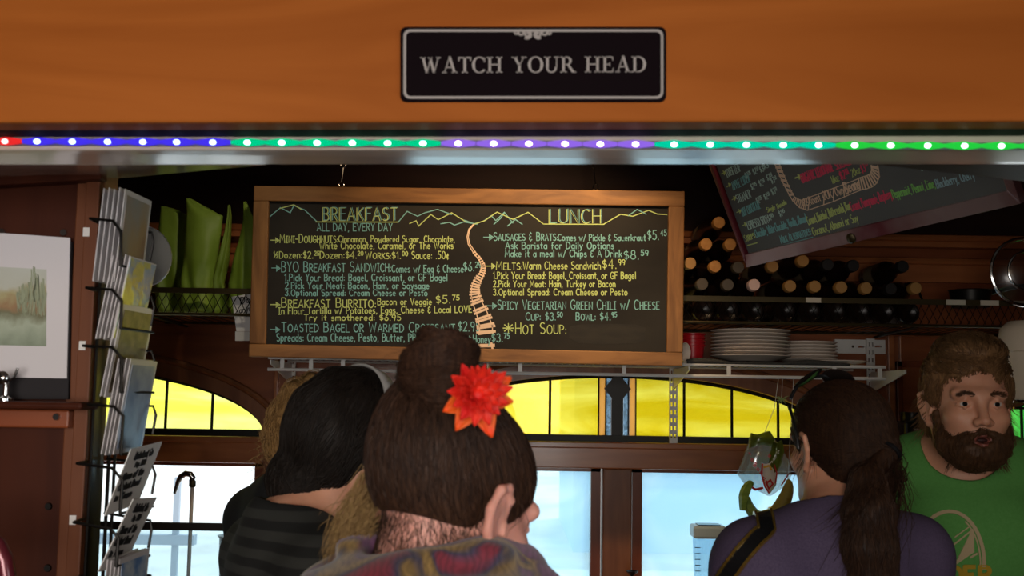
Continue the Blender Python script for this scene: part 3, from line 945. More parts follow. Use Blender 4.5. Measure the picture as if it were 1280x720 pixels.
# ------------------------------------------------------------------ colour changing LED strip under the header
YS = Y2 - .008
strip = thing('led_strip', 'coloured LED light strip glowing red, blue, green and violet under the header', 'light strip', tuple(P(640, 180, YS)))
LED = [(8, 'r'), (48, 'b'), (92, 'b'), (136, 'b'), (180, 'b'), (222, 'b'), (267, 'b'), (310, 'g'), (353, 'g'), (397, 'g'), (441, 'g'), (485, 'g'), (529, 'g'),
       (573, 'v'), (617, 'v'), (661, 'v'), (706, 'v'), (750, 'v'), (794, 'v'), (842, 't'), (887, 't'), (932, 't'), (978, 't'), (1022, 't'),
       (1067, 'l'), (1112, 'l'), (1158, 'l'), (1204, 'l'), (1250, 'l'), (1296, 'l'), (-36, 'r'), (-80, 'r')]
GC = {'r': (1.0, .03, .03), 'b': (.07, .04, 1.0), 'g': (.0, .72, .30), 'v': (.34, .16, .95), 't': (.0, .72, .42), 'l': (.02, .72, .06)}
HC = {'r': (1.0, .35, .35), 'b': (.45, .6, 1.0), 'g': (.5, 1.0, .85), 'v': (1.0, .8, 1.0), 't': (.6, 1.0, 1.0), 'l': (.6, 1.0, .75)}
for k in GC:
    M['tube_' + k] = glow('led_tube_' + k, GC[k], .85)
    M['led_' + k] = glow('led_' + k, HC[k], 4.5)
LED.sort()
M['led_base'] = mat('led_base', (96, 92, 110), .4)
def ly(px):
    return 176.5 + 6.0 * px / 1280
m = MB()
q = [P(-320, ly(-320) + 4, YS), P(1600, ly(1600) + 4, YS), P(1600, ly(1600) - 5, YS), P(-320, ly(-320) - 5, YS)]
m.hexa([p + Vector((0, .004, 0)) for p in q], (0, .004, 0))
m.build('backing_tape', M['led_base'], strip)
for i, (px, c) in enumerate(LED):
    nx = LED[i + 1][0] if i + 1 < len(LED) else px + 44
    pv = LED[i - 1][0] if i else px - 44
    x0, x1 = (px + pv) / 2 + .4, (px + nx) / 2 - .4
    pts, rs = [], []
    for k in range(9):
        x = x0 + (x1 - x0) * k / 8
        u = abs((x - px) / (x1 - x0)) * 2
        pts.append(P(x, ly(x), YS))
        rs.append((.0052 - .0028 * u ** 1.4))
    MB().tube(pts, rs, 8).build('lens_segment', M['tube_' + c], strip, smooth=True)
    p = P(px, ly(px) + 1, YS)
    MB().ball((p.x, p.y - .0038, p.z), (.0043, .003, .0030), 12, 8).build('led', M['led_' + c], strip, smooth=True)

# ------------------------------------------------------------------ big hanging menu board
YM = 3.28
pl = Plane((0, YM, 2), (0, -1, 0))
bd = thing('menu_chalkboard', 'wide wood-framed chalkboard menu headed BREAKFAST and LUNCH hanging on two hooks', 'chalkboard', tuple(pl.at(585, 448)))
O = [(318.5, 233), (855, 240), (852.5, 458), (312, 446)]
I_ = [(337, 252), (835, 258.5), (832.5, 441), (333, 430.5)]
K = pl.at
MB().prism([K(*p) for p in I_], (0, .012, 0)).build('writing_surface', M['board_black'], bd)
fy = Vector((0, -.014, 0))
def rail_part(q, mm):
    MB().prism([K(*p) + fy for p in q], (0, .034, 0)).build('frame_rail', mm, bd, bevel=.003)
rail_part([O[0], O[1], (855, 259), (318, 252)], M['frame_wood'])
rail_part([(312.5, 430), (852.7, 441), O[2], O[3]], M['frame_wood'])
rail_part([(318, 252.2), I_[0], I_[3], (312.6, 429.8)], M['frame_wood_v'])
rail_part([I_[1], (854.8, 259.2), (852.8, 440.8), I_[2]], M['frame_wood_v'])

def c3(x, y):
    return 320 + x / 3.271, 230 + y / 3.271
def c4(x, y):
    return 580 + x / 3.271, 230 + y / 3.271
TX = {'green': MB(), 'teal': MB(), 'white': MB(), 'blue': MB(), 'pale': MB()}
def W3(col, s, x0, x1, top, base, conv=c3, w=.0026, dy=0):
    a, b = conv(x0, base), conv(x1, base + dy)
    write(TX[col], pl, s, a[0], a[1], b[0], b[1], (base - top) / 3.271, w)
def L(col, pts, conv, w=.0028):
    draw(TX[col], pl, [conv(*p) for p in pts], w)
for ox, oy, col in ((-2.5, 1, 'green'), (3, -1, 'teal')):
    W3(col, 'BREAKFAST', 275 + ox, 578 + ox, 97 + oy, 149 + oy, w=.0024)
    W3(col, 'LUNCH', 350 + ox, 560 + ox, 104 + oy, 160 + oy, c4, w=.0024)
L('green', [(245, 155), (580, 156)], c3); L('green', [(325, 164), (572, 165)], c4)
L('teal', [(58, 133), (100, 97), (140, 118), (155, 88), (200, 107), (250, 155)], c3)
L('green', [(98, 100), (155, 85), (185, 104)], c3)
L('teal', [(580, 158), (618, 112), (660, 132), (690, 118), (742, 104), (800, 125)], c3)
L('green', [(628, 162), (655, 150), (665, 172), (715, 125), (745, 146), (800, 118), (860, 156)], c3)
L('teal', [(755, 163), (790, 157), (812, 168), (850, 155), (905, 165)], c3)
L('teal', [(0, 148), (42, 163), (80, 152), (112, 130), (130, 150), (165, 116), (200, 160)], c4)
L('green', [(40, 165), (85, 150), (135, 115), (200, 145), (262, 116), (325, 164)], c4)
L('teal', [(178, 172), (210, 145), (238, 165)], c4); L('teal', [(122, 165), (150, 140), (165, 118)], c4)
L('green', [(572, 164), (640, 124), (690, 132), (755, 108), (790, 123), (830, 125)], c4)
L('teal', [(672, 130), (708, 104), (745, 124)], c4)
W3('teal', 'ALL DAY, EVERY DAY', 250, 557, 161, 192)
W3('green', '>', 60, 95, 210, 245); W3('green', 'M~INI~-D~OUGHNUTS:~', 98, 333, 206, 240)
W3('green', 'Cinnamon, Powdered Sugar, Chocolate,', 338, 812, 212, 238)
W3('green', 'White Chocolate, Caramel, or The Works', 260, 806, 238, 265)
W3('green', '½Dozen:$2.^25^', 72, 256, 276, 304); W3('green', 'Dozen:$4.^20^', 262, 436, 276, 304)
W3('green', 'W~ORKS:~$1.^00^', 448, 618, 277, 306); W3('green', 'Sauce: .50¢', 637, 788, 276, 306)
W3('teal', '>', 64, 98, 322, 360); W3('teal', 'BYO B~REAKFAST~ S~ANDWICH:~', 105, 550, 318, 359)
W3('teal', 'Comes w/ Egg & Cheese', 556, 848, 332, 361); W3('teal', '$6.^29^', 849, 916, 320, 356)
W3('teal', '1.Pick Your Bread: Bagel, Croissant, or GF Bagel', 118, 782, 368, 396)
W3('teal', '2.Pick Your Meat: Bacon, Ham, or Soysage', 120, 707, 402, 428)
W3('teal', '3.Optional Spread: Cream Cheese or Pesto', 120, 700, 432, 457)
W3('green', '>', 60, 98, 474, 508); W3('green', 'B~REAKFAST~ B~URRITO:~', 105, 488, 466, 505)
W3('green', 'Bacon or Veggie', 498, 718, 468, 494); W3('green', '$5.^75^', 736, 828, 456, 488)
W3('green', 'In Flour Tortilla w/ Potatoes, Eggs, Cheese & Local LOVE', 92, 882, 506, 533, dy=-8)
W3('green', 'Try it smothered: $6.95', 197, 592, 534, 558)
W3('teal', '>', 58, 98, 576, 610); W3('teal', 'T~OASTED~ B~AGEL OR~ W~ARMED~ C~ROISSANT~', 105, 812, 566, 605)
W3('teal', '$2.95', 828, 914, 564, 602)
W3('teal', 'Spreads: Cream Cheese, Pesto, Butter, PB,', 85, 662, 612, 643)
W3('teal', '&', 15, 30, 622, 652, c4); W3('teal', 'Honey', 38, 108, 618, 650, c4); W3('teal', '$3.^75^', 114, 183, 612, 646, c4)
W3('teal', '>', 80, 120, 196, 234, c4); W3('teal', 'S~AUSAGES~ & B~RATS:~', 122, 381, 198, 231, c4)
W3('teal', 'Comes w/ Pickle & Sauerkraut', 385, 742, 206, 232, c4); W3('teal', '$5.^45^', 750, 825, 190, 228, c4)
W3('teal', 'Ask Barista for Daily Options', 170, 612, 238, 265, c4)
W3('teal', 'Make it a meal w/ Chips & A Drink', 168, 645, 270, 298, c4); W3('teal', '$8.^59^', 654, 750, 272, 308, c4)
W3('green', '>', 92, 128, 316, 350, c4); W3('green', 'M~ELTS:~', 132, 236, 317, 350, c4)
W3('green', 'Warm Cheese Sandwich', 242, 558, 318, 348, c4); W3('green', '$4.^99^', 566, 655, 310, 346, c4)
W3('green', '1.Pick Your Bread: Bagel, Croissant, or GF Bagel', 120, 702, 360, 388, c4)
W3('green', '2.Pick Your Meat: Ham, Turkey or Bacon', 120, 618, 395, 421, c4)
W3('green', '3.Optional Spread: Cream Cheese or Pesto', 120, 667, 428, 455, c4)
W3('teal', '>', 92, 134, 476, 514, c4); W3('teal', 'S~PICY~ V~EGETARIAN~ G~REEN~ C~HILI~ w/ C~HEESE~', 138, 797, 474, 513, c4)
W3('teal', 'C~UP~: $3.^50^', 253, 400, 526, 557, c4); W3('teal', 'B~OWL~: $4.^95^', 458, 622, 526, 557, c4)
W3('green', '*', 160, 203, 568, 606, c4, w=.003); W3('green', 'H~OT~ S~OUP:~', 211, 416, 568, 613, c4)
TX['green'].build('green_lettering', M['chalk_green'], bd)
TX['teal'].build('teal_lettering', M['chalk_teal'], bd)
# railway track drawn down the middle
tr = [(40, 165, 3), (22, 185, 4), (15, 215, 5), (20, 245, 6), (42, 280, 8), (66, 308, 10), (80, 335, 13), (76, 362, 17), (58, 390, 22), (45, 420, 26), (44, 450, 30), (54, 485, 36), (70, 520, 42), (82, 555, 47), (90, 585, 52), (90, 612, 55)]
m = MB()
l_, r_ = [], []
for i, (x, y, w) in enumerate(tr):
    x0, y0, _ = tr[max(i - 1, 0)]
    x1, y1, _ = tr[min(i + 1, len(tr) - 1)]
    d = math.hypot(x1 - x0, y1 - y0)
    nx, ny = (y1 - y0) / d, -(x1 - x0) / d
    l_.append((x - nx * w / 2, y - ny * w / 2)); r_.append((x + nx * w / 2, y + ny * w / 2))
draw(m, pl, [c4(*p) for p in l_], .0028); draw(m, pl, [c4(*p) for p in r_], .0028)
for i in range(4, len(tr) - 1):
    for f in (0, .35, .7):
        if f and tr[i][2] > 34 and f == .35:
            continue
        a = [l_[i][k] * (1 - f) + l_[i + 1][k] * f for k in (0, 1)]
        b = [r_[i][k] * (1 - f) + r_[i + 1][k] * f for k in (0, 1)]
        e = .18
        draw(m, pl, [c4(a[0] - (b[0] - a[0]) * e, a[1] - (b[1] - a[1]) * e), c4(b[0] + (b[0] - a[0]) * e, b[1] + (b[1] - a[1]) * e)], .0032 + tr[i][2] * .00008)
draw(m, pl, [c4(60, 612), c4(120, 604)], .008); draw(m, pl, [c4(20, 662), c4(122, 660)], .010); draw(m, pl, [c4(112, 650), c4(116, 672)], .006)
m.build('track_drawing', M['chalk_white'], bd)
# erased patch after HOT SOUP
M['smudge'] = mat('smudge', (36, 34, 31), .8, c2=(54, 50, 42), scale=(10, 10, 40), lo=.35, hi=.8)
MB().prism([K(*c4(*p)) + Vector((0, -.0004, 0)) for p in ((432, 582), (480, 574), (600, 572), (700, 574), (742, 588), (738, 640), (700, 652), (560, 655), (470, 650), (430, 630))], (0, .0004, 0)).build('erased_patch', M['smudge'], bd)
# hooks: eye screws in the frame and short links up to the ceiling beam
for hx, tx in ((426.5, 429), (744.5, 742)):
    h = MB()
    yb = 236 if hx < 500 else 239
    for (x, y) in ((hx, yb - 5), (tx, 206.5)):
        c = K(x, y)
        h.tube([c + Vector((.0075 * math.cos(k * PI / 6), 0, .0085 * math.sin(k * PI / 6))) for k in range(12)], .0018, 6, closed=True)
    h.tube([K(hx, yb - 8), K((hx + tx) / 2, 221), K(tx, 209)], .002, 6)
    h.tube([K(hx, yb), K(hx, yb - 1)], .003, 6)
    h.build('hanging_hook', M['chrome'], bd, smooth=True)
    c = K(tx, 204)
    h = MB().tube([c, (c.x, c.y, ZC)], .0018, 6)
    h.build('hanging_wire', M['black_metal'], bd)

# ------------------------------------------------------------------ tilted menu board over the bar at the right
BL, BR = P(936, 333, 2.98), P(1279, 253, 2.26)
e = (BR - BL).normalized()
hor = Vector((e.y, -e.x, 0)).normalized()          # towards the viewer
if hor.y > 0:
    hor = -hor
best = None
for k in range(0, 80):
    th = math.radians(k)
    u = (Vector((0, 0, 1)) * math.cos(th) + hor * math.sin(th))
    u = (u - e * u.dot(e)).normalized()
    q = BL + u * .3
    v = cam_rot.transposed() @ (q - Vector((0, 0, CAMZ)))
    x, y = CX + F * v.x / -v.z, CY - F * v.y / -v.z
    er = abs((x - 936) / (333 - y) - (-48 / 129.0))
    if best is None or er < best[0]:
        best = (er, k, u)
BU = best[2]
print('tilt of the right board', best[:2])
BN = e.cross(BU).normalized()
if BN.y > 0:
    BN = -BN
BH = .62
pl2 = Plane(BL, BN)
b2 = thing('tilted_menu_chalkboard', 'maroon-framed chalkboard drinks menu tilted over the bar at upper right', 'chalkboard', tuple(BL))
TLb, TRb = BL + BU * BH, BR + BU * BH
fw = .075
def bq(a, b, c, d, n0, n1):
    return [p + BN * n0 for p in (a, b, c, d)]
Lb = (BR - BL).length
def bp(u, v):
    return BL + e * (u * Lb) + BU * v
MB().hexa(bq(bp(.02, .02), bp(.98, .02), bp(.98, BH - .02), bp(.02, BH - .02), 0, 0), -BN * .012).build('writing_surface', M['board_grey'], b2)
uw = .034
M['maroon_glint'] = mat('maroon_glint', (122, 58, 66), .3, .5, c2=(170, 146, 144), scale=(4, 4, 4), bump=.2, lo=.4, hi=.6)  # silvery patches in the colour stand for window light reflected on the rails
iBL, iBR = pl2.at(934, 317), pl2.at(1262, 237)
kw = .034
iTL, iTR = iBL + BU * (BH - 2 * kw), iBR + BU * (BH - 2 * kw)
for q, mm in (((bp(0, 0), bp(1, 0), iBR, iBL), M['maroon_glint']), ((bp(0, BH), bp(1, BH), iTR, iTL), M['maroon']),
              ((bp(0, 0), iBL, iTL, bp(0, BH)), M['maroon']), ((bp(1, 0), bp(1, BH), iTR, iBR), M['maroon_glint'])):
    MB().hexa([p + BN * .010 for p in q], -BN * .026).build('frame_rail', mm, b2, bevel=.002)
sc = pl2.at(1068, 296) + BN * .012
MB().lathe([(.012, -.004), (.013, .002), (.009, .006), (.003, .008)], sc, BN, 16).build('frame_screw', M['brass_metal'], b2, smooth=True)
for u in (.15, .85):
    w = bp(u, BH)
    MB().tube([w, (w.x, w.y, ZC)], .003, 6).build('hanging_wire', M['black_metal'], b2)
def a1(x, y):
    return 880 + x / 6.4, 200 + y / 6.4
def a2(x, y):
    return 1060 + x / 5.76, 195 + y / 5.76
T2 = {k: MB() for k in ('pale', 'teal', 'green', 'pink', 'white', 'lime', 'blue')}
def W2(col, s, p0, p1, h, conv=a1, sc_=6.4, w=.0015):
    (ax, ay), (bx, by) = conv(*p0), conv(*p1)
    k = h / sc_
    write(T2[col], pl2, s, ax, ay, bx, by, k, w, up=(-.33 * k, -k), wob=.03)
for t_, p0, p1, q0, q1 in (('LOOSE LEAF', (190, 138), (298, 88), (145, 128), (180, 116)), ('APPLE CIDER', (235, 240), (372, 172), (190, 232), (222, 212)),
                           ('STEAMER', (272, 345), (380, 298), (232, 335), (262, 318)), ('HOT CHOCOLATE', (315, 450), (455, 385), (270, 438), (304, 422)),
                           ('ESPRESSO SHOT', (358, 556), (520, 500), (315, 545), (350, 528))):
    W2('teal' if t_[0] in 'AH' else 'pale', t_, p0, p1, 60)
    W2('green', '>', q0, q1, 44, w=.0022)
for x, y in ((330, 122), (385, 100), (432, 82), (345, 190)):
    pass
for i, (x, y, s) in enumerate(((338, 150, '$2^25^'), (400, 118, '$2^51^'), (455, 100, '$3^11^'), (385, 240, '$2^25^'), (450, 212, '$2^51^'), (510, 165, '$2^51^'),
                               (428, 350, '$2^25^'), (490, 320, '$2^51^'), (548, 280, '$3^11^'), (520, 490, '$1^65^'), (610, 455, '$1^95^'), (478, 75, '$3'), (545, 190, '$3^51^'))):
    W2('pale', s, (x, y), (x + 42, y - 17), 46, w=.0013)
W2('green', 'Single', (510, 418), (572, 392), 36); W2('green', 'Double', (592, 390), (665, 350), 36)
W2('green', 'S~YRUPS:~', (335, 655), (412, 620), 50); W2('green', ' ', (0, 0), (1, 0), 5)
draw(T2['green'], pl2, [a1(350, 682), a1(425, 662)], .0026)
W2('teal', 'Chocolate, White Chocolate, Vanilla, Almond,', (420, 622), (832, 492), 62)
W2('green', 'Caramel, Hazelnut, Butterscotch, Rum,', (838, 520), (1182, 392), 66)
W2('pink', 'Coconut, Pomegranate, Raspberry,', (30, 396), (325, 300), 66, a2, 5.76)
W2('lime', 'Peppermint, Peanut, Lime,', (330, 305), (632, 225), 62, a2, 5.76)
W2('blue', 'Blackberry, Cherry', (645, 232), (915, 160), 62, a2, 5.76)
W2('pale', 'Cof', (528, 108), (580, 92), 50, a2, 5.76)
W2('teal', 'M~ILK~ A~LTERNATIVES:~', (622, 668), (862, 595), 58)
draw(T2['teal'], pl2, [a1(632, 682), a1(870, 618)], .0026)
W2('green', 'Coconut, Almond or Soy', (880, 605), (1238, 490), 62)
W2('green', '>', (738, 165), (785, 148), 50, w=.0034)
W2('pink', 'ORGANIC LEMONADE', (790, 182), (1040, 84), 66, w=.0032); W2('pink', 'SLUSHIE', (1062, 75), (1178, 32), 58, w=.0032)
W2('green', '16oz', (1030, 190), (1085, 165), 56); W2('pink', '$2^51^', (1100, 160), (1165, 135), 62, w=.003)
W2('green', '20oz', (1190, 135), (1255, 100), 56); W2('pink', '$3^25^', (105, 125), (150, 90), 56, a2, 5.76)
# loop of track round the lemonade with the roasting slogan in it
inn = [(568, 28), (590, 85), (625, 160), (672, 235), (715, 290), (770, 325)]
out = [(604, 28), (625, 80), (655, 145), (700, 220), (735, 275), (785, 320)]
outer_ = [(568, 28), (590, 88), (622, 160), (660, 235), (710, 325), (765, 380), (830, 402)]
inner_ = [(604, 30), (628, 92), (660, 168), (700, 250), (725, 295), (775, 322), (840, 300)]
draw(T2['white'], pl2, [a1(*p) for p in outer_], .002); draw(T2['white'], pl2, [a1(*p) for p in inner_], .002)
for i in range(len(outer_) - 1):
    for f in (0, .25, .5, .75):
        A_ = [outer_[i][k] * (1 - f) + outer_[i + 1][k] * f for k in (0, 1)]
        B_ = [inner_[i][k] * (1 - f) + inner_[i + 1][k] * f for k in (0, 1)]
        if i < 4 and f in (.25, .75):
            continue
        draw(T2['white'], pl2, [a1(*A_), a1(*B_)], .0065 if i < 4 else .0026)
top_ = [(840, 300), (1030, 228), (1180, 172), (1250, 143)]
bot_ = [(830, 402), (1040, 330), (1200, 262), (1262, 238)]
draw(T2['white'], pl2, [a1(*p) for p in top_], .002); draw(T2['white'], pl2, [a1(*p) for p in bot_], .002)
for f in (0.01, .3, .48, .68, .97):
    k = f
    A_, B_ = (840 + 410 * k, 300 - 157 * k), (830 + 432 * k, 402 - 164 * k)
    draw(T2['white'], pl2, [a1(*A_), a1(*B_)], .0022)
W2('white', 'We', (792, 378), (838, 360), 62); W2('white', 'Roast', (852, 360), (938, 328), 66); W2('white', 'OUR', (962, 322), (1030, 300), 66); W2('white', 'Own', (1062, 290), (1122, 268), 66)
W2('white', 'Beans', (1140, 268), (1255, 225), 82, w=.0034)
c_o = [(90, 243), (130, 238), (175, 222), (208, 195), (228, 150), (222, 92), (215, 65)]
c_i = [(75, 160), (105, 150), (138, 140), (162, 125), (172, 100), (170, 80), (168, 66)]
draw(T2['white'], pl2, [a2(*p) for p in c_o], .002); draw(T2['white'], pl2, [a2(*p) for p in c_i], .002)
for i in range(6):
    for f in (0, .5):
        A_ = [c_o[i][k] * (1 - f) + c_o[i + 1][k] * f for k in (0, 1)]
        B_ = [c_i[i][k] * (1 - f) + c_i[i + 1][k] * f for k in (0, 1)]
        draw(T2['white'], pl2, [a2(*A_), a2(*B_)], .0035)
for k in T2:
    if T2[k].v:
        T2[k].build('%s_lettering' % k, M['chalk_' + k], b2)

# ------------------------------------------------------------------ upper wire shelf, full width, with a diamond mesh lip
YF, YBk = 3.30, 3.70
sh = thing('wire_shelf', 'long dark wire shelf with diamond mesh lip under the bottles and green bags', 'shelf', tuple(P(900, 403, YF)))
xa, xb = PX(150, YF), PX(1330, YF)
zt, zl = PZ(373.5, YF, 900), PZ(403, YF, 900)
m = MB()
m.box((xa, YF - .004, zt - .008), (xb, YF + .004, zt + .008))
m.build('top_rail', M['brass_metal'], sh)
m = MB()
m.tube([(xa, YF, zl), (xb, YF, zl)], .0045, 8)
m.tube([(xa, YBk, zl), (xb, YBk, zl)], .0045, 8)
m.build('bottom_rail', M['brass_metal'], sh, smooth=True)
m = MB()
x = xa
while x < xb - .03:
    m.tube([(x, YF, zl), (x + .035, YF, zt)], .0011, 4)
    m.tube([(x + .035, YF, zl), (x, YF, zt)], .0011, 4)
    x += .0235
m.build('diamond_mesh', M['black_metal'], sh)
m = MB()
x = xa
while x < xb:
    m.tube([(x, YF, zl), (x, YBk, zl)], .0014, 4)
    x += .03
m.build('deck_wires', M['black_metal'], sh)
for px in (175, 610, 1156, 1325):
    x = PX(px, YF)
    m = MB()
    m.tube([(x, YF, zt), (x - .012, YF + .03, zt + .06), (x - .012, YB, zt + .085)], .0035, 6)
    m.tube([(x, YF, zl), (x, YB, zl - .01)], .004, 6)
    m.build('bracket', M['black_metal'], sh, smooth=True)
M['tag_paper'] = mat('tag_paper', (196, 188, 170), .7)
for px, w, c in ((1012, 19, 'q'), (1185, 24, 'q'), (1226, 23, 'q'), (1265, 22, 'q')):
    p = P(px, 0, YF)
    h = .0075
    ww = w / F * YF / 2
    m = MB().box((p.x - ww, YF - .0062, zt - h), (p.x + ww, YF - .0042, zt + h))
    m.build('price_tag', M['tag_paper'], sh)

# bottles lying with their necks over the lip, caps towards the room
M['cap_kraft'] = mat('cap_kraft', (206, 146, 74), .55, c2=(190, 128, 60), scale=(60, 60, 60))
M['cap_grey'] = mat('cap_grey', (84, 72, 56), .5)
M['cap_tan'] = mat('cap_tan', (168, 124, 66), .5)
M['cap_pink'] = mat('cap_pink', (236, 196, 178), .5)
M['cap_black'] = mat('cap_black', (30, 27, 26), .4)
M['bottle_label'] = mat('bottle_label', (120, 104, 78), .7)
def bottle_proto(name, capm):
    ax = Vector((0, 1, 0))          # from cap into the shelf
    root = thing(name, None, None, (0, 0, 0))
    MB().lathe([(.0132, .022), (.0132, .06), (.016, .09), (.029, .125), (.0345, .15), (.0345, .315), (.032, .322), (.001, .316)], (0, 0, 0), ax, 20, caps=False).build('bottle_body', M['glass_brown'], root, smooth=True)
    MB().lathe([(.002, .0), (.0165, .0), (.0182, .003), (.0182, .030), (.0165, .031)], (0, 0, 0), ax, 20).build('cap', capm, root, smooth=True)
    MB().lathe([(.0348, .19), (.0348, .27)], (0, 0, 0), ax, 20, caps=False).build('paper_label', M['bottle_label'], root, smooth=True)
    return root
protos = {k: bottle_proto('syrup_bottle', M['cap_' + k]) for k in ('kraft', 'grey', 'tan', 'pink', 'black')}
used = set()
YC = 3.29
BOT = [(899, 278, 'kraft', 'syrup bottle with orange cap at the very top of the pyramid'),
       (883, 305, 'kraft', 'left syrup bottle of the pair under the pyramid top'),
       (913, 305.5, 'kraft', 'right syrup bottle of the pair under the pyramid top'),
       (863, 329, 'tan', 'tan capped bottle next to the menu board frame, third row of the pyramid'),
       (894, 333, 'kraft', 'bright orange capped bottle in the middle of the pyramid, third row'),
       (923, 334, 'grey', 'grey capped bottle right of the bright orange one, third row'),
       (966, 333, 'tan', 'tan capped bottle just below the corner of the maroon board'),
       (1004, 326, 'tan', 'tan capped bottle tucked under the maroon board, right of its corner'),
       (1035, 331, 'black', 'leftmost of the three black capped bottles in the upper row'),
       (1067, 332, 'black', 'middle of the three black capped bottles in the upper row'),
       (1129, 333, 'black', 'rightmost of the three black capped bottles in the upper row'),
       (878, 355, 'grey', 'grey capped bottle resting on the lip beside the menu board frame'),
       (910, 356, 'grey', 'grey capped bottle on the lip left of the pink capped one'),
       (943, 356, 'pink', 'bottle with a pale pink cap, resting on the shelf lip'),
       (988, 357.5, 'tan', 'tan capped bottle on the lip, first right of the pink cap'),
       (1019, 358, 'tan', 'tan capped bottle on the lip above the white price tag'),
       (1052, 359, 'tan', 'tan capped bottle on the lip, second right of the price tag'),
       (1083, 360, 'tan', 'tan capped bottle on the lip, between tag and black capped one'),
       (1114, 361, 'black', 'black capped bottle resting low on the shelf lip'),
       (1145, 360, 'tan', 'rightmost tan capped bottle on the lip, beside the wire bracket')]
for px, py, k, lab in BOT:
    loc = P(px, py, YC)
    if k in used:
        o = copy_tree(protos[k], loc)
    else:
        o = protos[k]
        o.location = loc
        used.add(k)
    tag(o, lab, 'bottle', 'syrup bottles lying on the wire shelf')

# the row underneath lies the other way round, bottoms towards the room
def rear_bottle():
    root = thing('syrup_bottle', None, None, (0, 0, 0))
    ax = Vector((0, -1, 0))
    MB().lathe([(.0132, .022), (.0132, .06), (.016, .09), (.029, .125), (.0345, .15), (.0345, .305), (.0345, .318), (.031, .325), (.024, .320), (.001, .317)], (0, 0, 0), ax, 20, caps=False).build('bottle_body', M['glass_brown'], root, smooth=True)
    MB().lathe([(.002, .0), (.0165, .0), (.0182, .003), (.0182, .030), (.0165, .031)], (0, 0, 0), ax, 20).build('cap', M['cap_black'], root, smooth=True)
    return root
rb_ = rear_bottle()
NTH = ['first', 'second', 'third', 'fourth', 'fifth', 'sixth', 'seventh', 'eighth', 'ninth']
for i, px in enumerate((879, 909.5, 941, 981, 1012, 1043, 1074, 1105, 1136)):
    p = P(px, 387.5, 3.33)
    loc = (p.x, 3.655, zl + .0405)
    o = rb_ if i == 0 else copy_tree(rb_, loc)
    o.location = loc
    tag(o, NTH[i] + ' bottle from the left behind the mesh lip, round bottom showing', 'bottle', 'bottles lying behind the mesh lip')

# glass and steel pan lids leaning at the right end of the shelf
M['lid_glass'] = glassy('lid_glass', (.55, .52, .5), .10, rough=.25)
for px, py, r, lab in ((1281, 340, .098, 'round glass pan lid with steel rim leaning at the right end of the shelf'), ):
    c = P(px, py, 3.24)
    ld = thing('pan_lid', lab, 'lid', tuple(c - Vector((0, 0, r))))
    MB().lathe([(.012, .03), (.045, .026), (.075, .014), (r - .004, .0)], c, (0, -1, .05), 40, caps=False).build('glass_dome', M['lid_glass'], ld, smooth=True)
    MB().tube([c + Vector((r * math.cos(k * PI / 24), 0, r * math.sin(k * PI / 24))) for k in range(48)], .0055, 8, closed=True).build('steel_rim', M['chrome'], ld, smooth=True)
    MB().tube([c + Vector((.058 * math.cos(k * PI / 24), -.024, .058 * math.sin(k * PI / 24))) for k in range(48)], .004, 8, closed=True).build('steel_ring', M['chrome'], ld, smooth=True)
    MB().lathe([(.008, .03), (.008, .045), (.02, .05), (.022, .06), (.004, .064)], c, (0, -1, .05), 24).build('knob', M['black_plastic'], ld, smooth=True)
# dark pan behind the lip at the right
c = P(1213, 372, 3.42)
pn = thing('small_pan', 'small dark pan lying behind the price tags, bright wire rim', 'pan', tuple(c - Vector((0, 0, .03))))
MB().lathe([(.002, 0), (.055, .0), (.062, .05), (.066, .052), (.060, .052), (.052, .006), (.002, .005)], c - Vector((0, 0, .03)), (0, 0, 1), 32, caps=False).build('bowl', M['black_metal'], pn, smooth=True)
MB().tube([c + Vector((.062, 0, .015)), c + Vector((.12, -.05, .03)), c + Vector((.16, -.075, .035))], .007, 8).build('handle', M['black_plastic'], pn, smooth=True)

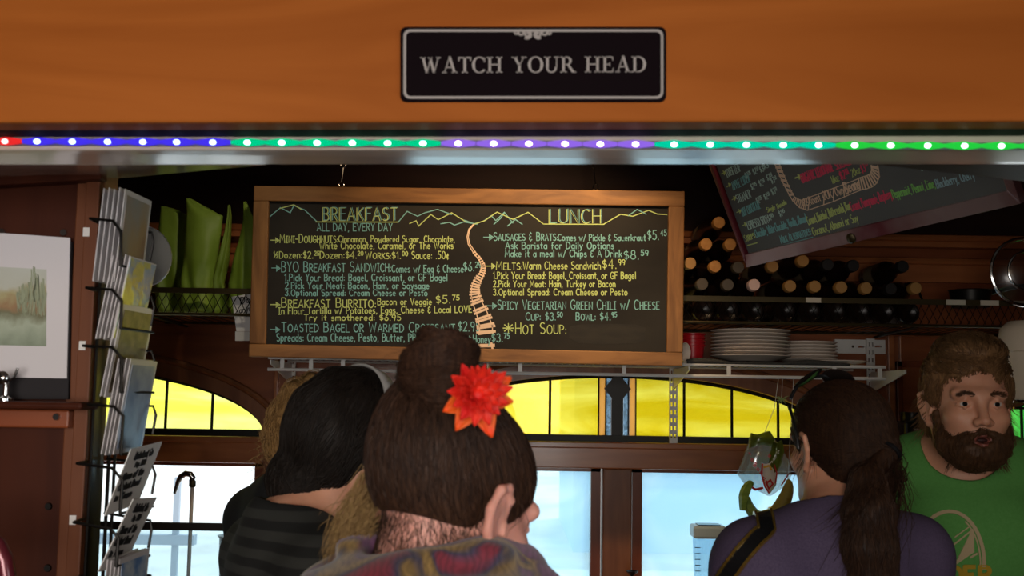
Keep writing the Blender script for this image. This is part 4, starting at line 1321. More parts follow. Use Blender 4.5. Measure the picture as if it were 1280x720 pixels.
# ------------------------------------------------------------------ green coffee bags
M['bag_green'] = mat('bag_green', (128, 156, 50), .5, c2=(146, 174, 66), scale=(10, 10, 10), bump=.5, bscale=22)
YG = 3.40
def bag(profile, depth, lab, seed, YG=3.4):
    """profile: rows of (y, xl, xr) in photo pixels from bottom to top; pinched flat at the top"""
    rng = random.Random(seed)
    fine = []
    for (a0, b0, c0), (a1_, b1, c1) in zip(profile[:-1], profile[1:]):
        for q in range(4):
            f = q / 4
            fine.append((a0 + (a1_ - a0) * f, b0 + (b1 - b0) * f, c0 + (c1 - c0) * f))
    profile = fine + [profile[-1]]
    n = len(profile)
    wr = [(rng.uniform(-1, 1), rng.uniform(4, 16), rng.uniform(5, 18), rng.uniform(0, 6)) for _ in range(7)]
    m = MB()
    vs, fs = [], []
    K_ = 18
    for i, (y, xl, xr) in enumerate(profile):
        t = i / (n - 1)
        d = depth * (1 - t ** 1.6) * (0.75 if i == 0 else 1.0) + .003
        for j in range(2 * K_):
            u = (j if j < K_ else 2 * K_ - 1 - j) / (K_ - 1)
            side = -1 if j < K_ else 1
            px = xl + (xr - xl) * u
            bul = (1 - abs(2 * u - 1) ** 4)
            p = P(px, y + (rng.uniform(-.8, .8) if 0 < i < n - 1 else 0), YG)
            crease = .006 * math.sin(9 * u + seed + 3 * t) * (1 - t) + .0022 * sum(a * math.sin(b * u + c * t + e) for a, b, c, e in wr) * (1 - .8 * t)
            crease += .006 * math.exp(-((t - .18 - .5 * abs(u - .5)) / .05) ** 2)
            vs.append(p + Vector((0, side * d / 2 * (.25 + .75 * bul) + crease, 0)))
    R_ = 2 * K_
    for i in range(n - 1):
        for j in range(R_):
            k = (j + 1) % R_
            fs.append((i * R_ + j, i * R_ + k, (i + 1) * R_ + k, (i + 1) * R_ + j))
    fs.append(tuple(range(R_ - 1, -1, -1)))
    fs.append(tuple((n - 1) * R_ + j for j in range(R_)))
    m.add(vs, fs)
    o = m.build('coffee_bag', M['bag_green'], smooth='all')
    tag(o, lab, 'bag', 'green bags on the wire shelf')
    return o
bag([(391, 198, 230), (380, 196, 232), (352, 195, 233), (320, 197, 233), (290, 199, 232), (268, 200.5, 231.5), (262, 201, 220), (258, 201, 205)], .07, 'leftmost green bag on the wire shelf, beside the greeting cards', 3, 3.46)
bag([(392, 232, 264), (380, 228, 268), (352, 227, 266), (320, 230, 271), (290, 232, 276), (270, 233, 278.5), (258, 233, 256), (248, 232.5, 238)], .075, 'widest and tallest green bag, second from the cards', 5, 3.385)
bag([(393, 268, 284), (381, 264, 287), (353, 263, 281), (320, 272, 287), (290, 281, 289), (270, 284, 289.5), (256, 285, 288)], .05, 'narrow green bag standing edge-on between two wider ones', 8, 3.475)
bag([(394, 292, 318), (382, 287, 322), (354, 286, 320), (325, 292, 322), (300, 299, 322), (275, 304, 318), (252, 304.5, 308)], .07, 'green bag half hidden by the menu board frame, top leaning', 11, 3.40)

# note taped behind the menu board
n_ = thing('paper_note', 'white handwritten note tucked behind the left edge of the menu board', 'note', tuple(P(304, 426, 3.33)))
pn_ = Plane((0, 3.33, 2), (0, -1, 0))
MB().prism([pn_.at(*p) for p in ((289.5, 371), (318, 366), (318, 414), (295.5, 414))], (0, .001, 0)).build('sheet', M['paper'], n_)
MB().prism([pn_.at(*p) for p in ((294, 414.3), (318, 414.3), (318, 426), (294, 426))], (0, .003, 0)).build('holder', M['white_metal'], n_)
m = MB()
write(m, pn_, 'Do', 301, 380, 312, 378, 8, .0022); write(m, pn_, 'anym', 299.5, 391.5, 316, 388, 7, .0022)
m.build('lettering', M['ink'], n_)

# ------------------------------------------------------------------ white wire shelf over the windows
YW = 3.38
ws = thing('white_wire_shelf', 'white wire shelf with plates on slotted wall brackets above the windows', 'shelf', tuple(P(720, 473, YW)))
xa, xb = PX(334, YW), PX(1107, YW)
zt2, zl2 = PZ(453, YW, 720), PZ(467.5, YW, 720)
def zr(y, x):
    return y
m = MB()
for z in (zt2, zl2):
    m.tube([(xa, YW, z), (xb, YW, z)], .0048, 8)
m.tube([(xa, 3.70, zt2), (xb, 3.70, zt2)], .004, 8)
m.build('rail', M['white_metal'], ws, smooth=True)
for px in (352, 388, 428, 560, 650, 780, 911, 1043, 1100):
    x = PX(px, YW)
    MB().box((x - .006, YW - .003, zl2), (x + .006, YW + .003, zt2)).build('lip_stay', M['white_metal'], ws)
m = MB()
x = xa + .01
while x < xb:
    m.tube([(x, YW, zt2 + .003), (x, 3.70, zt2 + .003)], .0016, 4)
    x += .0254
m.build('deck_wires', M['white_metal'], ws)
for px, y1_ in ((366, 512), (612, 500), (840, 555), (1085, 500)):
    x = PX(px, YB)
    zt_, zb_ = PZ(424, YB, px), PZ(y1_, YB, px)
    hol = []
    z = zb_ + .02
    while z < zt_ - .02:
        for s in (-1, 1):
            hol.append([(x + s * .006 - .0028, z), (x + s * .006 + .0028, z), (x + s * .006 + .0028, z + .014), (x + s * .006 - .0028, z + .014)])
        z += .026
    plate([(x - .0135, zb_), (x + .0135, zb_), (x + .0135, zt_), (x - .0135, zt_)], hol, lambda a, b: (a, YB - .035, b), (0, .012, 0)).build('slotted_upright', M['white_metal'], ws)
    m = MB()
    m.prism([(x - .002, YB - .03, zt2 - .006), (x - .002, YW + .01, zt2 - .006), (x - .002, YW + .01, zt2 - .018), (x - .002, YB - .03, zt2 - .075)], (.004, 0, 0))
    m.build('bracket_arm', M['white_metal'], ws)
zdeck = zt2 + .005

# black mesh liner under the crockery
M['mesh_black'] = mat('mesh_black', (44, 44, 42), .8, c2=(62, 62, 58), scale=(300, 300, 300))
m = MB()
x0, x1 = PX(858, YW), PX(1062, YW)
N = 60
vs, fs = [], []
for i in range(N + 1):
    u = i / N
    x = x0 + (x1 - x0) * u
    wv = .010 * max(0, math.sin(u * 9.5 + .6)) + .004
    for y, z in ((YW - .004, zdeck - .004), (YW - .006, zdeck + wv), (YW + .02, zdeck + .003), (3.68, zdeck + .003)):
        vs.append((x, y, z))
for i in range(N):
    for j in range(3):
        a = i * 4 + j
        fs.append((a, a + 4, a + 5, a + 1))
m.add(vs, fs)
o = m.build('shelf_liner', M['mesh_black'], smooth='all')
o.modifiers.new('thickness', 'SOLIDIFY').thickness = .0015
tag(o, 'black mesh liner rumpled under the plates on the white wire shelf', 'liner')

# plates
def plate_proto(r):
    return MB().lathe([(.001, .002), (r * .55, .0), (r * .60, .003), (r * .82, .009), (r, .0165), (r * 1.003, .0185), (r * .985, .0195), (r * .80, .0125), (r * .58, .006), (.001, .005)], (0, 0, 0), (0, 0, 1), 56, caps=False)
def stack(px, r, n, dz, names, base, group, y):
    c = Vector((PX(px, y, 440), y, zdeck + .006 + base))
    first = None
    for k in range(n):
        loc = c + Vector((.0015 * math.sin(k * 2.1), .001 * math.cos(k * 1.7), k * dz))
        if first is None:
            o = first = plate_proto(r).build('dinner_plate' if r > .12 else 'side_plate', M['ceramic'], smooth=True, origin=(0, 0, 0))
        else:
            o = first.copy()
            COL.objects.link(o)
        o.location = loc
        tag(o, names(k, n), 'plate', group)
ORD = ['bottom', 'second', 'third', 'fourth', 'fifth', 'sixth', 'seventh', 'eighth', 'ninth']
stack(938, .124, 8, .0112, lambda k, n: ('bottom plate of the tall stack of large plates' if k == 0 else 'topmost plate of the tall stack of large plates' if k == n - 1 else ORD[k] + ' plate from the bottom of the tall large stack'), .004, 'large plates on the white wire shelf', 3.515)
stack(1009, .094, 6, .0105, lambda k, n: ('bottom plate of the short stack of small plates' if k == 0 else 'topmost plate of the short stack of small plates' if k == n - 1 else ORD[k] + ' plate from the bottom of the short small stack'), .0, 'small plates on the white wire shelf', 3.58)
c = Vector((PX(1052, 3.44, 447), 3.46, zdeck + .004))
m = MB()
m.lathe([(.001, .002), (.05, .0), (.075, .006), (.085, .009), (.083, .011), (.06, .005), (.001, .004)], c, (0, 0, 1), 40, caps=False)
tag(m.build('shallow_dish', M['ceramic'], smooth=True), 'shallow white dish on the shelf right of the small plates', 'dish')

# red plastic baskets and a white cup on its side
cx = PX(866, 3.5, 430)
fr = None
for k in range(4):
    if fr is None:
        m = MB()
        m.lathe([(.001, .0), (.030, .0), (.036, .05), (.040, .052), (.040, .056), (.033, .055), (.028, .004), (.001, .003)], (0, 0, 0), (0, 0, 1), 32, caps=False)
        fr = o = m.build('red_cup', M['red_plastic'], smooth=True, origin=(0, 0, 0))
    else:
        o = fr.copy()
        COL.objects.link(o)
    o.location = (cx, 3.5, zdeck + .004 + k * .0115)
    tag(o, ('bottom', 'second lowest', 'third lowest', 'topmost')[k] + ' red plastic cup of the nested stack beside the menu board', 'cup', 'nested red cups')
c = P(851, 438.5, 3.40)
wc = thing('white_cup', 'white cup lying on its side, open rim beside the red cups', 'cup', (c.x, c.y, zdeck))
MB().lathe([(.001, .07), (.020, .07), (.0285, .002), (.0295, .0), (.0275, .0), (.019, .066), (.001, .066)], (c.x + .012, c.y - .015, zdeck + .031), Vector((-.75, .66, 0)), 32, caps=False).build('cup_body', M['ceramic'], wc, smooth=True)

# white wall bracket plate at the right end
x0, x1 = PX(1042, YB), PX(1105, YB)
zt_, zb_ = PZ(425, YB, 1075), PZ(442.5, YB, 1075)
hp = thing('hang_rail', 'white slotted metal hang rail screwed to the wall behind the plates', 'rail', ((x0 + x1) / 2, YB - .02, zb_))
hol = [[(x1 - .035, zb_ + .022), (x1 - .012, zb_ + .022), (x1 - .012, zb_ + .028), (x1 - .035, zb_ + .028)], [(x1 - .09, zb_ + .02), (x1 - .07, zb_ + .02), (x1 - .07, zb_ + .026), (x1 - .09, zb_ + .026)]]
plate([(x0, zb_), (x1, zb_), (x1, zt_), (x0, zt_)], hol, lambda a, b: (a, YB - .02, b), (0, .018, 0)).build('rail_body', M['white_metal'], hp)
MB().lathe([(.004, -.003), (.005, 0)], (x0 + .06, YB - .02, (zt_ + zb_) / 2), (0, 1, 0), 12).build('screw', M['chrome'], hp)

# ------------------------------------------------------------------ hanging bag, ribbon banana and air plant
YH = 3.42
hk = P(978, 474, YH)
ap = thing('air_plant', 'tiny pale green air plant hanging on a thread from the white shelf', 'plant', tuple(P(978, 512, YH)))
m = MB()
c = P(977, 500, YH)
rng = random.Random(3)
for k in range(26):
    a, b = rng.uniform(0, 2 * PI), rng.uniform(-.6, 1.0)
    d = Vector((math.cos(a), math.sin(a) * .8, b)).normalized()
    L_ = rng.uniform(.012, .028)
    m.tube([c, c + d * L_ * .6, c + d * L_ + Vector((0, 0, -.005))], [.0016, .0012, .0003], 5)
m.build('leaves', mat('air_plant_green', (150, 170, 110), .6), ap, smooth=True)
MB().tube([c, hk], .0008, 5).build('thread', M['white_metal'], ap)
# clear snack bag
M['clear_bag'] = glassy('clear_bag', (.80, .80, .78), .14, haze=.10, rough=.12)
M['bag_olive'] = glassy('bag_olive', (.40, .42, .12), .10, haze=.4, hazec=(.4, .42, .15))
M['bag_red'] = mat('bag_red', (206, 40, 46), .5)
M['bag_yellow'] = mat('bag_yellow', (228, 178, 50), .5)
pb = Plane((0, YH, 2), (0, -1, 0))
cb = thing('snack_bag', 'clear printed snack bag hanging in front of the right window', 'bag', tuple(P(955, 612, YH)))
def bulge(outline, rows, depth, name, mm, parent, y0=YH):
    """closed pillow between left and right edges"""
    m = MB()
    vs, fs = [], []
    K_ = 10
    n = len(rows)
    for i, (y, xl, xr) in enumerate(rows):
        t = i / (n - 1)
        d = depth * math.sin(PI * min(max(t, .04), .96)) ** .6
        for j in range(2 * K_):
            u = (j if j < K_ else 2 * K_ - 1 - j) / (K_ - 1)
            side = -1 if j < K_ else 1
            p = P(xl + (xr - xl) * u, y + 2.0 * math.sin(u * 5 + i), y0)
            vs.append(p + Vector((0, side * (d / 2 * (1 - abs(2 * u - 1) ** 3) + .0008) + .003 * math.sin(8 * u + 2 * i), 0)))
    R_ = 2 * K_
    for i in range(n - 1):
        for j in range(R_):
            k = (j + 1) % R_
            fs.append((i * R_ + j, i * R_ + k, (i + 1) * R_ + k, (i + 1) * R_ + j))
    m.add(vs, fs)
    return m.build(name, mm, parent, smooth='all')
bulge(None, [(541, 938, 962), (556, 934, 974), (575, 927, 986), (592, 921, 990), (606, 930, 982), (618, 952, 968)], .05, 'clear_film', M['clear_bag'], cb)
bulge(None, [(541, 939, 963), (549, 937, 968), (558, 936, 966)], .054, 'olive_top_band', M['bag_olive'], cb, YH - .002)
bulge(None, [(552, 966, 978), (565, 963, 980), (580, 960, 976), (592, 962, 970)], .03, 'olive_sticker', M['bag_olive'], cb, YH - .032)
bulge(None, [(578, 952, 968), (590, 953, 972), (605, 955, 970), (616, 960, 962)], .02, 'printed_card', M['paper'], cb, YH - .034)
m = MB()
pb2 = Plane((0, YH - .047, 2), (0, -1, 0))
draw(m, pb2, [(953, 580), (952, 594), (956, 608), (961, 616)], .0045)
draw(m, pb2, [(968, 581), (971, 592), (969, 604)], .003)
for k in range(16):
    x, y = 936 + (k * 7.3) % 26, 566 + (k * 11.7) % 40
    draw(m, pb2, [(x, y), (x + 2.5, y + 2)], .003)
draw(m, pb2, [(936, 606), (944, 612), (953, 610)], .007)
draw(m, pb2, [(977, 606), (986, 592)], .004)
draw(m, pb2, [(958, 604), (963, 600), (966, 605), (961, 611), (958, 604)], .005)
m.build('red_print', M['bag_red'], cb)
m = MB()
draw(m, pb2, [(955, 584), (962, 582), (964, 587)], .006)
m.build('yellow_print', M['bag_yellow'], cb)
m = MB()
write(m, pb2, 'nut', 962, 583, 974, 566, 5, .002)
m.build('lettering', M['paper'], cb)
MB().tube([P(955, 543, YH), P(968, 510, YH), P(973, 474, YH)], .0009, 5).build('thread', M['white_metal'], cb)
# banana shaped hanging ornament, half wrapped in green leaf
bn = thing('hanging_banana', 'curved yellow banana with folded green peel hanging below the snack bag', 'banana', tuple(P(960, 650, YH - .07)))
def curve_tube(pts, rs, yy, n=10, sub=6):
    P3 = [P(x, y, yy) for x, y in pts]
    out, ro = [], []
    for i in range(len(P3) - 1):
        p0, p1, p2, p3 = P3[max(i - 1, 0)], P3[i], P3[i + 1], P3[min(i + 2, len(P3) - 1)]
        for k in range(sub):
            t = k / sub
            out.append(.5 * ((2 * p1) + (p2 - p0) * t + (2 * p0 - 5 * p1 + 4 * p2 - p3) * t * t + (3 * p1 - p0 - 3 * p2 + p3) * t ** 3))
            ro.append(rs[i] * (1 - t) + rs[i + 1] * t)
    out.append(P3[-1]); ro.append(rs[-1])
    return out, ro
M['banana'] = mat('banana', (186, 168, 84), .5, c2=(150, 120, 60), scale=(30, 30, 30), lo=.55, hi=.75)
M['peel_green'] = mat('peel_green', (104, 138, 44), .45, c2=(150, 178, 80), scale=(12, 12, 50), trans=0.0)
pt, rs = curve_tube([(962, 645), (972, 638), (981, 624), (985, 612), (986, 604), (984, 600)], [.018, .022, .021, .017, .011, .005], YH - .07)
MB().tube(pt, rs, 12).build('banana_fruit', M['banana'], bn, smooth='all')
pt, rs = curve_tube([(978, 648), (962, 649), (946, 645), (937, 634), (933, 622)], [.018, .021, .019, .016, .012], YH - .07)
MB().tube(pt, rs, 5).build('green_peel', M['peel_green'], bn)
pt, rs = curve_tube([(929, 638), (930, 622), (933, 612), (938, 605), (941, 607)], [.010, .016, .016, .012, .004], YH - .078)
MB().tube(pt, rs, 5).build('green_peel', M['peel_green'], bn)
MB().tube([P(985, 600, YH - .07), P(987, 560, YH - .05), P(992, 474, YH)], .0009, 5).build('thread', M['white_metal'], bn)

# ------------------------------------------------------------------ counter under the windows and what stands on it
ct = thing('serving_counter', 'long wooden counter below the windows', 'counter', (0, 3.55, 0))
MB().box((-2.2, 3.36, .05), (2.2, 3.72, .86)).build('cabinet_body', M['wall_wood_v'], ct, bevel=.004)
MB().box((-2.25, 3.30, .86), (2.25, 3.735, .90)).build('worktop', M['trim_wood'], ct, bevel=.006)
ZT = .90
fa = thing('tap', 'chrome gooseneck tap standing in the left window', 'tap', (PX(238, 3.62, 640), 3.62, ZT))
x, y = PX(239, 3.62, 640), 3.62
ztop = PZ(603, 3.62, 238)
m = MB().lathe([(.026, 0), (.026, .01), (.016, .018), (.009, .05)], (x, y, ZT), (0, 0, 1), 24)
m.tube([(x, y, ZT + .02), (x, y, ztop)], .0062, 12)
m.build('riser', mat('brushed_steel', (190, 186, 182), .5), fa, smooth=True)
pts = [P(*p, 3.62) for p in ((239, 602), (241, 597), (238, 593), (232, 592), (226, 596), (222, 603), (218, 617))]
m = MB().tube(pts, [.009, .010, .010, .010, .0095, .008, .005], 10)
for k in range(12):
    q = Vector(pts[1]).lerp(Vector(pts[-2]), k / 11)
m.build('spout', M['chrome'], fa, smooth=True)
MB().lathe([(.0085, 0), (.011, .004), (.011, .018), (.0085, .022)], (x, y, ztop - .015), (0, 0, 1), 16).build('collar', M['brass_metal'], fa, smooth=True)
gs = thing('glass_screen', 'glass counter screen with a dark top rail in front of the left window', 'screen', (PX(230, 3.45, 690), 3.45, ZT))
xa, xb = PX(-60, 3.45), PX(420, 3.45)
zr_ = PZ(658.5, 3.45, 230)
M['screen_glass'] = glassy('screen_glass', (.80, .90, .93), .05, haze=.05)
MB().box((xa, 3.446, ZT), (xb, 3.454, zr_)).build('glass_sheet', M['screen_glass'], gs)
MB().box((xa, 3.438, zr_ - .010), (xb, 3.462, zr_ + .012)).build('top_rail', M['rubber'], gs, bevel=.003)
MB().box((xa, 3.438, ZT), (xa + .02, 3.462, zr_)).build('end_post', M['rubber'], gs)
MB().box((xb - .02, 3.438, ZT), (xb, 3.462, zr_)).build('end_post', M['rubber'], gs)
jar = thing('ribbed_tub', 'pale tub behind the glass screen beside the striped shirt', 'tub', (PX(298, 3.55, 690), 3.57, ZT))
x, y = PX(298, 3.57, 690), 3.57
MB().lathe([(.001, 0), (.05, 0), (.06, PZ(672, 3.57, 298) - ZT), (.066, PZ(669, 3.57, 298) - ZT), (.05, PZ(668, 3.57, 298) - ZT), (.001, PZ(668, 3.57, 298) - ZT)], (x, y, ZT), (0, 0, 1), 32, caps=False).build('tub_body', mat('tub_blue', (176, 196, 200), .4), jar, smooth=True)
bl = thing('blender_jug', 'clear jug with a grey lid on the counter in the right window', 'jug', (PX(885, 3.6, 690), 3.6, ZT))
x, y = PX(885, 3.6, 690), 3.6
z0, z1 = PZ(672, 3.6, 885), PZ(656, 3.6, 885)
M['jug_clear'] = glassy('jug_clear', (.72, .86, .94), .10, haze=.15)
m = MB()
w0, w1 = .040, .048
m.hexa([(x - w0, y - w0, ZT), (x + w0, y - w0, ZT), (x + w0, y + w0, ZT), (x - w0, y + w0, ZT)], (0, 0, .002))
m.lathe([(w0, .0), (w1, z0 - ZT)], (x, y, ZT), (0, 0, 1), 28, caps=False)
m.build('jug_body', M['jug_clear'], bl, smooth=True)
MB().prism([(x + a * 1, y + b, z0) for a, b in ((-.052, -.045), (.052, -.045), (.052, .045), (-.052, .045))], (0, 0, z1 - z0)).build('lid', mat('jug_lid', (190, 208, 218), .35), bl, bevel=.008)
MB().box((x - .035, y - .03, z1), (x + .035, y + .03, z1 + .003)).build('lid_cap', M['black_plastic'], bl)
m = MB()
for k in range(12):
    z = ZT + .05 + k * .018
    m.box((x - .042 - .0 - (z - ZT) * .02, y - .035, z), (x - .030, y - .031, z + .002))
m.build('scale_marks', M['ink'], bl)
for px, py, lab, r in ((672, 711, 'black funnel topped bottle behind the bun woman’s cheek'.replace('’', "'"), .014), (790, 717, 'dark open funnel bottle at the bottom of the centre post', .02)):
    y = 3.5
    x, z = PX(px, y, 715), PZ(py, y, px)
    fb = thing('pour_bottle', lab, 'bottle', (x, y, ZT), 'pour bottles on the counter')
    MB().lathe([(.001, 0), (.032, 0), (.034, .01), (.034, .10), (.012, z - ZT - .03), (.010, z - ZT - .012)], (x, y, ZT), (0, 0, 1), 24).build('bottle_body', M['glass_brown'], fb, smooth=True)
    MB().lathe([(.004, -.014), (.005, -.006), (r, .008), (r * .9, .008), (.004, -.002)], (x, y, z), (0, 0, 1), 24).build('funnel_cap', M['black_plastic'], fb, smooth=True)

# ------------------------------------------------------------------ right hand side: dispenser, storage bin
y = 3.62
x0, x1 = PX(1132, y, 560), PX(1161, y, 560)
z0, z1, z2_ = PZ(592, y, 1146), PZ(570, y, 1146), PZ(527, y, 1146)
dp = thing('wall_dispenser', 'black wall dispenser with a grey lever beside the bearded man', 'dispenser', ((x0 + x1) / 2, y, z0 - .05))
m = MB()
m.box((x0, y, z1), (x1, YB - .002, z2_))
m.build('housing', M['black_plastic'], dp, bevel=.008)
MB().lathe([(.0, 0), (.036, 0), (.038, .01), (.036, .03)], ((x0 + x1) / 2, y + .04, z2_), (0, 0, 1), 24).build('lid', M['black_plastic'], dp, smooth=True)
MB().box((x0 + .006, y + .005, z0 - .06), (x1 - .004, YB - .002, z1)).build('back_plate', mat('steel_grey', (120, 118, 116), .4, .5), dp, bevel=.003)
MB().lathe([(.013, -.012), (.014, .002)], ((x0 + x1) / 2, y + .005, z0 - .004), (0, 1, 0), 20).build('dial', M['black_plastic'], dp, smooth=True)
MB().box(((x0 + x1) / 2 + .006, y - .02, z0 - .02), ((x0 + x1) / 2 + .014, y, z0 + .016)).build('lever', M['chrome'], dp)
m = MB()
for k in range(4):
    zz = z1 + .045 + k * .012
    m.box((x0 + .03, y - .0015, zz), (x1 - .012, y, zz + .006))
m.build('panel_print', mat('print_grey', (140, 140, 140), .5), dp)
MB().box((x0 - .016, y + .03, z1 + .03), (x0, y + .06, z1 + .06)).build('side_button', M['black_plastic'], dp, bevel=.004)
y = 2.95
c = P(1293, 500, y)
sb = thing('storage_bin', 'translucent white rounded storage bin behind the bearded man at the right edge', 'bin', tuple(c))
M['bin_plastic'] = mat('bin_plastic', (196, 180, 160), .4, trans=.0)
z1_, zt_ = PZ(440, y, 1290), PZ(402, y, 1290)
m = MB()
m.lathe([(.001, 0), (.075, 0), (.080, z1_ - c.z), (.086, z1_ - c.z + .004)], c, (0, 0, 1), 40, caps=False)
m.build('tub', M['bin_plastic'], sb, smooth=True)
MB().lathe([(.088, z1_ - c.z), (.088, z1_ - c.z + .012), (.08, zt_ - c.z - .02), (.06, zt_ - c.z), (.001, zt_ - c.z + .004)], c, (0, 0, 1), 40, caps=False).build('lid', M['bin_plastic'], sb, smooth=True)
# bracket shelf that carries the bin
bs = thing('bracket_shelf', 'narrow wire shelf under the storage bin at the right edge', 'shelf', (c.x + .3, y, c.z - .03))
m = MB()
for k in range(7):
    yy = y - .09 + k * .03
    m.tube([(c.x - .095, yy, c.z - .004), (XR, yy, c.z - .004)], .0035, 6)
m.tube([(c.x - .095, y - .09, c.z - .004), (c.x - .095, y + .09, c.z - .004)], .004, 6)
m.build('deck_wires', M['chrome'], bs, smooth=True)
m = MB()
m.tube([(c.x - .095, y - .09, c.z - .022), (XR, y - .09, c.z - .022)], .0035, 6)
m.build('front_rail', M['chrome'], bs, smooth=True)

# ------------------------------------------------------------------ left partition: art print on its ledge
yl = YP - .02
pa = Plane((0, YP - .016, 2), (0, -1, 0))
pr = thing('art_print', 'pale matted watercolour print of reeds by a pond standing on the left ledge', 'picture', tuple(pa.at(20, 500)))
MB().prism([pa.at(*p) for p in ((-90, 287), (89, 302), (85, 499), (-90, 499))], (0, .008, 0)).build('backing_board', M['rubber'], pr)
MB().prism([pa.at(*p) + Vector((0, -.002, 0)) for p in ((-85, 285.5), (88, 297.5), (84, 473), (-85, 470))], (0, .002, 0)).build('mat_board', mat('mat_board', (214, 210, 214), .6), pr)
# the watercolour itself
def paint_mat():
    m = bpy.data.materials.new('watercolour')
    m.use_nodes = True
    nt = m.node_tree
    b = nt.nodes['Principled BSDF']
    b.inputs['Roughness'].default_value = .6
    tc = nt.nodes.new('ShaderNodeTexCoord')
    sp = nt.nodes.new('ShaderNodeSeparateXYZ')
    nt.links.new(tc.outputs['Object'], sp.inputs[0])
    no = nt.nodes.new('ShaderNodeTexNoise')
    no.inputs['Scale'].default_value = 42
    no.inputs['Detail'].default_value = 6
    nt.links.new(tc.outputs['Object'], no.inputs[0])
    ad = nt.nodes.new('ShaderNodeMath'); ad.operation = 'MULTIPLY_ADD'
    ad.inputs[1].default_value = .05
    nt.links.new(no.outputs['Fac'], ad.inputs[0]); nt.links.new(sp.outputs['Z'], ad.inputs[2])
    mr = nt.nodes.new('ShaderNodeMapRange')
    mr.inputs['From Min'].default_value = .108; mr.inputs['From Max'].default_value = .24
    nt.links.new(ad.outputs[0], mr.inputs['Value'])
    r = nt.nodes.new('ShaderNodeValToRGB')
    e_ = r.color_ramp.elements
    e_[0].position, e_[0].color = 0, (*lin((130, 142, 122)), 1)
    e_[1].position, e_[1].color = 1, (*lin((190, 194, 186)), 1)
    for p_, c_ in ((.25, (168, 178, 158)), (.38, (112, 112, 84)), (.48, (150, 118, 84)), (.6, (168, 158, 116)), (.72, (186, 188, 176))):
        k = e_.new(p_); k.color = (*lin(c_), 1)
    nt.links.new(mr.outputs[0], r.inputs[0])
    nt.links.new(r.outputs[0], b.inputs['Base Color'])
    return m
MB().prism([pa.at(*p) + Vector((0, -.0026, 0)) for p in ((-66, 330), (59, 337), (58.5, 433), (-66, 430))], (0, .0008, 0)).build('painting', paint_mat(), pr)
m = MB()
rng = random.Random(9)
pa2 = Plane((0, YP - .0186, 2), (0, -1, 0))
for k in range(110):
    x = rng.uniform(22, 58); y = rng.uniform(372, 395)
    h = rng.uniform(14, 48) * (1 - abs(x - 44) / 34)
    draw(m, pa2, [(x, y), (x + rng.uniform(-2, 2), y - h)], .0011, .0008)
m.build('painted_reeds', mat('reed_green', (150, 158, 132), .7), pr)
lg = thing('wall_ledge', 'dark red-brown wooden ledge fixed across the left partition', 'shelf', tuple(P(30, 535, YP)))
a, b = P(-300, 500.5, YP - .07), P(104, 503, YP - .07)
m = MB().box((XL + .02, YP - .075, P(60, 512, YP - .07).z), (b.x, YP, P(60, 502, YP - .07).z))
m.build('shelf_board', M['dark_wood'], lg, bevel=.005)
m = MB().box((XL + .02, YP - .03, P(60, 535, YP - .03).z), (P(86, 520, YP - .03).x, YP, P(60, 512, YP - .03).z))
m.build('support_cleat', mat('cleat_wood', (122, 58, 30), .35, c2=(140, 72, 40), scale=(3, 20, 20), coat=.4), lg, bevel=.003)
p = P(71, 521, YP - .03)
MB().lathe([(.0, -.004), (.005, -.004), (.006, 0)], p, (0, 1, 0), 14).build('screw', M['chrome'], lg, smooth=True)
# small chrome clip stand on the ledge
zl_ = P(60, 502, YP - .07).z
c = P(8, 480, YP - .05)
ck = thing('chrome_clip', 'little chrome clip stand on the ledge at the far left edge', 'clip', (c.x, c.y, zl_))
MB().lathe([(.012, 0), (.012, .004), (.005, .008), (.005, .02), (.004, .03)], (c.x, c.y, zl_), (0, 0, 1), 20).build('base', M['chrome'], ck, smooth=True)
zt_ = zl_ + .034
MB().lathe([(.002, 0), (.009, .001), (.010, .008), (.006, .012), (.001, .013)], (c.x - .001, c.y - .006, zt_), (0, -1, .1), 20).build('clip_head', M['chrome'], ck, smooth=True)
MB().tube([(c.x, c.y, zt_ - .006), (c.x + .012, c.y, zt_ + .004), (c.x + .016, c.y, zt_ + .016)], .0024, 8).build('clip_arm', M['chrome'], ck, smooth=True)
# rim of a red chair back at the bottom left corner
y = 1.5
pts = [P(x_, y_, y) for x_, y_ in ((-40, 668), (-20, 670), (-4, 682), (5, 700), (9, 725), (10, 800))]
ch = thing('chair', 'red-brown bentwood chair back just entering the bottom left corner', 'chair', (P(-40, 700, y).x, y + .2, 0))
xm = P(-40, 700, y).x
full = [(2 * xm - p.x, y, p.z) for p in reversed(pts)] + [tuple(p) for p in pts[1:]]
r0, l0 = full[-1], full[0]
MB().tube([(l0[0], y, .45)] + full + [(r0[0], y, .45)], .012, 10).build('backrest', M['maroon'], ch, smooth=True)
MB().lathe([(.19, 0), (.2, .015), (.19, .03), (.001, .032)], (xm, y + .2 - .17 + .0, .44), (0, 0, 1), 32).build('seat', M['maroon'], ch, smooth=True)
for sx in (-1, 1):
    for sy in (-1, 1):
        MB().tube([(xm + sx * .12, y + .03 + sy * .12, .44), (xm + sx * .16, y + .03 + sy * .16, 0)], .014, 8).build('leg', M['maroon'], ch, smooth=True)
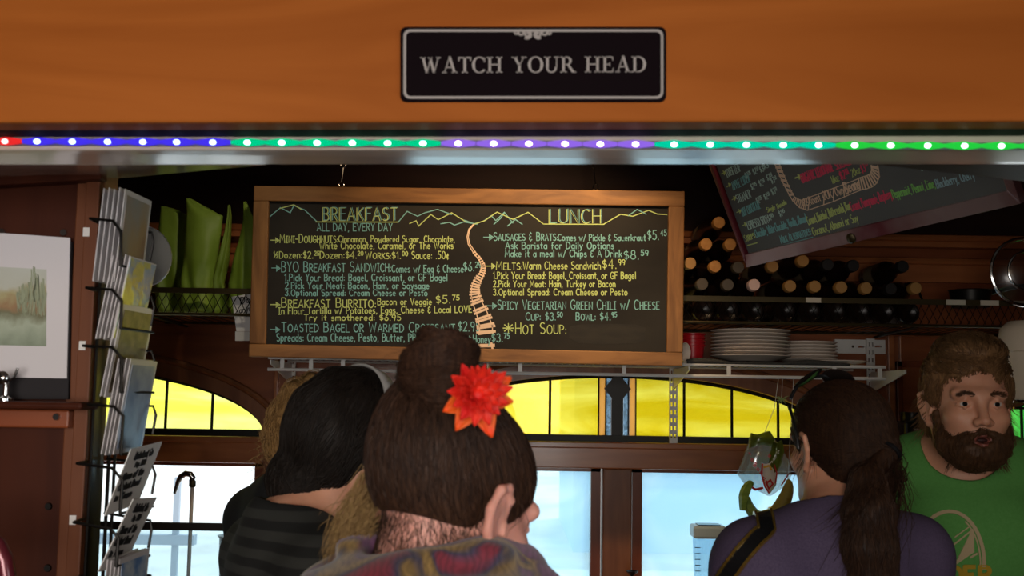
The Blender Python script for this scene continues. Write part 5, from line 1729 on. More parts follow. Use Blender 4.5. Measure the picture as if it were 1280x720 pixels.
# ------------------------------------------------------------------ wire card rack on the end of the partition, with its cards
YN = 1.70
rk = thing('card_rack', 'black wire card rack hanging on the end of the left partition', 'rack', tuple(P(128, 720, YN + .06)))
ARMS = [((117, 272), (141, 276), (151, 289), (151, 332), 'a'), ((117, 359), (140, 362), (152, 376), (151, 410), 'b'), ((121, 432), (140, 434), (152, 447), (151, 490), 'c'),
        ((121, 505), (142, 508), (154, 520), (151, 568), 'd'), ((119, 580), (140, 585), (153, 600), (150, 642), 'e'), ((117, 654), (138, 661), (148, 672), (145, 708), 'f'), ((117, 728), (138, 735), (148, 748), (145, 800), 'g')]
xw = xe + .002
for a_ in ARMS:
    p0, p1, p2, p3 = [P(q[0], q[1], YN - .008) for q in a_[:4]]
    m = MB()
    st = Vector((xw, 1.757, p0.z))
    m.tube([st, (xw + .004, YN + .0, p0.z), p1, p2, p3], .0024, 6)
    off = Vector((.012, .118, .0))
    m.tube([p3, p3 + off], .0022, 6)
    m.tube([Vector((xw, 1.837, p0.z)), p1 + off * 1.0 + Vector((.01, 0, 0)), p2 + off, p2 + off + Vector((-.004, 0, -.03))], .0022, 6)
    m.build('pocket_wire', M['black_metal'], rk, smooth=True)
m = MB()
for yy in (1.757, 1.837):
    m.tube([(xw + .003, yy, P(0, 240, 1.757, ).z), (xw + .003, yy, P(0, 860, 1.757).z)], .003, 6)
m.tube([P(144, 560, 1.78), P(133, 790, 1.78)], .0026, 6)
m.build('upright_wire', M['black_metal'], rk, smooth=True)

M['sleeve'] = mat('sleeve', (208, 204, 206), .25, coat=.7, spec=.6)
M['photo_a'] = mat('photo_a', (120, 130, 140), .3, c2=(150, 116, 84), scale=(20, 14, 9), coat=.6)
M['photo_b'] = mat('photo_b', (70, 62, 42), .3, c2=(120, 104, 84), scale=(60, 60, 60), coat=.6)
M['photo_c'] = mat('photo_c', (96, 112, 150), .3, c2=(160, 172, 190), scale=(20, 20, 16), coat=.6)
M['photo_d'] = mat('photo_d', (90, 130, 180), .3, c2=(190, 200, 206), scale=(40, 40, 40), coat=.6)
M['foil'] = mat('foil', (232, 232, 130), .15, .3, c2=(176, 204, 228), scale=(24, 24, 24), bump=.6, coat=.8, lo=.45, hi=.55)
WV = Vector((.006, .108, 0))
def card(tl, bl, lab, group, photo=None, wv=WV, name='greeting_card', bend=0.0, words=None, body='sleeve', inset=.008):
    a, b = P(*tl, YN), P(*bl, YN)
    n_ = (b - a).cross(wv).normalized()
    if n_.x < 0:
        n_ = -n_
    o = thing(name, lab, 'card', tuple(b), group)
    q = [b, b + wv, a + wv, a]
    MB().hexa(q, -n_ * .0016).build('card_body', M[body], o)
    if photo:
        d = (a - b)
        i1, i2 = inset / wv.length, inset / d.length
        qq = [b + wv * i1 + d * i2, b + wv * (1 - i1) + d * i2, b + wv * (1 - i1) + d * (1 - i2), b + wv * i1 + d * (1 - i2)]
        MB().hexa([p + n_ * .0006 for p in qq], -n_ * .0006).build('picture', M[photo], o)
    if words:
        m = MB()
        d = a - b
        for s, v, h, u0, u1, w in words:
            st, W_ = text_strokes(s)
            for line in st:
                pts = [b + wv * (u0 + (u1 - u0) * x / W_) + d * (v + h * y) for x, y in line]
                ribbon(m, pts, w, n_, .0008)
        m.build('lettering', M['ink'], o)
    return o
def pile(n, dx, tl, bl, front, mids, group, photo, **k):
    for i in range(n):
        f = i == n - 1
        s = (n - 1 - i) * dx
        dy = random.uniform(-2, 2)
        card((tl[0] - s, tl[1] + dy * (not f)), (bl[0] - s, bl[1] + dy * (not f)), front if f else mids[i], group, photo if f else None, **k)
o5 = ['rearmost white edged', 'second rearmost white edged', 'middle white edged', 'second frontmost white edged']
pile(5, 6.6, (157, 236), (143, 352), 'front card of the top rack pocket, grey and brown picture', [x + ' card in the top rack pocket' for x in o5], 'cards in the top pocket', 'photo_a')
pile(5, 5.2, (163, 320), (141, 424), 'crumpled shiny foil front card of the second rack pocket', [x + ' sleeve in the second rack pocket' for x in o5], 'cards in the second pocket', 'foil', inset=.002)
pile(2, 5, (154, 380), (131, 497), 'front card of the third pocket, brown garden picture', ['card just behind the brown garden picture card'], 'cards in the third pocket', 'photo_b', wv=Vector((.012, .115, 0)))
pile(4, 5, (164, 449), (142, 568), 'front card of the fourth pocket, blue landscape picture', [x + ' card in the fourth pocket' for x in ('rearmost', 'second rearmost', 'second frontmost')], 'cards in the fourth pocket', 'photo_c')
WORDS = [('Nederland, Co', .82, .10, .22, .78, .0034), ('Pop. 1500', .69, .07, .34, .66, .003), ('Home of the', .52, .10, .10, .72, .0034), ('Coolest Dead', .36, .10, .08, .72, .0034), ('in Town', .20, .09, .10, .6, .0034)]
card((164, 562), (131, 645), 'upper white card printed with black words, fifth rack pocket', 'printed word cards', wv=Vector((.012, .112, .008)), body='paper', words=WORDS)
card((167, 624), (123, 715), 'lower white card printed with black words, sixth rack pocket', 'printed word cards', wv=Vector((.004, .10, -.006)), body='paper', words=WORDS)
pile(4, 5, (150, 699), (139, 815), 'front card of the lowest pocket, bright blue picture', [x + ' card in the lowest pocket' for x in ('rearmost', 'second rearmost', 'second frontmost')], 'cards in the lowest pocket', 'photo_d', wv=Vector((.012, .10, .004)))
# round clear-wrapped disc behind the top pocket
c = P(181, 320, 1.87)
dk = thing('round_fan', 'round grey clear-wrapped disc behind the top cards of the rack', 'disc', tuple(c - Vector((0, 0, .05))))
MB().lathe([(.001, 0), (.048, 0), (.05, .002), (.048, .004), (.001, .004)], c, (.75, -.66, 0), 36, caps=False).build('disc_sheet', mat('disc_grey', (120, 118, 112), .3, coat=.6), dk, smooth=True)
MB().tube([c + Vector((.66 * .05 * math.cos(k * PI / 18), .75 * .05 * math.cos(k * PI / 18), .05 * math.sin(k * PI / 18))) for k in range(36)], .0015, 6, closed=True).build('rim', M['sleeve'], dk, smooth=True)
# ------------------------------------------------------------------ people: smooth bodies from blended volumes
class Field:
    def __init__(s, h):
        s.h, s.p = h, []

    def add(s, kind, *a, k=.02, op='+'):
        s.p.append((kind, a, k, op))
        return s

    @staticmethod
    def dist(kind, a, X):
        if kind == 'e':
            c, r, R = a
            q = X - np.array(c, np.float32)
            if R is not None:
                q = q @ np.array(R, np.float32)          # world -> local
            r = np.array(r, np.float32)
            k0 = np.sqrt(((q / r) ** 2).sum(-1)) + 1e-9
            k1 = np.sqrt(((q / (r * r)) ** 2).sum(-1)) + 1e-9
            return k0 * (k0 - 1) / k1
        if kind == 'c':
            p0, p1, r0, r1 = a
            p0, p1 = np.array(p0, np.float32), np.array(p1, np.float32)
            d = p1 - p0
            t = np.clip(((X - p0) @ d) / max(float(d @ d), 1e-9), 0, 1)
            return np.sqrt(((X - p0 - t[..., None] * d) ** 2).sum(-1)) - (r0 + (r1 - r0) * t)
        if kind == 'h':                                   # half space: inside where (x-c).n < 0
            c, n = a
            return ((X - np.array(c, np.float32)) @ np.array(n, np.float32))

    @staticmethod
    def bounds(kind, a):
        if kind == 'e':
            m = max(a[1])
            c = np.array(a[0])
            return c - m, c + m
        p0, p1, r = np.array(a[0]), np.array(a[1]), max(a[2], a[3])
        return np.minimum(p0, p1) - r, np.maximum(p0, p1) + r

    def mesh(s, noise=None):
        h = s.h
        bs = [s.bounds(p[0], p[1]) for p in s.p if p[3] == '+']
        lo = np.min([b[0] for b in bs], 0) - 4 * h
        hi = np.max([b[1] for b in bs], 0) + 4 * h
        n = np.ceil((hi - lo) / h).astype(int) + 1
        D = np.full(n, 9.0, np.float32)
        ax = [(lo[i] + h * np.arange(n[i])).astype(np.float32) for i in range(3)]
        for kind, a, k, op in s.p:
            if kind == 'h':
                sl = (slice(0, n[0]), slice(0, n[1]), slice(0, n[2]))
            else:
                b0, b1 = s.bounds(kind, a)
                mg = k + 4 * h
                i0 = np.clip(((b0 - mg - lo) / h).astype(int), 0, n - 1)
                i1 = np.clip(((b1 + mg - lo) / h).astype(int) + 2, 0, n)
                if (i1 <= i0).any():
                    continue
                sl = tuple(slice(i0[i], i1[i]) for i in range(3))
            X = np.stack(np.meshgrid(ax[0][sl[0]], ax[1][sl[1]], ax[2][sl[2]], indexing='ij'), -1)
            d = s.dist(kind, a, X)
            f = D[sl]
            if op == '+':
                w = np.maximum(k - np.abs(f - d), 0) / max(k, 1e-6)
                D[sl] = np.minimum(f, d) - w * w * k * .25
            else:
                d = -d
                w = np.maximum(k - np.abs(f - d), 0) / max(k, 1e-6)
                D[sl] = np.maximum(f, d) + w * w * k * .25
        if noise is not None:
            band = np.abs(D) < .05
            idx = np.argwhere(band)
            X = lo + idx * h
            D[band] += noise(X).astype(np.float32)
        return nets(D, lo, h)

def nets(D, lo, h):
    ins = D < 0
    nx, ny, nz = D.shape
    c = np.zeros((nx - 1, ny - 1, nz - 1), np.uint8)
    for dx in (0, 1):
        for dy in (0, 1):
            for dz in (0, 1):
                c += ins[dx:nx - 1 + dx, dy:ny - 1 + dy, dz:nz - 1 + dz]
    act = np.argwhere((c > 0) & (c < 8))
    idx = np.full(c.shape, -1, np.int32)
    idx[act[:, 0], act[:, 1], act[:, 2]] = np.arange(len(act))
    cor = [(a, b, e) for a in (0, 1) for b in (0, 1) for e in (0, 1)]
    val = np.stack([D[act[:, 0] + a, act[:, 1] + b, act[:, 2] + e] for a, b, e in cor], 1)
    S_ = np.zeros((len(act), 3))
    N_ = np.zeros(len(act))
    for i in range(8):
        for j in range(i + 1, 8):
            df = [abs(cor[i][k] - cor[j][k]) for k in range(3)]
            if sum(df) != 1:
                continue
            va, vb = val[:, i], val[:, j]
            cr = (va < 0) != (vb < 0)
            t = np.where(cr, va / np.where(cr, va - vb, 1), 0)
            p = np.array(cor[i]) + t[:, None] * (np.array(cor[j]) - np.array(cor[i]))
            S_ += np.where(cr[:, None], p, 0)
            N_ += cr
    V = lo + (act + S_ / np.maximum(N_, 1)[:, None]) * h
    Q = []
    for axis in range(3):
        a = [slice(None)] * 3
        b = [slice(None)] * 3
        a[axis] = slice(0, -1)
        b[axis] = slice(1, None)
        ia, ib = ins[tuple(a)], ins[tuple(b)]
        e = np.argwhere(ia != ib)
        u, v = [k for k in range(3) if k != axis]
        ok = (e[:, u] > 0) & (e[:, v] > 0) & (e[:, u] < D.shape[u] - 1) & (e[:, v] < D.shape[v] - 1)
        e = e[ok]
        q = []
        for du, dv in ((-1, -1), (0, -1), (0, 0), (-1, 0)):
            f = e.copy()
            f[:, u] += du
            f[:, v] += dv
            q.append(idx[f[:, 0], f[:, 1], f[:, 2]])
        q = np.stack(q, 1)
        s_ = ia[e[:, 0], e[:, 1], e[:, 2]]
        flip = s_ if axis != 1 else ~s_
        q[~flip] = q[~flip][:, ::-1]
        Q.append(q)
    return V, np.concatenate(Q)

def smooth_noise(amp, fx, seed):
    r = np.random.RandomState(seed)
    W = r.normal(size=(7, 3)) * np.array(fx)
    ph = r.uniform(0, 6.28, 7)
    def f(X):
        o = np.zeros(len(X))
        for w, p in zip(W, ph):
            o += np.sin(X @ w + p)
        return amp * o / 3.0
    return f

class Person:
    """heading: 0 looks along +Y (away from the camera), positive turns to the right (+X)"""
    def __init__(s, label, group, eye, heading, pitch=0.0, tilt=0.0, body_heading=None, H=1.72, h=.004, skin=None, lean=0.0, female=True, drop=None, hs=1.0, fwd=.05, ndrop=0.0, side=0.0):
        s.h, s.hs = h, hs
        s.eye = Vector(eye)
        # head frame: columns are right, forward, up
        s.R = Matrix.Rotation(-heading, 3, 'Z') @ Matrix.Rotation(-pitch, 3, 'X') @ Matrix.Rotation(tilt, 3, 'Y')
        bh = heading if body_heading is None else body_heading
        s.B = Matrix.Rotation(-bh, 3, 'Z')
        s.nb = s.eye + s.R @ (Vector((0, -.035, -.11)) * hs) - s.B @ Vector((0, fwd, 0)) - Vector((-side, 0, ndrop))
        z0 = s.nb.z
        k = z0 / 1.475                                   # figure standing on the floor with its neck root at nb
        s.k = k
        s.root = Vector((s.nb.x, s.nb.y, 0))
        s.female = female
        s.obj = thing('person', label, 'person', tuple(s.root), group)
        s.skin = skin
        s.F = Field(h)
        s.torso(s.F, 0.0)
        s.head(s.F)

    def b(s, x, y, z):
        p = s.B @ Vector((x * s.k, y * s.k, 0))
        return (s.root.x + p.x, s.root.y + p.y, z * s.k)

    def H_(s, x, y, z):
        p = s.eye + s.R @ (Vector((x, y, z)) * s.hs)
        return tuple(p)

    def be(s, F, c, r, g, k=.05):
        F.add('e', s.b(*c), tuple((q * s.k + g) for q in r), np.array(s.B), k=k)

    def he(s, F, c, r, k=.012, op='+', rot=None):
        R = s.R if rot is None else s.R @ rot
        F.add('e', s.H_(*c), tuple(q * s.hs for q in r), np.array(R), k=k * s.hs, op=op)

    def hc(s, F, a, b_, r0, r1, k=.012, op='+'):
        F.add('c', s.H_(*a), s.H_(*b_), r0 * s.hs, r1 * s.hs, k=k * s.hs, op=op)

    def bc(s, F, a, b_, r0, r1, g, k=.04):
        F.add('c', s.b(*a), s.b(*b_), r0 * s.k + g, r1 * s.k + g, k=k)

    def torso(s, F, g, arms=True, legs=True, low=None):
        sw = .165 if s.female else .19
        cw = .140 if s.female else .165
        s.be(F, (0, -.005, 1.27), (cw, .105, .20), g)
        s.be(F, (0, -.045, 1.36), (cw * .95, .075, .12), g)
        if s.female:
            for x in (-.07, .07):
                s.be(F, (x, .08, 1.25), (.062, .055, .065), g)
        else:
            for x in (-.07, .07):
                s.be(F, (x, .07, 1.29), (.085, .04, .07), g)
        s.bc(F, (-sw, -.015, 1.395), (sw, -.015, 1.395), .056, .056, g)
        for x in (-1, 1):
            s.bc(F, (x * .02, -.035, 1.47), (x * sw * .95, -.02, 1.405), .047, .046, g, k=.05)
        s.be(F, (0, 0, 1.09), (cw * .87, .092, .15), g)
        s.be(F, (0, -.01, .94), (.165, .115, .12), g)
        if arms:
            for x in (-1, 1):
                sh, el, wr = (x * (sw + .005), -.015, 1.39), (x * (sw + .065), .0, 1.11), (x * (sw + .055), .10, .88)
                s.bc(F, sh, el, .052, .041, g)
                s.arm_low(F, el, wr, g, x)
        if legs:
            for x in (-1, 1):
                s.bc(F, (x * .09, -.005, .92), (x * .095, .01, .50), .085, .056, g)
                s.bc(F, (x * .095, .01, .50), (x * .095, -.01, .09), .054, .037, g)
                if not g:
                    s.bc(F, (x * .095, -.02, .045), (x * .10, .15, .03), .038, .028, g)

    def arm_low(s, F, el, wr, g, x):
        s.bc(F, el, wr, .042, .028, g)
        if g:
            return
        # relaxed hand: palm, four bent fingers, thumb leaving the side
        pw = (wr[0], wr[1] + .02, wr[2] - .055)
        s.bc(F, wr, pw, .026, .030, 0, k=.02)
        for i, (dy, L_) in enumerate(((-.028, .060), (-.010, .072), (.010, .078), (.028, .070))):
            a = (pw[0], pw[1] + dy * .9, pw[2] - .02)
            m_ = (pw[0] - x * .008, a[1] + .004, a[2] - L_ * .55)
            e = (pw[0] - x * .026, m_[1] + .004, m_[2] - L_ * .45)
            s.bc(F, a, m_, .0095, .0088, 0, k=.006)
            s.bc(F, m_, e, .0088, .0075, 0, k=.004)
        t0 = (pw[0], pw[1] + .03, pw[2] + .015)
        t1 = (pw[0] - x * .014, pw[1] + .055, pw[2] - .018)
        s.bc(F, t0, t1, .0115, .010, 0, k=.008)
        s.bc(F, t1, (t1[0] - x * .01, t1[1] + .006, t1[2] - .028), .010, .008, 0, k=.004)

    def head(s, F):
        E, C = s.he, s.hc
        E(F, (0, -.018, .035), (.075, .098, .083), k=.03)
        E(F, (0, .022, -.040), (.060, .066, .078), k=.03)
        E(F, (0, .066, -.098), (.022, .022, .019), k=.03)
        for x in (-1, 1):
            C(F, (x * .056, -.002, -.055), (x * .024, .06, -.099), .016, .015, k=.03)
            C(F, (x * .046, .072, .020), (x * .010, .084, .017), .009, .009, k=.02)
            E(F, (x * .040, .055, -.028), (.022, .022, .018), k=.025)
            E(F, (x * .031, .094, -.001), (.018, .014, .011), k=.012, op='-')
        # nose
        C(F, (0, .082, .006), (0, .106, -.033), .0075, .0105, k=.014)
        for x in (-1, 1):
            E(F, (x * .0125, .096, -.037), (.0075, .010, .0075), k=.008)
            E(F, (x * .007, .104, -.044), (.004, .006, .004), k=.003, op='-')
        # lips
        for z, r in ((-.064, .0055), (-.078, .0065)):
            C(F, (-.021, .080, -.071), (0, .0915, z), .003, r, k=.008)
            C(F, (.021, .080, -.071), (0, .0915, z), .003, r, k=.008)
        # lids
        for x in (-1, 1):
            for dz, r in ((.0078, .0031), (-.0078, .0025)):
                C(F, (x * .019, .0775, 0), (x * .031, .083, dz), .0022, r, k=.004)
                C(F, (x * .044, .0735, -.001), (x * .031, .083, dz), .0022, r, k=.004)
        # ears
        for x in (-1, 1):
            pts = [(.072, .004, -.006), (.078, .002, .014), (.086, -.012, .024), (.091, -.028, .018), (.0895, -.034, -.004), (.084, -.026, -.026), (.078, -.012, -.040), (.074, -.002, -.040)]
            rs = [.0035, .0042, .0045, .0048, .0048, .0048, .0064, .0050]
            E(F, (x * .0785, -.013, -.004), (.0060, .021, .029), k=.008, rot=Matrix.Rotation(x * math.radians(24), 3, 'Z'))
            for i in range(len(pts) - 1):
                a, b_ = pts[i], pts[i + 1]
                C(F, (x * a[0], a[1], a[2]), (x * b_[0], b_[1], b_[2]), rs[i], rs[i + 1], k=.005)
            C(F, (x * .077, .004, -.012), (x * .079, .002, -.022), .004, .004, k=.004)
            C(F, (x * .083, -.020, .012), (x * .083, -.022, -.012), .0035, .0032, k=.004)
            E(F, (x * .086, -.008, -.012), (.0045, .0070, .010), k=.004, op='-')
            E(F, (x * .088, -.016, .008), (.0028, .005, .007), k=.004, op='-')
        # neck
        nb = s.nb
        nr = .050 if s.female else .062
        F.add('c', s.H_(0, -.032, -.06), (nb.x, nb.y, nb.z - .01), nr, nr + .006, k=.035)

    def finish(s, mats):
        V, Q = s.F.mesh()
        s.body = fast_mesh('body', V, Q, s.skin, s.obj)
        return s.body

    def eyes(s, iris=(60, 80, 90)):
        for x in (-1, 1):
            m = MB()
            m.ball(s.H_(x * .031, .0715, 0), .0118 * s.hs, 18, 12)
            e = m.build('eye', M['eye_white'], s.obj, smooth=True)
            f = s.R @ Vector((x * .02, 1, -.02)).normalized()
            c = Vector(s.H_(x * .031, .0715, 0)) + f * (.0105 * s.hs)
            MB().lathe([(.0054, -.0004), (.0048, .0010), (.001, .0016)], c, f, 18).build('iris', M['iris'], e, smooth=True)

    def garment(s, name, m, g=.010, lo=.93, sleeve=.45, collar=.075, noise=None, cz=0.0, front=.03, h=None, sub=None):
        F = Field(h or s.h * 1.25)
        s.torso(F, g, arms=False, legs=False)
        sw = .165 if s.female else .19
        for x in (-1, 1):
            sh, el = (x * (sw + .005), -.015, 1.39), (x * (sw + .065), .0, 1.11)
            e = tuple(a + (b_ - a) * sleeve / .45 * .55 for a, b_ in zip(sh, el))
            s.bc(F, sh, e, .056, .056 * .92, g + .006, k=.05)
        F.add('h', s.b(0, 0, lo), (0, 0, -1), k=.004, op='&') if False else None
        F.add('c', s.b(0, front, 1.60 + cz), s.b(0, front * .6, 1.475 + cz), collar * 1.15 * s.k, collar * s.k, k=.012, op='-')
        V, Q = F.mesh(noise)
        return fast_mesh(name, V, Q, m, s.obj)

    def trousers(s, m):
        F = Field(.012)
        s.be(F, (0, -.01, .94), (.165, .115, .12), .012)
        for x in (-1, 1):
            s.bc(F, (x * .09, -.005, .92), (x * .095, .01, .50), .085, .06, .012)
            s.bc(F, (x * .095, .01, .50), (x * .095, -.01, .10), .06, .05, .012)
        V, Q = F.mesh()
        fast_mesh('trousers', V, Q, m, s.obj)
        F = Field(.009)
        for x in (-1, 1):
            s.bc(F, (x * .095, -.03, .05), (x * .10, .16, .035), .044, .036, .006)
        V, Q = F.mesh()
        V[:, 2] = np.maximum(V[:, 2], .0)
        fast_mesh('shoes', V, Q, M['rubber'], s.obj)

def strands(surface_VQ, roots, flow, n, seg, L, r0, lift, seed, name, m, parent, curl=0.0, gravity=0.0, jitter=.15, taper=True, clump=0.0, stop=None, offs=None):
    """thin three sided hairs that start on the hair mass, follow flow(p) along its surface"""
    V, Q = surface_VQ
    bvh = BVHTree.FromPolygons([tuple(v) for v in V.tolist()], Q.tolist())
    rng = random.Random(seed)
    VV, QQ = [], []
    for i in range(n):
        p = Vector(roots(rng))
        hit = bvh.find_nearest(p)
        if hit[0] is None:
            continue
        p, nn = hit[0], hit[1]
        ln = L * rng.uniform(.5, 1.15)
        st = ln / seg
        lf = lift * rng.uniform(-.3, 1.2)
        ph = rng.uniform(0, 6.28)
        jit = Vector((rng.gauss(0, jitter), rng.gauss(0, jitter), rng.gauss(0, jitter)))
        line = []
        for k in range(seg + 1):
            line.append(p + nn * (lf + curl * .3 * math.sin(ph + k * .9)))
            f = flow(p) + jit + Vector((0, 0, -gravity * k / seg))
            f = f - nn * f.dot(nn) * .9
            if f.length < 1e-6:
                break
            f.normalize()
            if curl:
                f = (f + nn.cross(f) * curl * 8 * math.sin(ph + k * 1.1)).normalized()
            q = p + f * st
            hit = bvh.find_nearest(q)
            if stop is not None and stop(q):
                break
            p, nn = hit[0], hit[1]
        if len(line) < 3:
            continue
        add_hair(VV, QQ, line, r0 * rng.uniform(.6, 1.3), rng)
    return np.array(VV), np.array(QQ)

def add_hair(VV, QQ, line, r, rng):
    b = len(VV)
    m = len(line)
    for k, p in enumerate(line):
        t = (line[min(k + 1, m - 1)] - line[max(k - 1, 0)])
        if t.length < 1e-9:
            t = Vector((0, 0, 1))
        t.normalize()
        a = t.cross(Vector((.3, .8, .5))).normalized()
        c = a.cross(t)
        rr = r * (1 - .75 * (k / (m - 1)) ** 2)
        for w in (0, 2.094, 4.189):
            VV.append(tuple(p + (a * math.cos(w) + c * math.sin(w)) * rr))
    for k in range(m - 1):
        for j in range(3):
            l = (j + 1) % 3
            QQ.append((b + k * 3 + j, b + k * 3 + l, b + k * 3 + 3 + l, b + k * 3 + 3 + j))

def hair_mat(name, c, c2, scale=260, rough=.55):
    return mat(name, c, rough, c2=c2, scale=(scale, scale, scale * .15), spec=.25, lo=.3, hi=.7)

def joined(parts):
    VV, QQ, n = [], [], 0
    for V, Q in parts:
        if len(V) == 0:
            continue
        VV.append(np.asarray(V)); QQ.append(np.asarray(Q) + n)
        n += len(V)
    return np.concatenate(VV), np.concatenate(QQ)

M['skin_pink'] = mat('skin_pink', (214, 150, 134), .48, c2=(222, 160, 144), scale=(30, 30, 30), subs=.25)
M['skin_tan'] = mat('skin_tan', (196, 140, 112), .5, c2=(206, 150, 122), scale=(30, 30, 30), subs=.2)
M['eye_white'] = mat('eye_white', (190, 182, 176), .3)
M['iris'] = mat('iris', (14, 13, 12), .6, spec=.05)
M['denim'] = mat('denim', (44, 52, 74), .8)

# ================================================================== woman with the bun and the flower
def woman_bun():
    A_ = math.radians(45)
    w = Person('person with a high brown bun, red flower and patterned scarf, seen from behind', 'customers at the counter', P(571, 634, 1.30), A_, pitch=math.radians(20), body_heading=math.radians(25), h=.0035, skin=M['skin_pink'], fwd=.03, hs=1.02, ndrop=.055)
    w.finish(None)
    hm = hair_mat('brown_hair', (38, 25, 20), (74, 50, 36))
    hb = hair_mat('blond_ends', (168, 138, 90), (120, 92, 60))
    # hair mass: shell over the skull, open over the face and the thin nape
    F = Field(.0035)
    w.he(F, (0, -.020, .034), (.082, .104, .088), k=.02)
    w.he(F, (0, -.070, .080), (.05, .05, .055), k=.05)
    w.he(F, (0, .085, -.075), (.09, .085, .115), k=.02, op='-')      # face
    w.he(F, (0, -.06, -.125), (.14, .12, .088), k=.02, op='-')        # nape, shaved short
    for x in (-1, 1):
        w.he(F, (x * .09, -.005, -.035), (.03, .034, .045), k=.012, op='-')
    capVQ = F.mesh()
    BUN = (w.R.transposed() @ (P(549, 456, 1.235) - w.eye)) / w.hs
    bx, by, bz = BUN
    Fb = Field(.0035)
    w.he(Fb, tuple(BUN), (.034, .033, .033), k=.02)
    w.he(Fb, (bx + .010, by, bz + .012), (.026, .027, .022), k=.015)
    w.he(Fb, (bx - .014, by - .004, bz - .010), (.026, .026, .024), k=.015)
    w.he(Fb, (bx + .012, by + .006, bz - .014), (.026, .026, .022), k=.015)
    w.hc(Fb, (0, -.070, .085), (bx, by + .01, bz - .02), .034, .028, k=.02)
    rl_ = random.Random(31)
    for q in range(13):
        u_ = Vector((rl_.gauss(0, 1), rl_.gauss(0, 1), rl_.gauss(0, 1))).normalized()
        v_ = u_.cross(Vector((rl_.gauss(0, 1), rl_.gauss(0, 1), rl_.gauss(0, 1)))).normalized()
        a0, R_ = rl_.uniform(0, 6.28), rl_.uniform(.030, .038)
        pp = [Vector(w.H_(*BUN)) + (u_ * math.cos(a0 + j * .3) + v_ * math.sin(a0 + j * .3)) * R_ for j in range(10)]
        for j in range(9):
            Fb.add('c', tuple(pp[j]), tuple(pp[j + 1]), .0075 - .0004 * j, .0075 - .0004 * (j + 1), k=.004)
    bunVQ = Fb.mesh(smooth_noise(.0022, (85, 85, 85), 4))
    bc = Vector(w.H_(*BUN))
    base = Vector(w.H_(0, -.085, .105))
    parts = [capVQ, bunVQ]
    def rt(rng):
        th = rng.uniform(0, 2 * PI)
        ph = math.acos(rng.uniform(-.75, .9))
        return w.H_(.095 * math.sin(ph) * math.cos(th), -.02 + .12 * math.sin(ph) * math.sin(th), .036 + .10 * math.cos(ph))
    parts.append(strands(capVQ, rt, lambda p: (base - p).normalized(), 2600, 9, .12, .00075, .0022, 1, '', None, None, jitter=.10))
    # bun coils
    ax = (w.R @ Vector((.1, -.35, .93))).normalized()
    def rb(rng):
        d = Vector((rng.gauss(0, 1), rng.gauss(0, 1), rng.gauss(0, 1))).normalized()
        return bc + d * .06
    parts.append(strands(bunVQ, rb, lambda p: ax.cross(p - bc).normalized() + ax * .25, 1500, 10, .13, .0008, .004, 2, '', None, None, jitter=.25))
    # wisps flying off the bun and crown
    VV, QQ = [], []
    rng = random.Random(5)
    for k in range(420):
        d = Vector((rng.gauss(0, 1), rng.gauss(0, 1), rng.gauss(0, .8))).normalized()
        c = bc + d * .038 if k < 90 else Vector(w.H_(.082 * d.x, -.02 + .1 * d.y, .036 + .088 * abs(d.z)))
        e = ax.cross(d).normalized() * rng.uniform(.5, 1.2) + d * rng.uniform(.1, .7)
        L_ = rng.uniform(.02, .05)
        line = [c + e * L_ * t + Vector((0, 0, -.012)) * t * t for t in (0, .25, .5, .75, 1)]
        add_hair(VV, QQ, line, .00035, rng)
    parts.append((np.array(VV), np.array(QQ)))
    # short nape fuzz and loose ends in front of the ear
    VV, QQ = [], []
    bv = BVHTree.FromPolygons([tuple(v.co + w.obj.location) for v in w.body.data.vertices], [tuple(p.vertices) for p in w.body.data.polygons])
    up_ = (base - Vector(w.H_(0, -.09, -.06))).normalized()
    cand = []
    Rt = w.R.transposed()
    vn = w.body.data.vertices
    for i in range(0, len(vn), 2):
        p = vn[i].co + w.obj.location
        q = Rt @ (p - w.eye) / w.hs
        if -.13 < q.z < -.015 and q.y < .012 and abs(q.x) < .077 and (abs(q.x) < .068 or q.y < -.02):
            cand.append((p.copy(), vn[i].normal.copy(), q.z))
    for k in range(4200):
        p, nn, zz = rng.choice(cand)
        if rng.random() < (-.05 - zz) / .09:
            continue
        f = (base - p).normalized() * rng.uniform(.6, 1) + Vector((rng.gauss(0, .25), rng.gauss(0, .25), rng.gauss(0, .25)))
        f = f - nn * f.dot(nn)
        L_ = rng.uniform(.008, .030)
        line = [p + nn * (.0002 + .001 * t) + f * L_ * t for t in (0, .35, .7, 1)]
        add_hair(VV, QQ, line, .00028, rng)
    for k in range(6):                      # strands before the ear
        p = Vector(w.H_(.076, .018 + rng.uniform(-.012, .01), .02))
        d = w.R @ Vector((.04, .15, -1)).normalized()
        L_ = rng.uniform(.02, .05)
        line = [p + d * L_ * t + w.R @ Vector((.006 * math.sin(3 * t), .010 * math.sin(4 * t + k), 0)) for t in (0, .2, .4, .6, .8, 1)]
        add_hair(VV, QQ, line, .00042, rng)
    parts.append((np.array(VV), np.array(QQ)))
    V, Q = joined(parts)
    fast_mesh('hair', V, Q, hm, w.obj)
    # fair ends at the left of her neck, coming out from under the brown hair
    VV, QQ = [], []
    for k in range(420):
        u = rng.random()
        a = Vector(P(455 + 18 * u + rng.gauss(0, 4), 612 + 40 * u + rng.gauss(0, 22), 1.295 + rng.uniform(-.02, .03)))
        b_ = Vector(P(412 + 46 * u + rng.gauss(0, 10), 694 + rng.gauss(0, 16), 1.30 + rng.uniform(-.03, .03)))
        mid = a.lerp(b_, .5) + Vector((-.010 + rng.gauss(0, .004), rng.gauss(0, .004), 0))
        line = [a, a.lerp(mid, .55), mid, mid.lerp(b_, .55) + Vector((-.003, 0, 0)), b_]
        add_hair(VV, QQ, line, .0005, rng)
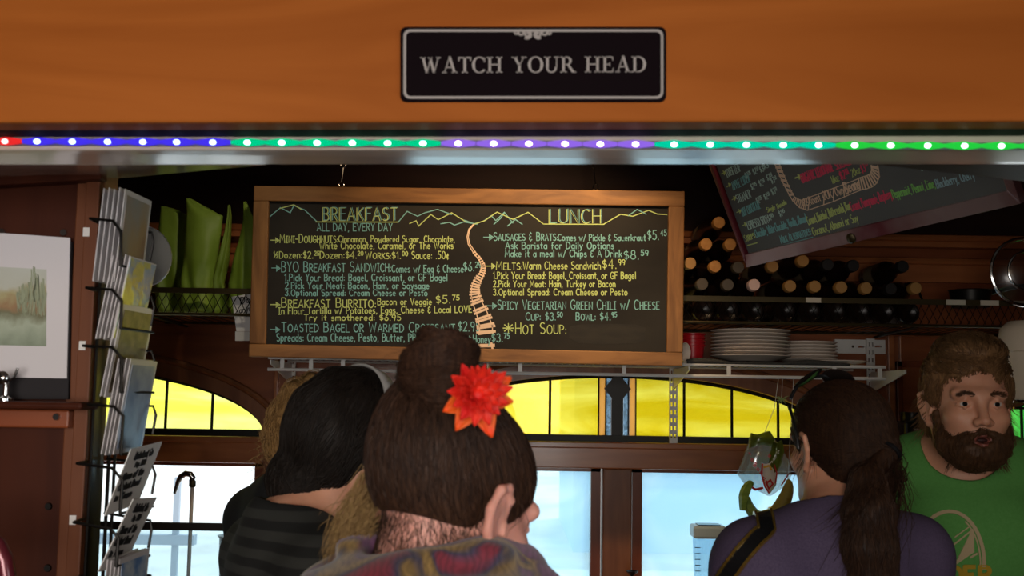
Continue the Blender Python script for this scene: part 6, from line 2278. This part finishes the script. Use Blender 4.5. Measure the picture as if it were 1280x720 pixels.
    o = fast_mesh('hair_ends', np.array(VV), np.array(QQ), hb, w.obj)
    o['label'] = 'fair blond hair ends at her left neck'
    # scarf wound round the neck
    F = Field(.005)
    nb = P(530, 708, 1.275)
    for k in range(30):
        t = 2 * PI * k / 30
        r = .078
        c = nb + Vector((r * math.cos(t), r * math.sin(t) * .95, .002 + .010 * math.sin(t + 1.0)))
        t2 = 2 * PI * (k + 1) / 30
        c2 = nb + Vector((r * math.cos(t2), r * math.sin(t2) * .95, .002 + .010 * math.sin(t2 + 1.0)))
        F.add('c', tuple(c), tuple(c2), .030, .030, k=.01)
        F.add('c', tuple(c * 1 + Vector((c.x - nb.x, c.y - nb.y, 0)) * .35 - Vector((0, 0, .05))), tuple(c2 + Vector((c2.x - nb.x, c2.y - nb.y, 0)) * .35 - Vector((0, 0, .05))), .045, .045, k=.03)
    V, Q = F.mesh(smooth_noise(.006, (45, 45, 75), 9))
    sm = bpy.data.materials.new('patterned_scarf')
    sm.use_nodes = True
    nt = sm.node_tree
    b = nt.nodes['Principled BSDF']
    b.inputs['Roughness'].default_value = .8
    b.inputs['Sheen Weight'].default_value = .3
    tc = nt.nodes.new('ShaderNodeTexCoord')
    vo = nt.nodes.new('ShaderNodeTexNoise')
    vo.inputs['Scale'].default_value = 11
    vo.inputs['Detail'].default_value = 1.5
    vo.inputs['Distortion'].default_value = 1.2
    nt.links.new(tc.outputs['Object'], vo.inputs['Vector'])
    r = nt.nodes.new('ShaderNodeValToRGB')
    r.color_ramp.interpolation = 'LINEAR'
    e_ = r.color_ramp.elements
    e_[0].position, e_[0].color = 0, (*lin((90, 34, 92)), 1)
    e_[1].position, e_[1].color = 1, (*lin((150, 26, 44)), 1)
    for p_, c_ in ((.36, (118, 60, 112)), (.42, (92, 44, 90)), (.46, (122, 90, 60)), (.50, (150, 120, 66)), (.56, (120, 94, 50)), (.6, (52, 50, 76)), (.66, (116, 34, 52))):
        k = e_.new(p_); k.color = (*lin(c_), 1)
    nt.links.new(vo.outputs['Fac'], r.inputs[0])
    wv = nt.nodes.new('ShaderNodeTexWave')
    wv.inputs['Scale'].default_value = 40
    wv.inputs['Distortion'].default_value = 12
    nt.links.new(tc.outputs['Object'], wv.inputs['Vector'])
    mx = nt.nodes.new('ShaderNodeMix')
    mx.data_type = 'RGBA'
    mx.blend_type = 'MULTIPLY'
    mx.inputs['Factor'].default_value = .35
    nt.links.new(r.outputs[0], mx.inputs[6])
    nt.links.new(wv.outputs['Color'], mx.inputs[7])
    nt.links.new(mx.outputs[2], b.inputs['Base Color'])
    fast_mesh('scarf', V, Q, sm, w.obj)
    w.garment('jacket', mat('dark_red_jacket', (112, 26, 40), .8), g=.014, collar=.07)
    w.trousers(M['denim'])
    # hair flower: orange outer petals, red layered inner ones
    fc = P(597, 494, 1.175)
    nrm = Vector((.25, -.95, .18)).normalized()
    ua = nrm.cross(Vector((0, 0, 1))).normalized() * -1
    va = ua.cross(nrm) * -1
    if va.z < 0:
        va = -va
    def petal(m, ang, L_, wd, lift, cup, c):
        d = ua * math.cos(ang) + va * math.sin(ang)
        s_ = nrm.cross(d)
        vs, fs = [], []
        N1, N2 = 7, 4
        for i in range(N1 + 1):
            t = i / N1
            wid = wd * math.sin(PI * (.12 + .83 * t) ** .8) * (1 if t < .95 else .6)
            for j in range(N2 + 1):
                v = j / N2 * 2 - 1
                z = lift * t + cup * t * t + .004 * (1 - v * v) * -1 + .003 * math.sin(6 * t + ang)
                vs.append(c + d * L_ * t + s_ * wid * v * .5 + nrm * z)
        for i in range(N1):
            for j in range(N2):
                a = i * (N2 + 1) + j
                fs.append((a, a + 1, a + N2 + 2, a + N2 + 1))
        m.add(vs, fs)
    fl = MB()
    fl.ball(fc, .008, 12, 8)
    clip = fl.build('hair_flower', mat('flower_red', (206, 24, 22), .6, c2=(226, 48, 24), scale=(60, 60, 60)), w.obj, smooth=True)
    mo, mr_ = MB(), MB()
    for k, dg in enumerate((205, 238, 290, 352, 28)):
        petal(mo, math.radians(dg), .040 + .003 * (k % 3), .026, -.002, .004, fc - nrm * .004)
    rr = random.Random(2)
    for k in range(13):
        petal(mr_, k * .483 + .2, .034 * rr.uniform(.85, 1.1), .019, .006, .004, fc)
    for k in range(12):
        petal(mr_, k * .53 + .4, .026 * rr.uniform(.8, 1.1), .013, .016, .006, fc)
    for k in range(7):
        petal(mr_, k * .9, .014, .010, .018, .004, fc)
    for nm, mm, mt in (('orange_petals', mo, mat('flower_orange', (226, 104, 18), .6, c2=(232, 70, 20), scale=(40, 40, 40))), ('red_petals', mr_, bpy.data.materials['flower_red'])):
        o = mm.build(nm, mt, clip, smooth='all')
        sd = o.modifiers.new('thickness', 'SOLIDIFY')
        sd.thickness = .0006
    # earring: gold stud and small dangling star
    e0 = Vector(w.H_(.083, -.014, -.046))
    er = MB().ball(e0 + (w.R @ Vector((.006, -.008, .002))), .0026, 10, 8)
    q = e0 + w.R @ Vector((.005, .004, -.004))
    er.tube([q + Vector((0, 0, 0)), q + Vector((.001, -.002, -.006)), q + Vector((0, -.001, -.012))], .0016, 6)
    er.ball(q + Vector((0, -.001, -.014)), .003, 8, 6)
    er.build('earring', mat('gold', (206, 168, 82), .25, .9), w.obj, smooth=True)
    return w

# ================================================================== dark haired woman with the headband
def woman_dark():
    w = Person('person with black hair, silver headband and dark striped shirt, seen from behind', 'customers at the counter', P(444, 556, 1.95), math.radians(40), pitch=math.radians(18), tilt=math.radians(0), body_heading=math.radians(62), h=.0045, skin=M['skin_tan'], fwd=.03, hs=1.0, ndrop=.035)
    w.finish(None)
    hm = hair_mat('black_hair', (20, 16, 14), (34, 27, 22))
    F = Field(.0045)
    w.he(F, (0, -.022, .034), (.086, .110, .094), k=.02)
    w.he(F, (0, -.075, -.01), (.075, .060, .075), k=.04)
    w.he(F, (0, .090, -.075), (.085, .080, .110), k=.02, op='-')
    kn = P(380, 602, 1.90)
    w2 = P(360, 604, 1.89)
    F.add('e', tuple(kn), (.045, .05, .042), None, k=.03)
    F.add('e', tuple(w2), (.028, .035, .036), None, k=.03)
    F.add('c', tuple(P(412, 590, 1.91)), tuple(kn), .048, .04, k=.04)
    VQ = F.mesh(smooth_noise(.002, (60, 60, 60), 3))
    def rt(rng):
        d = Vector((rng.gauss(0, 1), rng.gauss(0, 1), rng.gauss(0, 1))).normalized()
        return Vector(w.H_(.1 * d.x, -.03 + .12 * d.y, .03 + .1 * d.z))
    tgt = Vector(kn)
    parts = [VQ, strands(VQ, rt, lambda p: (tgt - p).normalized(), 1800, 9, .16, .0010, .002, 1, '', None, None, jitter=.14)]
    def rk_(rng):
        d = Vector((rng.gauss(0, 1), rng.gauss(0, 1), rng.gauss(0, 1))).normalized()
        return Vector(kn) + Vector((-.01, 0, 0)) + d * .06
    parts.append(strands(VQ, rk_, lambda p: Vector((-.7, .1, -.6)) + (p - tgt) * 3, 500, 8, .08, .0010, .002, 2, '', None, None, jitter=.4))
    rng = random.Random(4)
    VV, QQ = [], []
    for k in range(90):
        c = Vector(P(345 + rng.uniform(-6, 70), 620 + rng.uniform(-30, 12), 1.89 + rng.uniform(-.03, .03)))
        e = Vector((rng.gauss(-.4, .5), rng.gauss(0, .4), -1)).normalized()
        L_ = rng.uniform(.02, .045)
        add_hair(VV, QQ, [c + e * L_ * t for t in (0, .33, .66, 1)], .0006, rng)
    parts.append((np.array(VV), np.array(QQ)))
    V, Q = joined(parts)
    fast_mesh('hair', V, Q, hm, w.obj)
    # headband over the crown, just behind the forehead
    m = MB()
    pts, N = [], 26
    vs, fs = [], []
    for i in range(N + 1):
        t = math.radians(-18 + 216 * i / N)
        wd = .010 + .006 * math.sin(math.radians(180 * i / N))
        for y in (-wd, wd):
            vs.append(w.H_(.0935 * math.cos(t), -.022 + y + .0, .032 + .104 * math.sin(t)))
    for i in range(N):
        fs.append((2 * i, 2 * i + 1, 2 * i + 3, 2 * i + 2))
    m.add(vs, fs)
    o = m.build('headband', mat('silver_band', (190, 188, 186), .35, .3), w.obj, smooth='all')
    o.modifiers.new('thickness', 'SOLIDIFY').thickness = .004
    st = mat('striped_shirt', (28, 28, 28), .8, c2=(46, 46, 45), scale=(1, 1, 1))
    nt = st.node_tree
    b = nt.nodes['Principled BSDF']
    tc = nt.nodes.new('ShaderNodeTexCoord')
    wv = nt.nodes.new('ShaderNodeTexWave')
    wv.bands_direction = 'Z'
    wv.inputs['Scale'].default_value = 11
    wv.inputs['Distortion'].default_value = .6
    r = nt.nodes.new('ShaderNodeValToRGB')
    r.color_ramp.elements[0].position, r.color_ramp.elements[1].position = .42, .58
    r.color_ramp.elements[0].color, r.color_ramp.elements[1].color = (*lin((26, 27, 26)), 1), (*lin((50, 51, 48)), 1)
    nt.links.new(tc.outputs['Object'], wv.inputs[0])
    nt.links.new(wv.outputs['Fac'], r.inputs[0])
    nt.links.new(r.outputs[0], b.inputs['Base Color'])
    w.garment('striped_shirt', st, g=.012, noise=smooth_noise(.003, (22, 22, 30), 2), collar=.075, front=.0)
    w.trousers(M['denim'])
    return w

# ================================================================== fair curly haired person further back
def person_blond():
    w = Person('person with fair curly hair and a black shirt, mostly hidden behind the striped shirt', 'customers at the counter', P(398, 548, 2.62), math.radians(20), pitch=math.radians(30), body_heading=math.radians(48), h=.005, skin=M['skin_tan'], ndrop=.03, fwd=.05, side=.06, hs=1.06)
    w.finish(None)
    hm = hair_mat('fair_curls', (186, 146, 92), (110, 80, 48))
    F = Field(.005)
    w.he(F, (0, -.022, .034), (.090, .112, .096), k=.02)
    w.he(F, (0, -.055, -.03), (.090, .065, .075), k=.04)
    w.he(F, (0, .095, -.07), (.085, .085, .105), k=.02, op='-')
    VQ = F.mesh(smooth_noise(.004, (70, 70, 70), 3))
    def rt(rng):
        d = Vector((rng.gauss(0, 1), rng.gauss(0, 1), rng.gauss(0, 1))).normalized()
        return Vector(w.H_(.1 * d.x, -.03 + .12 * d.y, .0 + .12 * d.z))
    dn = Vector((0, 0, -1))
    parts = [VQ, strands(VQ, rt, lambda p: dn, 1100, 11, .13, .0010, .005, 1, '', None, None, jitter=.3, curl=.012)]
    rng = random.Random(8)
    VV, QQ = [], []
    for k in range(170):
        th = rng.uniform(0, 2 * PI)
        c = Vector(w.H_(.095 * math.cos(th), -.03 + .1 * math.sin(th) * -1 if math.sin(th) > 0 else -.03, rng.uniform(-.1, .05)))
        out_ = (c - w.eye).normalized()
        L_ = rng.uniform(.025, .05)
        line = [c + (out_ * .5 * t + Vector((.25 * math.sin(7 * t + k), .2 * math.cos(7 * t + k), -.8 * t))) * L_ for t in (0, .2, .4, .6, .8, 1)]
        add_hair(VV, QQ, line, .0007, rng)
    parts.append((np.array(VV), np.array(QQ)))
    V, Q = joined(parts)
    fast_mesh('hair', V, Q, hm, w.obj)
    w.garment('black_shirt', mat('black_shirt', (30, 31, 32), .85), g=.014, noise=smooth_noise(.003, (20, 20, 26), 6))
    w.trousers(M['denim'])
    return w

# ================================================================== woman with the ponytail and sunglasses
def woman_pony():
    hd = math.radians(-20)
    w = Person('person with a long brown ponytail, sunglasses on her head and purple top', 'customers at the counter', P(1045, 558, 2.08), hd, pitch=math.radians(2), body_heading=math.radians(-22), h=.0045, skin=M['skin_tan'], fwd=.02, hs=.95, ndrop=.02, side=-.05)
    w.finish(None)
    hm = hair_mat('chestnut_hair', (32, 20, 15), (64, 42, 28))
    F = Field(.0045)
    w.he(F, (0, -.022, .034), (.086, .110, .092), k=.02)
    w.he(F, (0, -.070, -.02), (.068, .050, .065), k=.03)
    w.he(F, (0, .082, -.075), (.09, .082, .118), k=.02, op='-')
    for x in (-1, 1):
        w.he(F, (x * .09, -.004, -.035), (.03, .03, .04), k=.012, op='-')
    tie = Vector(w.H_(.020, -.132, -.005))
    F.add('c', w.H_(0.012, -.09, .01), tuple(tie), .040, .018, k=.03)
    capVQ = F.mesh()
    pts = [(1076, 566), (1085, 600), (1090, 640), (1090, 685), (1092, 730), (1086, 790)]
    yy = [tie.y, tie.y - .030, tie.y - .055, tie.y - .066, tie.y - .066, tie.y - .06]
    rad = [.016, .022, .030, .034, .032, .010]
    Fp = Field(.0045)
    PP = [Vector(tie)] + [P(x, y, q) for (x, y), q in zip(pts[1:], yy[1:])]
    for i in range(len(PP) - 1):
        Fp.add('c', tuple(PP[i]), tuple(PP[i + 1]), rad[i], rad[i + 1], k=.02)
        if i > 0:
            o_ = Vector((-.028, .004, 0))
            Fp.add('c', tuple(PP[i] + o_ * .4), tuple(PP[i + 1] + o_), rad[i] * .8, rad[i + 1] * .7, k=.02)
    tailVQ = Fp.mesh(smooth_noise(.003, (70, 70, 14), 5))
    def rt(rng):
        d = Vector((rng.gauss(0, 1), rng.gauss(0, 1), rng.gauss(0, 1))).normalized()
        return Vector(w.H_(.1 * d.x, -.03 + .12 * d.y, .03 + .1 * d.z))
    parts = [capVQ, tailVQ, strands(capVQ, rt, lambda p: (tie - p).normalized(), 2000, 9, .15, .0009, .0022, 1, '', None, None, jitter=.10)]
    def rp(rng):
        i = rng.randrange(len(PP) - 2)
        c = PP[i].lerp(PP[i + 1], rng.random())
        a = rng.uniform(0, 2 * PI)
        return c + Vector((math.cos(a), math.sin(a), 0)) * .05
    parts.append(strands(tailVQ, rp, lambda p: Vector((0, 0, -1)), 1300, 9, .16, .0010, .003, 2, '', None, None, jitter=.16))
    rng = random.Random(3)
    VV, QQ = [], []
    for k in range(260):
        c = Vector(tie) + Vector((rng.gauss(0, .012), rng.gauss(0, .01), rng.uniform(-.05, 0)))
        e = Vector(P(rng.gauss(1076, 26), 700 + rng.uniform(-60, 40), tie.y - .085 + rng.uniform(-.02, .02)))
        mid = c.lerp(e, .5) + Vector((rng.gauss(0, .012), -.022, 0))
        add_hair(VV, QQ, [c, c.lerp(mid, .5), mid, mid.lerp(e, .5), e], .0008, rng)
    for k in range(60):
        c = Vector(w.H_(-.072, -.02 + rng.uniform(-.02, .04), rng.uniform(-.03, .06)))
        e = Vector((-.35 + rng.gauss(0, .3), rng.gauss(0, .4), -1)).normalized()
        L_ = rng.uniform(.02, .06)
        add_hair(VV, QQ, [c + e * L_ * t for t in (0, .33, .66, 1)], .0005, rng)
    for k in range(60):
        c = Vector(w.H_(.085, -.05 + rng.uniform(-.03, .03), rng.uniform(-.05, .06)))
        e = Vector((.25 + rng.gauss(0, .25), rng.gauss(-.2, .3), -1)).normalized()
        L_ = rng.uniform(.03, .09)
        add_hair(VV, QQ, [c + e * L_ * t for t in (0, .33, .66, 1)], .0005, rng)
    parts.append((np.array(VV), np.array(QQ)))
    V, Q = joined(parts)
    fast_mesh('hair', V, Q, hm, w.obj)
    # hair tie
    d = (PP[1] - PP[0]).normalized()
    a = d.cross(Vector((1, 0, 0))).normalized()
    b_ = d.cross(a)
    c = PP[0] + d * .004
    MB().tube([c + (a * math.cos(k * PI / 10) + b_ * math.sin(k * PI / 10)) * .021 for k in range(20)], .0042, 8, closed=True).build('hair_tie', M['black_plastic'], w.obj, smooth=True)
    # sunglasses pushed up on the head
    sg_ = MB()
    top = [w.H_(.078 * math.cos(math.radians(t)), .040, .068 + .070 * math.sin(math.radians(t))) for t in range(20, 161, 10)]
    sg_.tube([Vector(p) for p in top], .0034, 8)
    for x in (-1, 1):
        sg_.tube([Vector(w.H_(x * .074, .045, .078)), Vector(w.H_(x * .0885, .012, .056)), Vector(w.H_(x * .091, -.004, .022)), Vector(w.H_(x * .089, -.006, -.004))], [.0034, .003, .0028, .003], 8)
    fr = sg_.build('sunglasses', M['black_plastic'], w.obj, smooth=True)
    dk_ = mat('dark_lens', (30, 24, 22), .08, coat=1.0)
    for x in (-1, 1):
        m = MB()
        m.ball(w.H_(x * .036, .034, .132), (.034, .027, .0045), 20, 10, R=w.R @ Matrix.Rotation(x * math.radians(26), 3, 'Y') @ Matrix.Rotation(math.radians(-28), 3, 'X'))
        m.build('lens', dk_, fr, smooth=True)
    w.garment('purple_top', mat('purple_top', (70, 58, 84), .85, c2=(84, 72, 98), scale=(300, 300, 300), lo=.3, hi=.7), g=.012, noise=smooth_noise(.003, (22, 22, 26), 12), collar=.08, front=.02)
    # shoulder strap: dark with gold edges
    V, Q = None, None
    s_ = []
    for t in np.linspace(0, 1, 15):
        ang = math.radians(160 - 190 * t)
        s_.append((-.098 - .012 * t, -.015 - .115 * math.cos(math.radians(200 * t - 20)) * 0, t))
    bv = BVHTree.FromObject(w.obj.children[-1], bpy.context.evaluated_depsgraph_get()) if False else None
    g = [o for o in w.obj.children if o.name.startswith('purple_top')][0]
    off = w.obj.location
    bv = BVHTree.FromPolygons([tuple(v.co + off) for v in g.data.vertices], [tuple(p.vertices) for p in g.data.polygons])
    path = []
    tr_ = [(872, 790), (890, 752), (908, 722), (928, 694), (947, 673), (962, 660)]
    for (xa_, ya_), (xb_, yb_) in zip(tr_[:-1], tr_[1:]):
        for q in range(4):
            f = q / 4
            h_ = bv.ray_cast(Vector((0, 0, CAMZ)), ray(xa_ + (xb_ - xa_) * f, ya_ + (yb_ - ya_) * f).normalized())
            if h_[0] is not None:
                path.append((h_[0], h_[1]))
    p_ = path[-1][0].copy()
    for q in range(9):
        p_ = p_ + Vector((.004, .028, .012 - .006 * q))
        h_ = bv.find_nearest(p_)
        p_ = h_[0].copy()
        path.append((h_[0], h_[1]))
    for nm, wd, lf, mt, hw in (('strap', 0, .003, M['black_plastic'], .014), ('strap_edge', -.0135, .006, M['gold'] if 'gold' in M else bpy.data.materials['gold'], .0022), ('strap_edge', .0135, .006, bpy.data.materials['gold'], .0022)):
        m = MB()
        vs, fs = [], []
        n = len(path)
        for i, (p, nn) in enumerate(path):
            d = (path[min(i + 1, n - 1)][0] - path[max(i - 1, 0)][0]).normalized()
            s2 = nn.cross(d).normalized()
            for dx, dz in ((-hw, 0), (hw, 0), (hw, lf), (-hw, lf)):
                vs.append(p + s2 * (wd + dx) + nn * (dz + .001))
        for i in range(n - 1):
            for j in range(4):
                k = (j + 1) % 4
                fs.append((i * 4 + j, i * 4 + k, i * 4 + 4 + k, i * 4 + 4 + j))
        fs += [(3, 2, 1, 0), tuple(4 * (n - 1) + j for j in range(4))]
        m.add(vs, fs)
        m.build(nm, mt, w.obj)
    w.trousers(M['denim'])
    return w

# ================================================================== bearded man
def man():
    w = Person('person with swept back hair, full beard and green mountain T-shirt facing the room', 'staff', P(1211, 505, 2.42), math.radians(180 + 6), pitch=math.radians(0), body_heading=math.radians(180 + 14), h=.003, skin=M['skin_tan'], female=False, fwd=.05, hs=1.04, ndrop=-.015)
    F = w.F
    # open mouth
    w.he(F, (0, .094, -.0715), (.017, .016, .0065), k=.004, op='-')
    w.finish(None)
    lipm = mat('lip_red', (132, 76, 66), .5)
    w.body.data.materials.append(lipm)
    Rt = w.R.transposed()
    for pg in w.body.data.polygons:
        q = Rt @ (pg.center + w.obj.location - w.eye) / w.hs
        if abs(q.x) < .021 and q.y > .078 and abs(q.z + .0712) < .0125 * (1 - (q.x / .024) ** 2) + .001:
            pg.material_index = 1
    w.eyes()
    MB().ball(w.H_(0, .078, -.0715), (.014, .008, .005), 12, 8, R=w.R).build('mouth_inside', mat('mouth_dark', (48, 18, 17), .6), w.obj, smooth=True)
    hm = hair_mat('light_brown_hair', (84, 59, 38), (140, 104, 68))
    bm = hair_mat('brown_beard', (60, 40, 26), (90, 62, 40))
    F = Field(.003)
    w.he(F, (0, -.022, .040), (.079, .104, .086), k=.02)
    w.he(F, (0, .040, .104), (.062, .052, .030), k=.03)          # swept up front
    w.he(F, (0, -.02, .115), (.056, .07, .026), k=.03)
    w.he(F, (0, -.07, -.03), (.076, .05, .07), k=.04)
    for x in (-1, 1):
        w.he(F, (x * .073, -.014, .035), (.011, .032, .055), k=.02)
    w.he(F, (0, .100, -.004), (.072, .060, .073), k=.008, op='-')
    w.he(F, (0, .110, .036), (.062, .054, .036), k=.008, op='-')
    for x in (-1, 1):
        w.he(F, (x * .056, .088, .004), (.030, .060, .058), k=.006, op='-')
    w.he(F, (0, .085, -.075), (.10, .075, .09), k=.015, op='-')
    for x in (-1, 1):
        w.he(F, (x * .088, -.008, -.028), (.022, .028, .040), k=.012, op='-')
    VQ = F.mesh(smooth_noise(.0012, (120, 120, 120), 3))
    def rt(rng):
        d = Vector((rng.gauss(0, 1), rng.gauss(0, 1), rng.gauss(.25, 1))).normalized()
        return Vector(w.H_(.1 * d.x, -.01 + .12 * d.y, .05 + .1 * d.z))
    fb = w.R @ Vector((0, -1, .25))
    cn = Vector(w.H_(.01, .02, .1))
    def fl(p):
        loc = w.R.transposed() @ (p - w.eye)
        if loc.z > .06:
            return w.R @ Vector((loc.x * 2.0, -1, .35))
        return w.R @ Vector((0, -.55, -.8))
    parts = [VQ, strands(VQ, rt, fl, 5200, 8, .06, .0008, .006, 1, '', None, None, jitter=.22)]
    rng = random.Random(6)
    VV, QQ = [], []
    for k in range(120):
        x = rng.choice((-1, 1))
        c = Vector(w.H_(x * .085, -.02 + rng.uniform(-.03, .02), rng.uniform(-.06, .03)))
        e = (w.R @ Vector((x * .4, -.3, -1)) + Vector((rng.gauss(0, .25), rng.gauss(0, .25), 0))).normalized()
        L_ = rng.uniform(.015, .04)
        add_hair(VV, QQ, [c + e * L_ * t + w.R @ Vector((x * .01 * t * t, 0, 0)) for t in (0, .33, .66, 1)], .0006, rng)
    parts.append((np.array(VV), np.array(QQ)))
    V, Q = joined(parts)
    fast_mesh('hair', V, Q, hm, w.obj)
    # brows
    m = MB()
    VV, QQ = [], []
    bv = BVHTree.FromPolygons([tuple(v.co + w.obj.location) for v in w.body.data.vertices], [tuple(p.vertices) for p in w.body.data.polygons])
    for x in (-1, 1):
        VV, QQ = [], []
        for k in range(130):
            u = rng.random()
            q = Vector(w.H_(x * (.014 + .029 * u), .095, .0185 + .004 * math.sin(PI * u) - .002 * u + rng.gauss(0, .0016)))
            h_ = bv.ray_cast(q + w.R @ Vector((0, .03, 0)), w.R @ Vector((0, -1, 0)))
            if h_[0] is None:
                continue
            e = w.R @ Vector((x * 1, -.1, rng.gauss(.1, .3))).normalized()
            add_hair(VV, QQ, [h_[0] + h_[1] * (.0006 + .001 * t) + e * .009 * t for t in (0, .5, 1)], .0006, rng)
        fast_mesh('eyebrow', np.array(VV), np.array(QQ), bm, w.obj)
    # beard mass
    F = Field(.003)
    w.he(F, (0, .028, -.080), (.059, .058, .044), k=.03)
    w.he(F, (0, .050, -.098), (.046, .046, .034), k=.03)
    for x in (-1, 1):
        w.hc(F, (x * .068, .012, -.020), (x * .056, .03, -.078), .008, .018, k=.03)
        w.hc(F, (0, .093, -.052), (x * .027, .081, -.068), .0055, .006, k=.006)
        w.hc(F, (x * .026, .082, -.070), (x * .030, .07, -.095), .010, .014, k=.015)
    w.he(F, (0, .100, -.0715), (.0205, .03, .0092), k=.005, op='-')
    w.he(F, (0, .098, -.020), (.034, .05, .028), k=.012, op='-')
    for x in (-1, 1):
        w.he(F, (x * .040, .086, -.030), (.026, .045, .028), k=.012, op='-')
    bVQ = F.mesh(smooth_noise(.0015, (140, 140, 140), 5))
    def rb(rng):
        return Vector(w.H_(rng.uniform(-.085, .085), rng.uniform(-.01, .13), rng.uniform(-.15, -.02)))
    dn = w.R @ Vector((0, .10, -1))
    parts = [bVQ, strands(bVQ, rb, lambda p: dn + w.R @ Vector(((w.R.transposed() @ (p - w.eye)).x * 2.5, 0, 0)), 2600, 6, .024, .0007, .0040, 3, '', None, None, jitter=.3, stop=lambda q: False)]
    VV, QQ = [], []
    for k in range(500):
        a = rng.uniform(-1.3, 1.3)
        c = Vector(w.H_(.060 * math.sin(a), .03 + .045 * math.cos(a), -.112 + rng.uniform(-.015, .05)))
        e = (w.R @ Vector((.6 * math.sin(a), .5 * math.cos(a), -1)) + Vector((rng.gauss(0, .2), rng.gauss(0, .2), 0))).normalized()
        L_ = rng.uniform(.008, .02)
        add_hair(VV, QQ, [c + e * L_ * t for t in (0, .33, .66, 1)], .0006, rng)
    parts.append((np.array(VV), np.array(QQ)))
    V, Q = joined(parts)
    fast_mesh('beard', V, Q, bm, w.obj)
    sh = w.garment('green_shirt', mat('green_shirt', (80, 142, 68), .9, c2=(86, 148, 74), scale=(200, 200, 200)), g=.016, collar=.082, front=.03, cz=-.005, noise=smooth_noise(.0045, (26, 26, 9), 21), h=.004)
    off = w.obj.location
    bv = BVHTree.FromPolygons([tuple(v.co + off) for v in sh.data.vertices], [tuple(p.vertices) for p in sh.data.polygons])
    # printed emblem: arch over two snowy peaks, lettering below
    def shirt(px, py):
        o = Vector((0, 0, CAMZ))
        h_ = bv.ray_cast(o, ray(px, py).normalized())
        return (h_[0], h_[1]) if h_[0] is not None else (None, None)
    def s3(x, y):
        return 1110 + x / 5.141, 580 + y / 5.141
    def stroke(m, pts, wd, sub=6):
        P_ = []
        for (x0, y0), (x1, y1) in zip(pts[:-1], pts[1:]):
            for k in range(sub):
                P_.append((x0 + (x1 - x0) * k / sub, y0 + (y1 - y0) * k / sub))
        P_.append(pts[-1])
        H3 = [shirt(*s3(*p)) for p in P_]
        for (a, na), (b_, nb_) in zip(H3[:-1], H3[1:]):
            if a is None or b_ is None:
                continue
            ribbon(m, [a, b_], wd, na, .0016)
    em = MB()
    arcp = [(395 + 222 * math.cos(math.radians(t)) * (1 if t < 90 else 1.03), 640 - 335 * math.sin(math.radians(t))) for t in range(-5, 181, 8)]
    stroke(em, arcp, .0075, 3)
    arcp = [(395 + 198 * math.cos(math.radians(t)), 640 - 313 * math.sin(math.radians(t))) for t in range(-5, 60, 8)]
    stroke(em, arcp, .003, 3)
    def fill(m, a, b_, c, n=9, wd=.0045):
        """hatch a triangle a(apex) b c with strokes"""
        for i in range(n + 1):
            t = i / n
            p = (a[0] + (b_[0] - a[0]) * t, a[1] + (b_[1] - a[1]) * t)
            q = (a[0] + (c[0] - a[0]) * t, a[1] + (c[1] - a[1]) * t)
            stroke(m, [p, q], wd, 3)
    fill(em, (545, 420), (440, 635), (548, 560), 16)
    fill(em, (322, 470), (245, 575), (325, 560), 8)
    fill(em, (385, 500), (340, 595), (390, 560), 6)
    stroke(em, [(545, 420), (420, 520), (370, 600), (320, 640)], .003)
    stroke(em, [(322, 470), (205, 550)], .003); stroke(em, [(520, 405), (430, 470)], .0022)
    stroke(em, [(530, 600), (570, 575)], .004)
    em.build('mountain_emblem', mat('emblem_print', (176, 158, 124), .8), w.obj)
    lt = MB()
    x = 400
    for chs in 'DER':
        wd_, st = G[chs]
        for pl_ in st:
            stroke(lt, [(x + a * 130, 765 - b_ * 105) for a, b_ in pl_], .009, 3)
        x += 95
    lt.build('emblem_lettering', mat('print_gold', (170, 140, 34), .8), w.obj)
    # thin neck cord
    w.trousers(M['denim'])
    return w

woman_bun()
woman_dark()
person_blond()
woman_pony()
man()
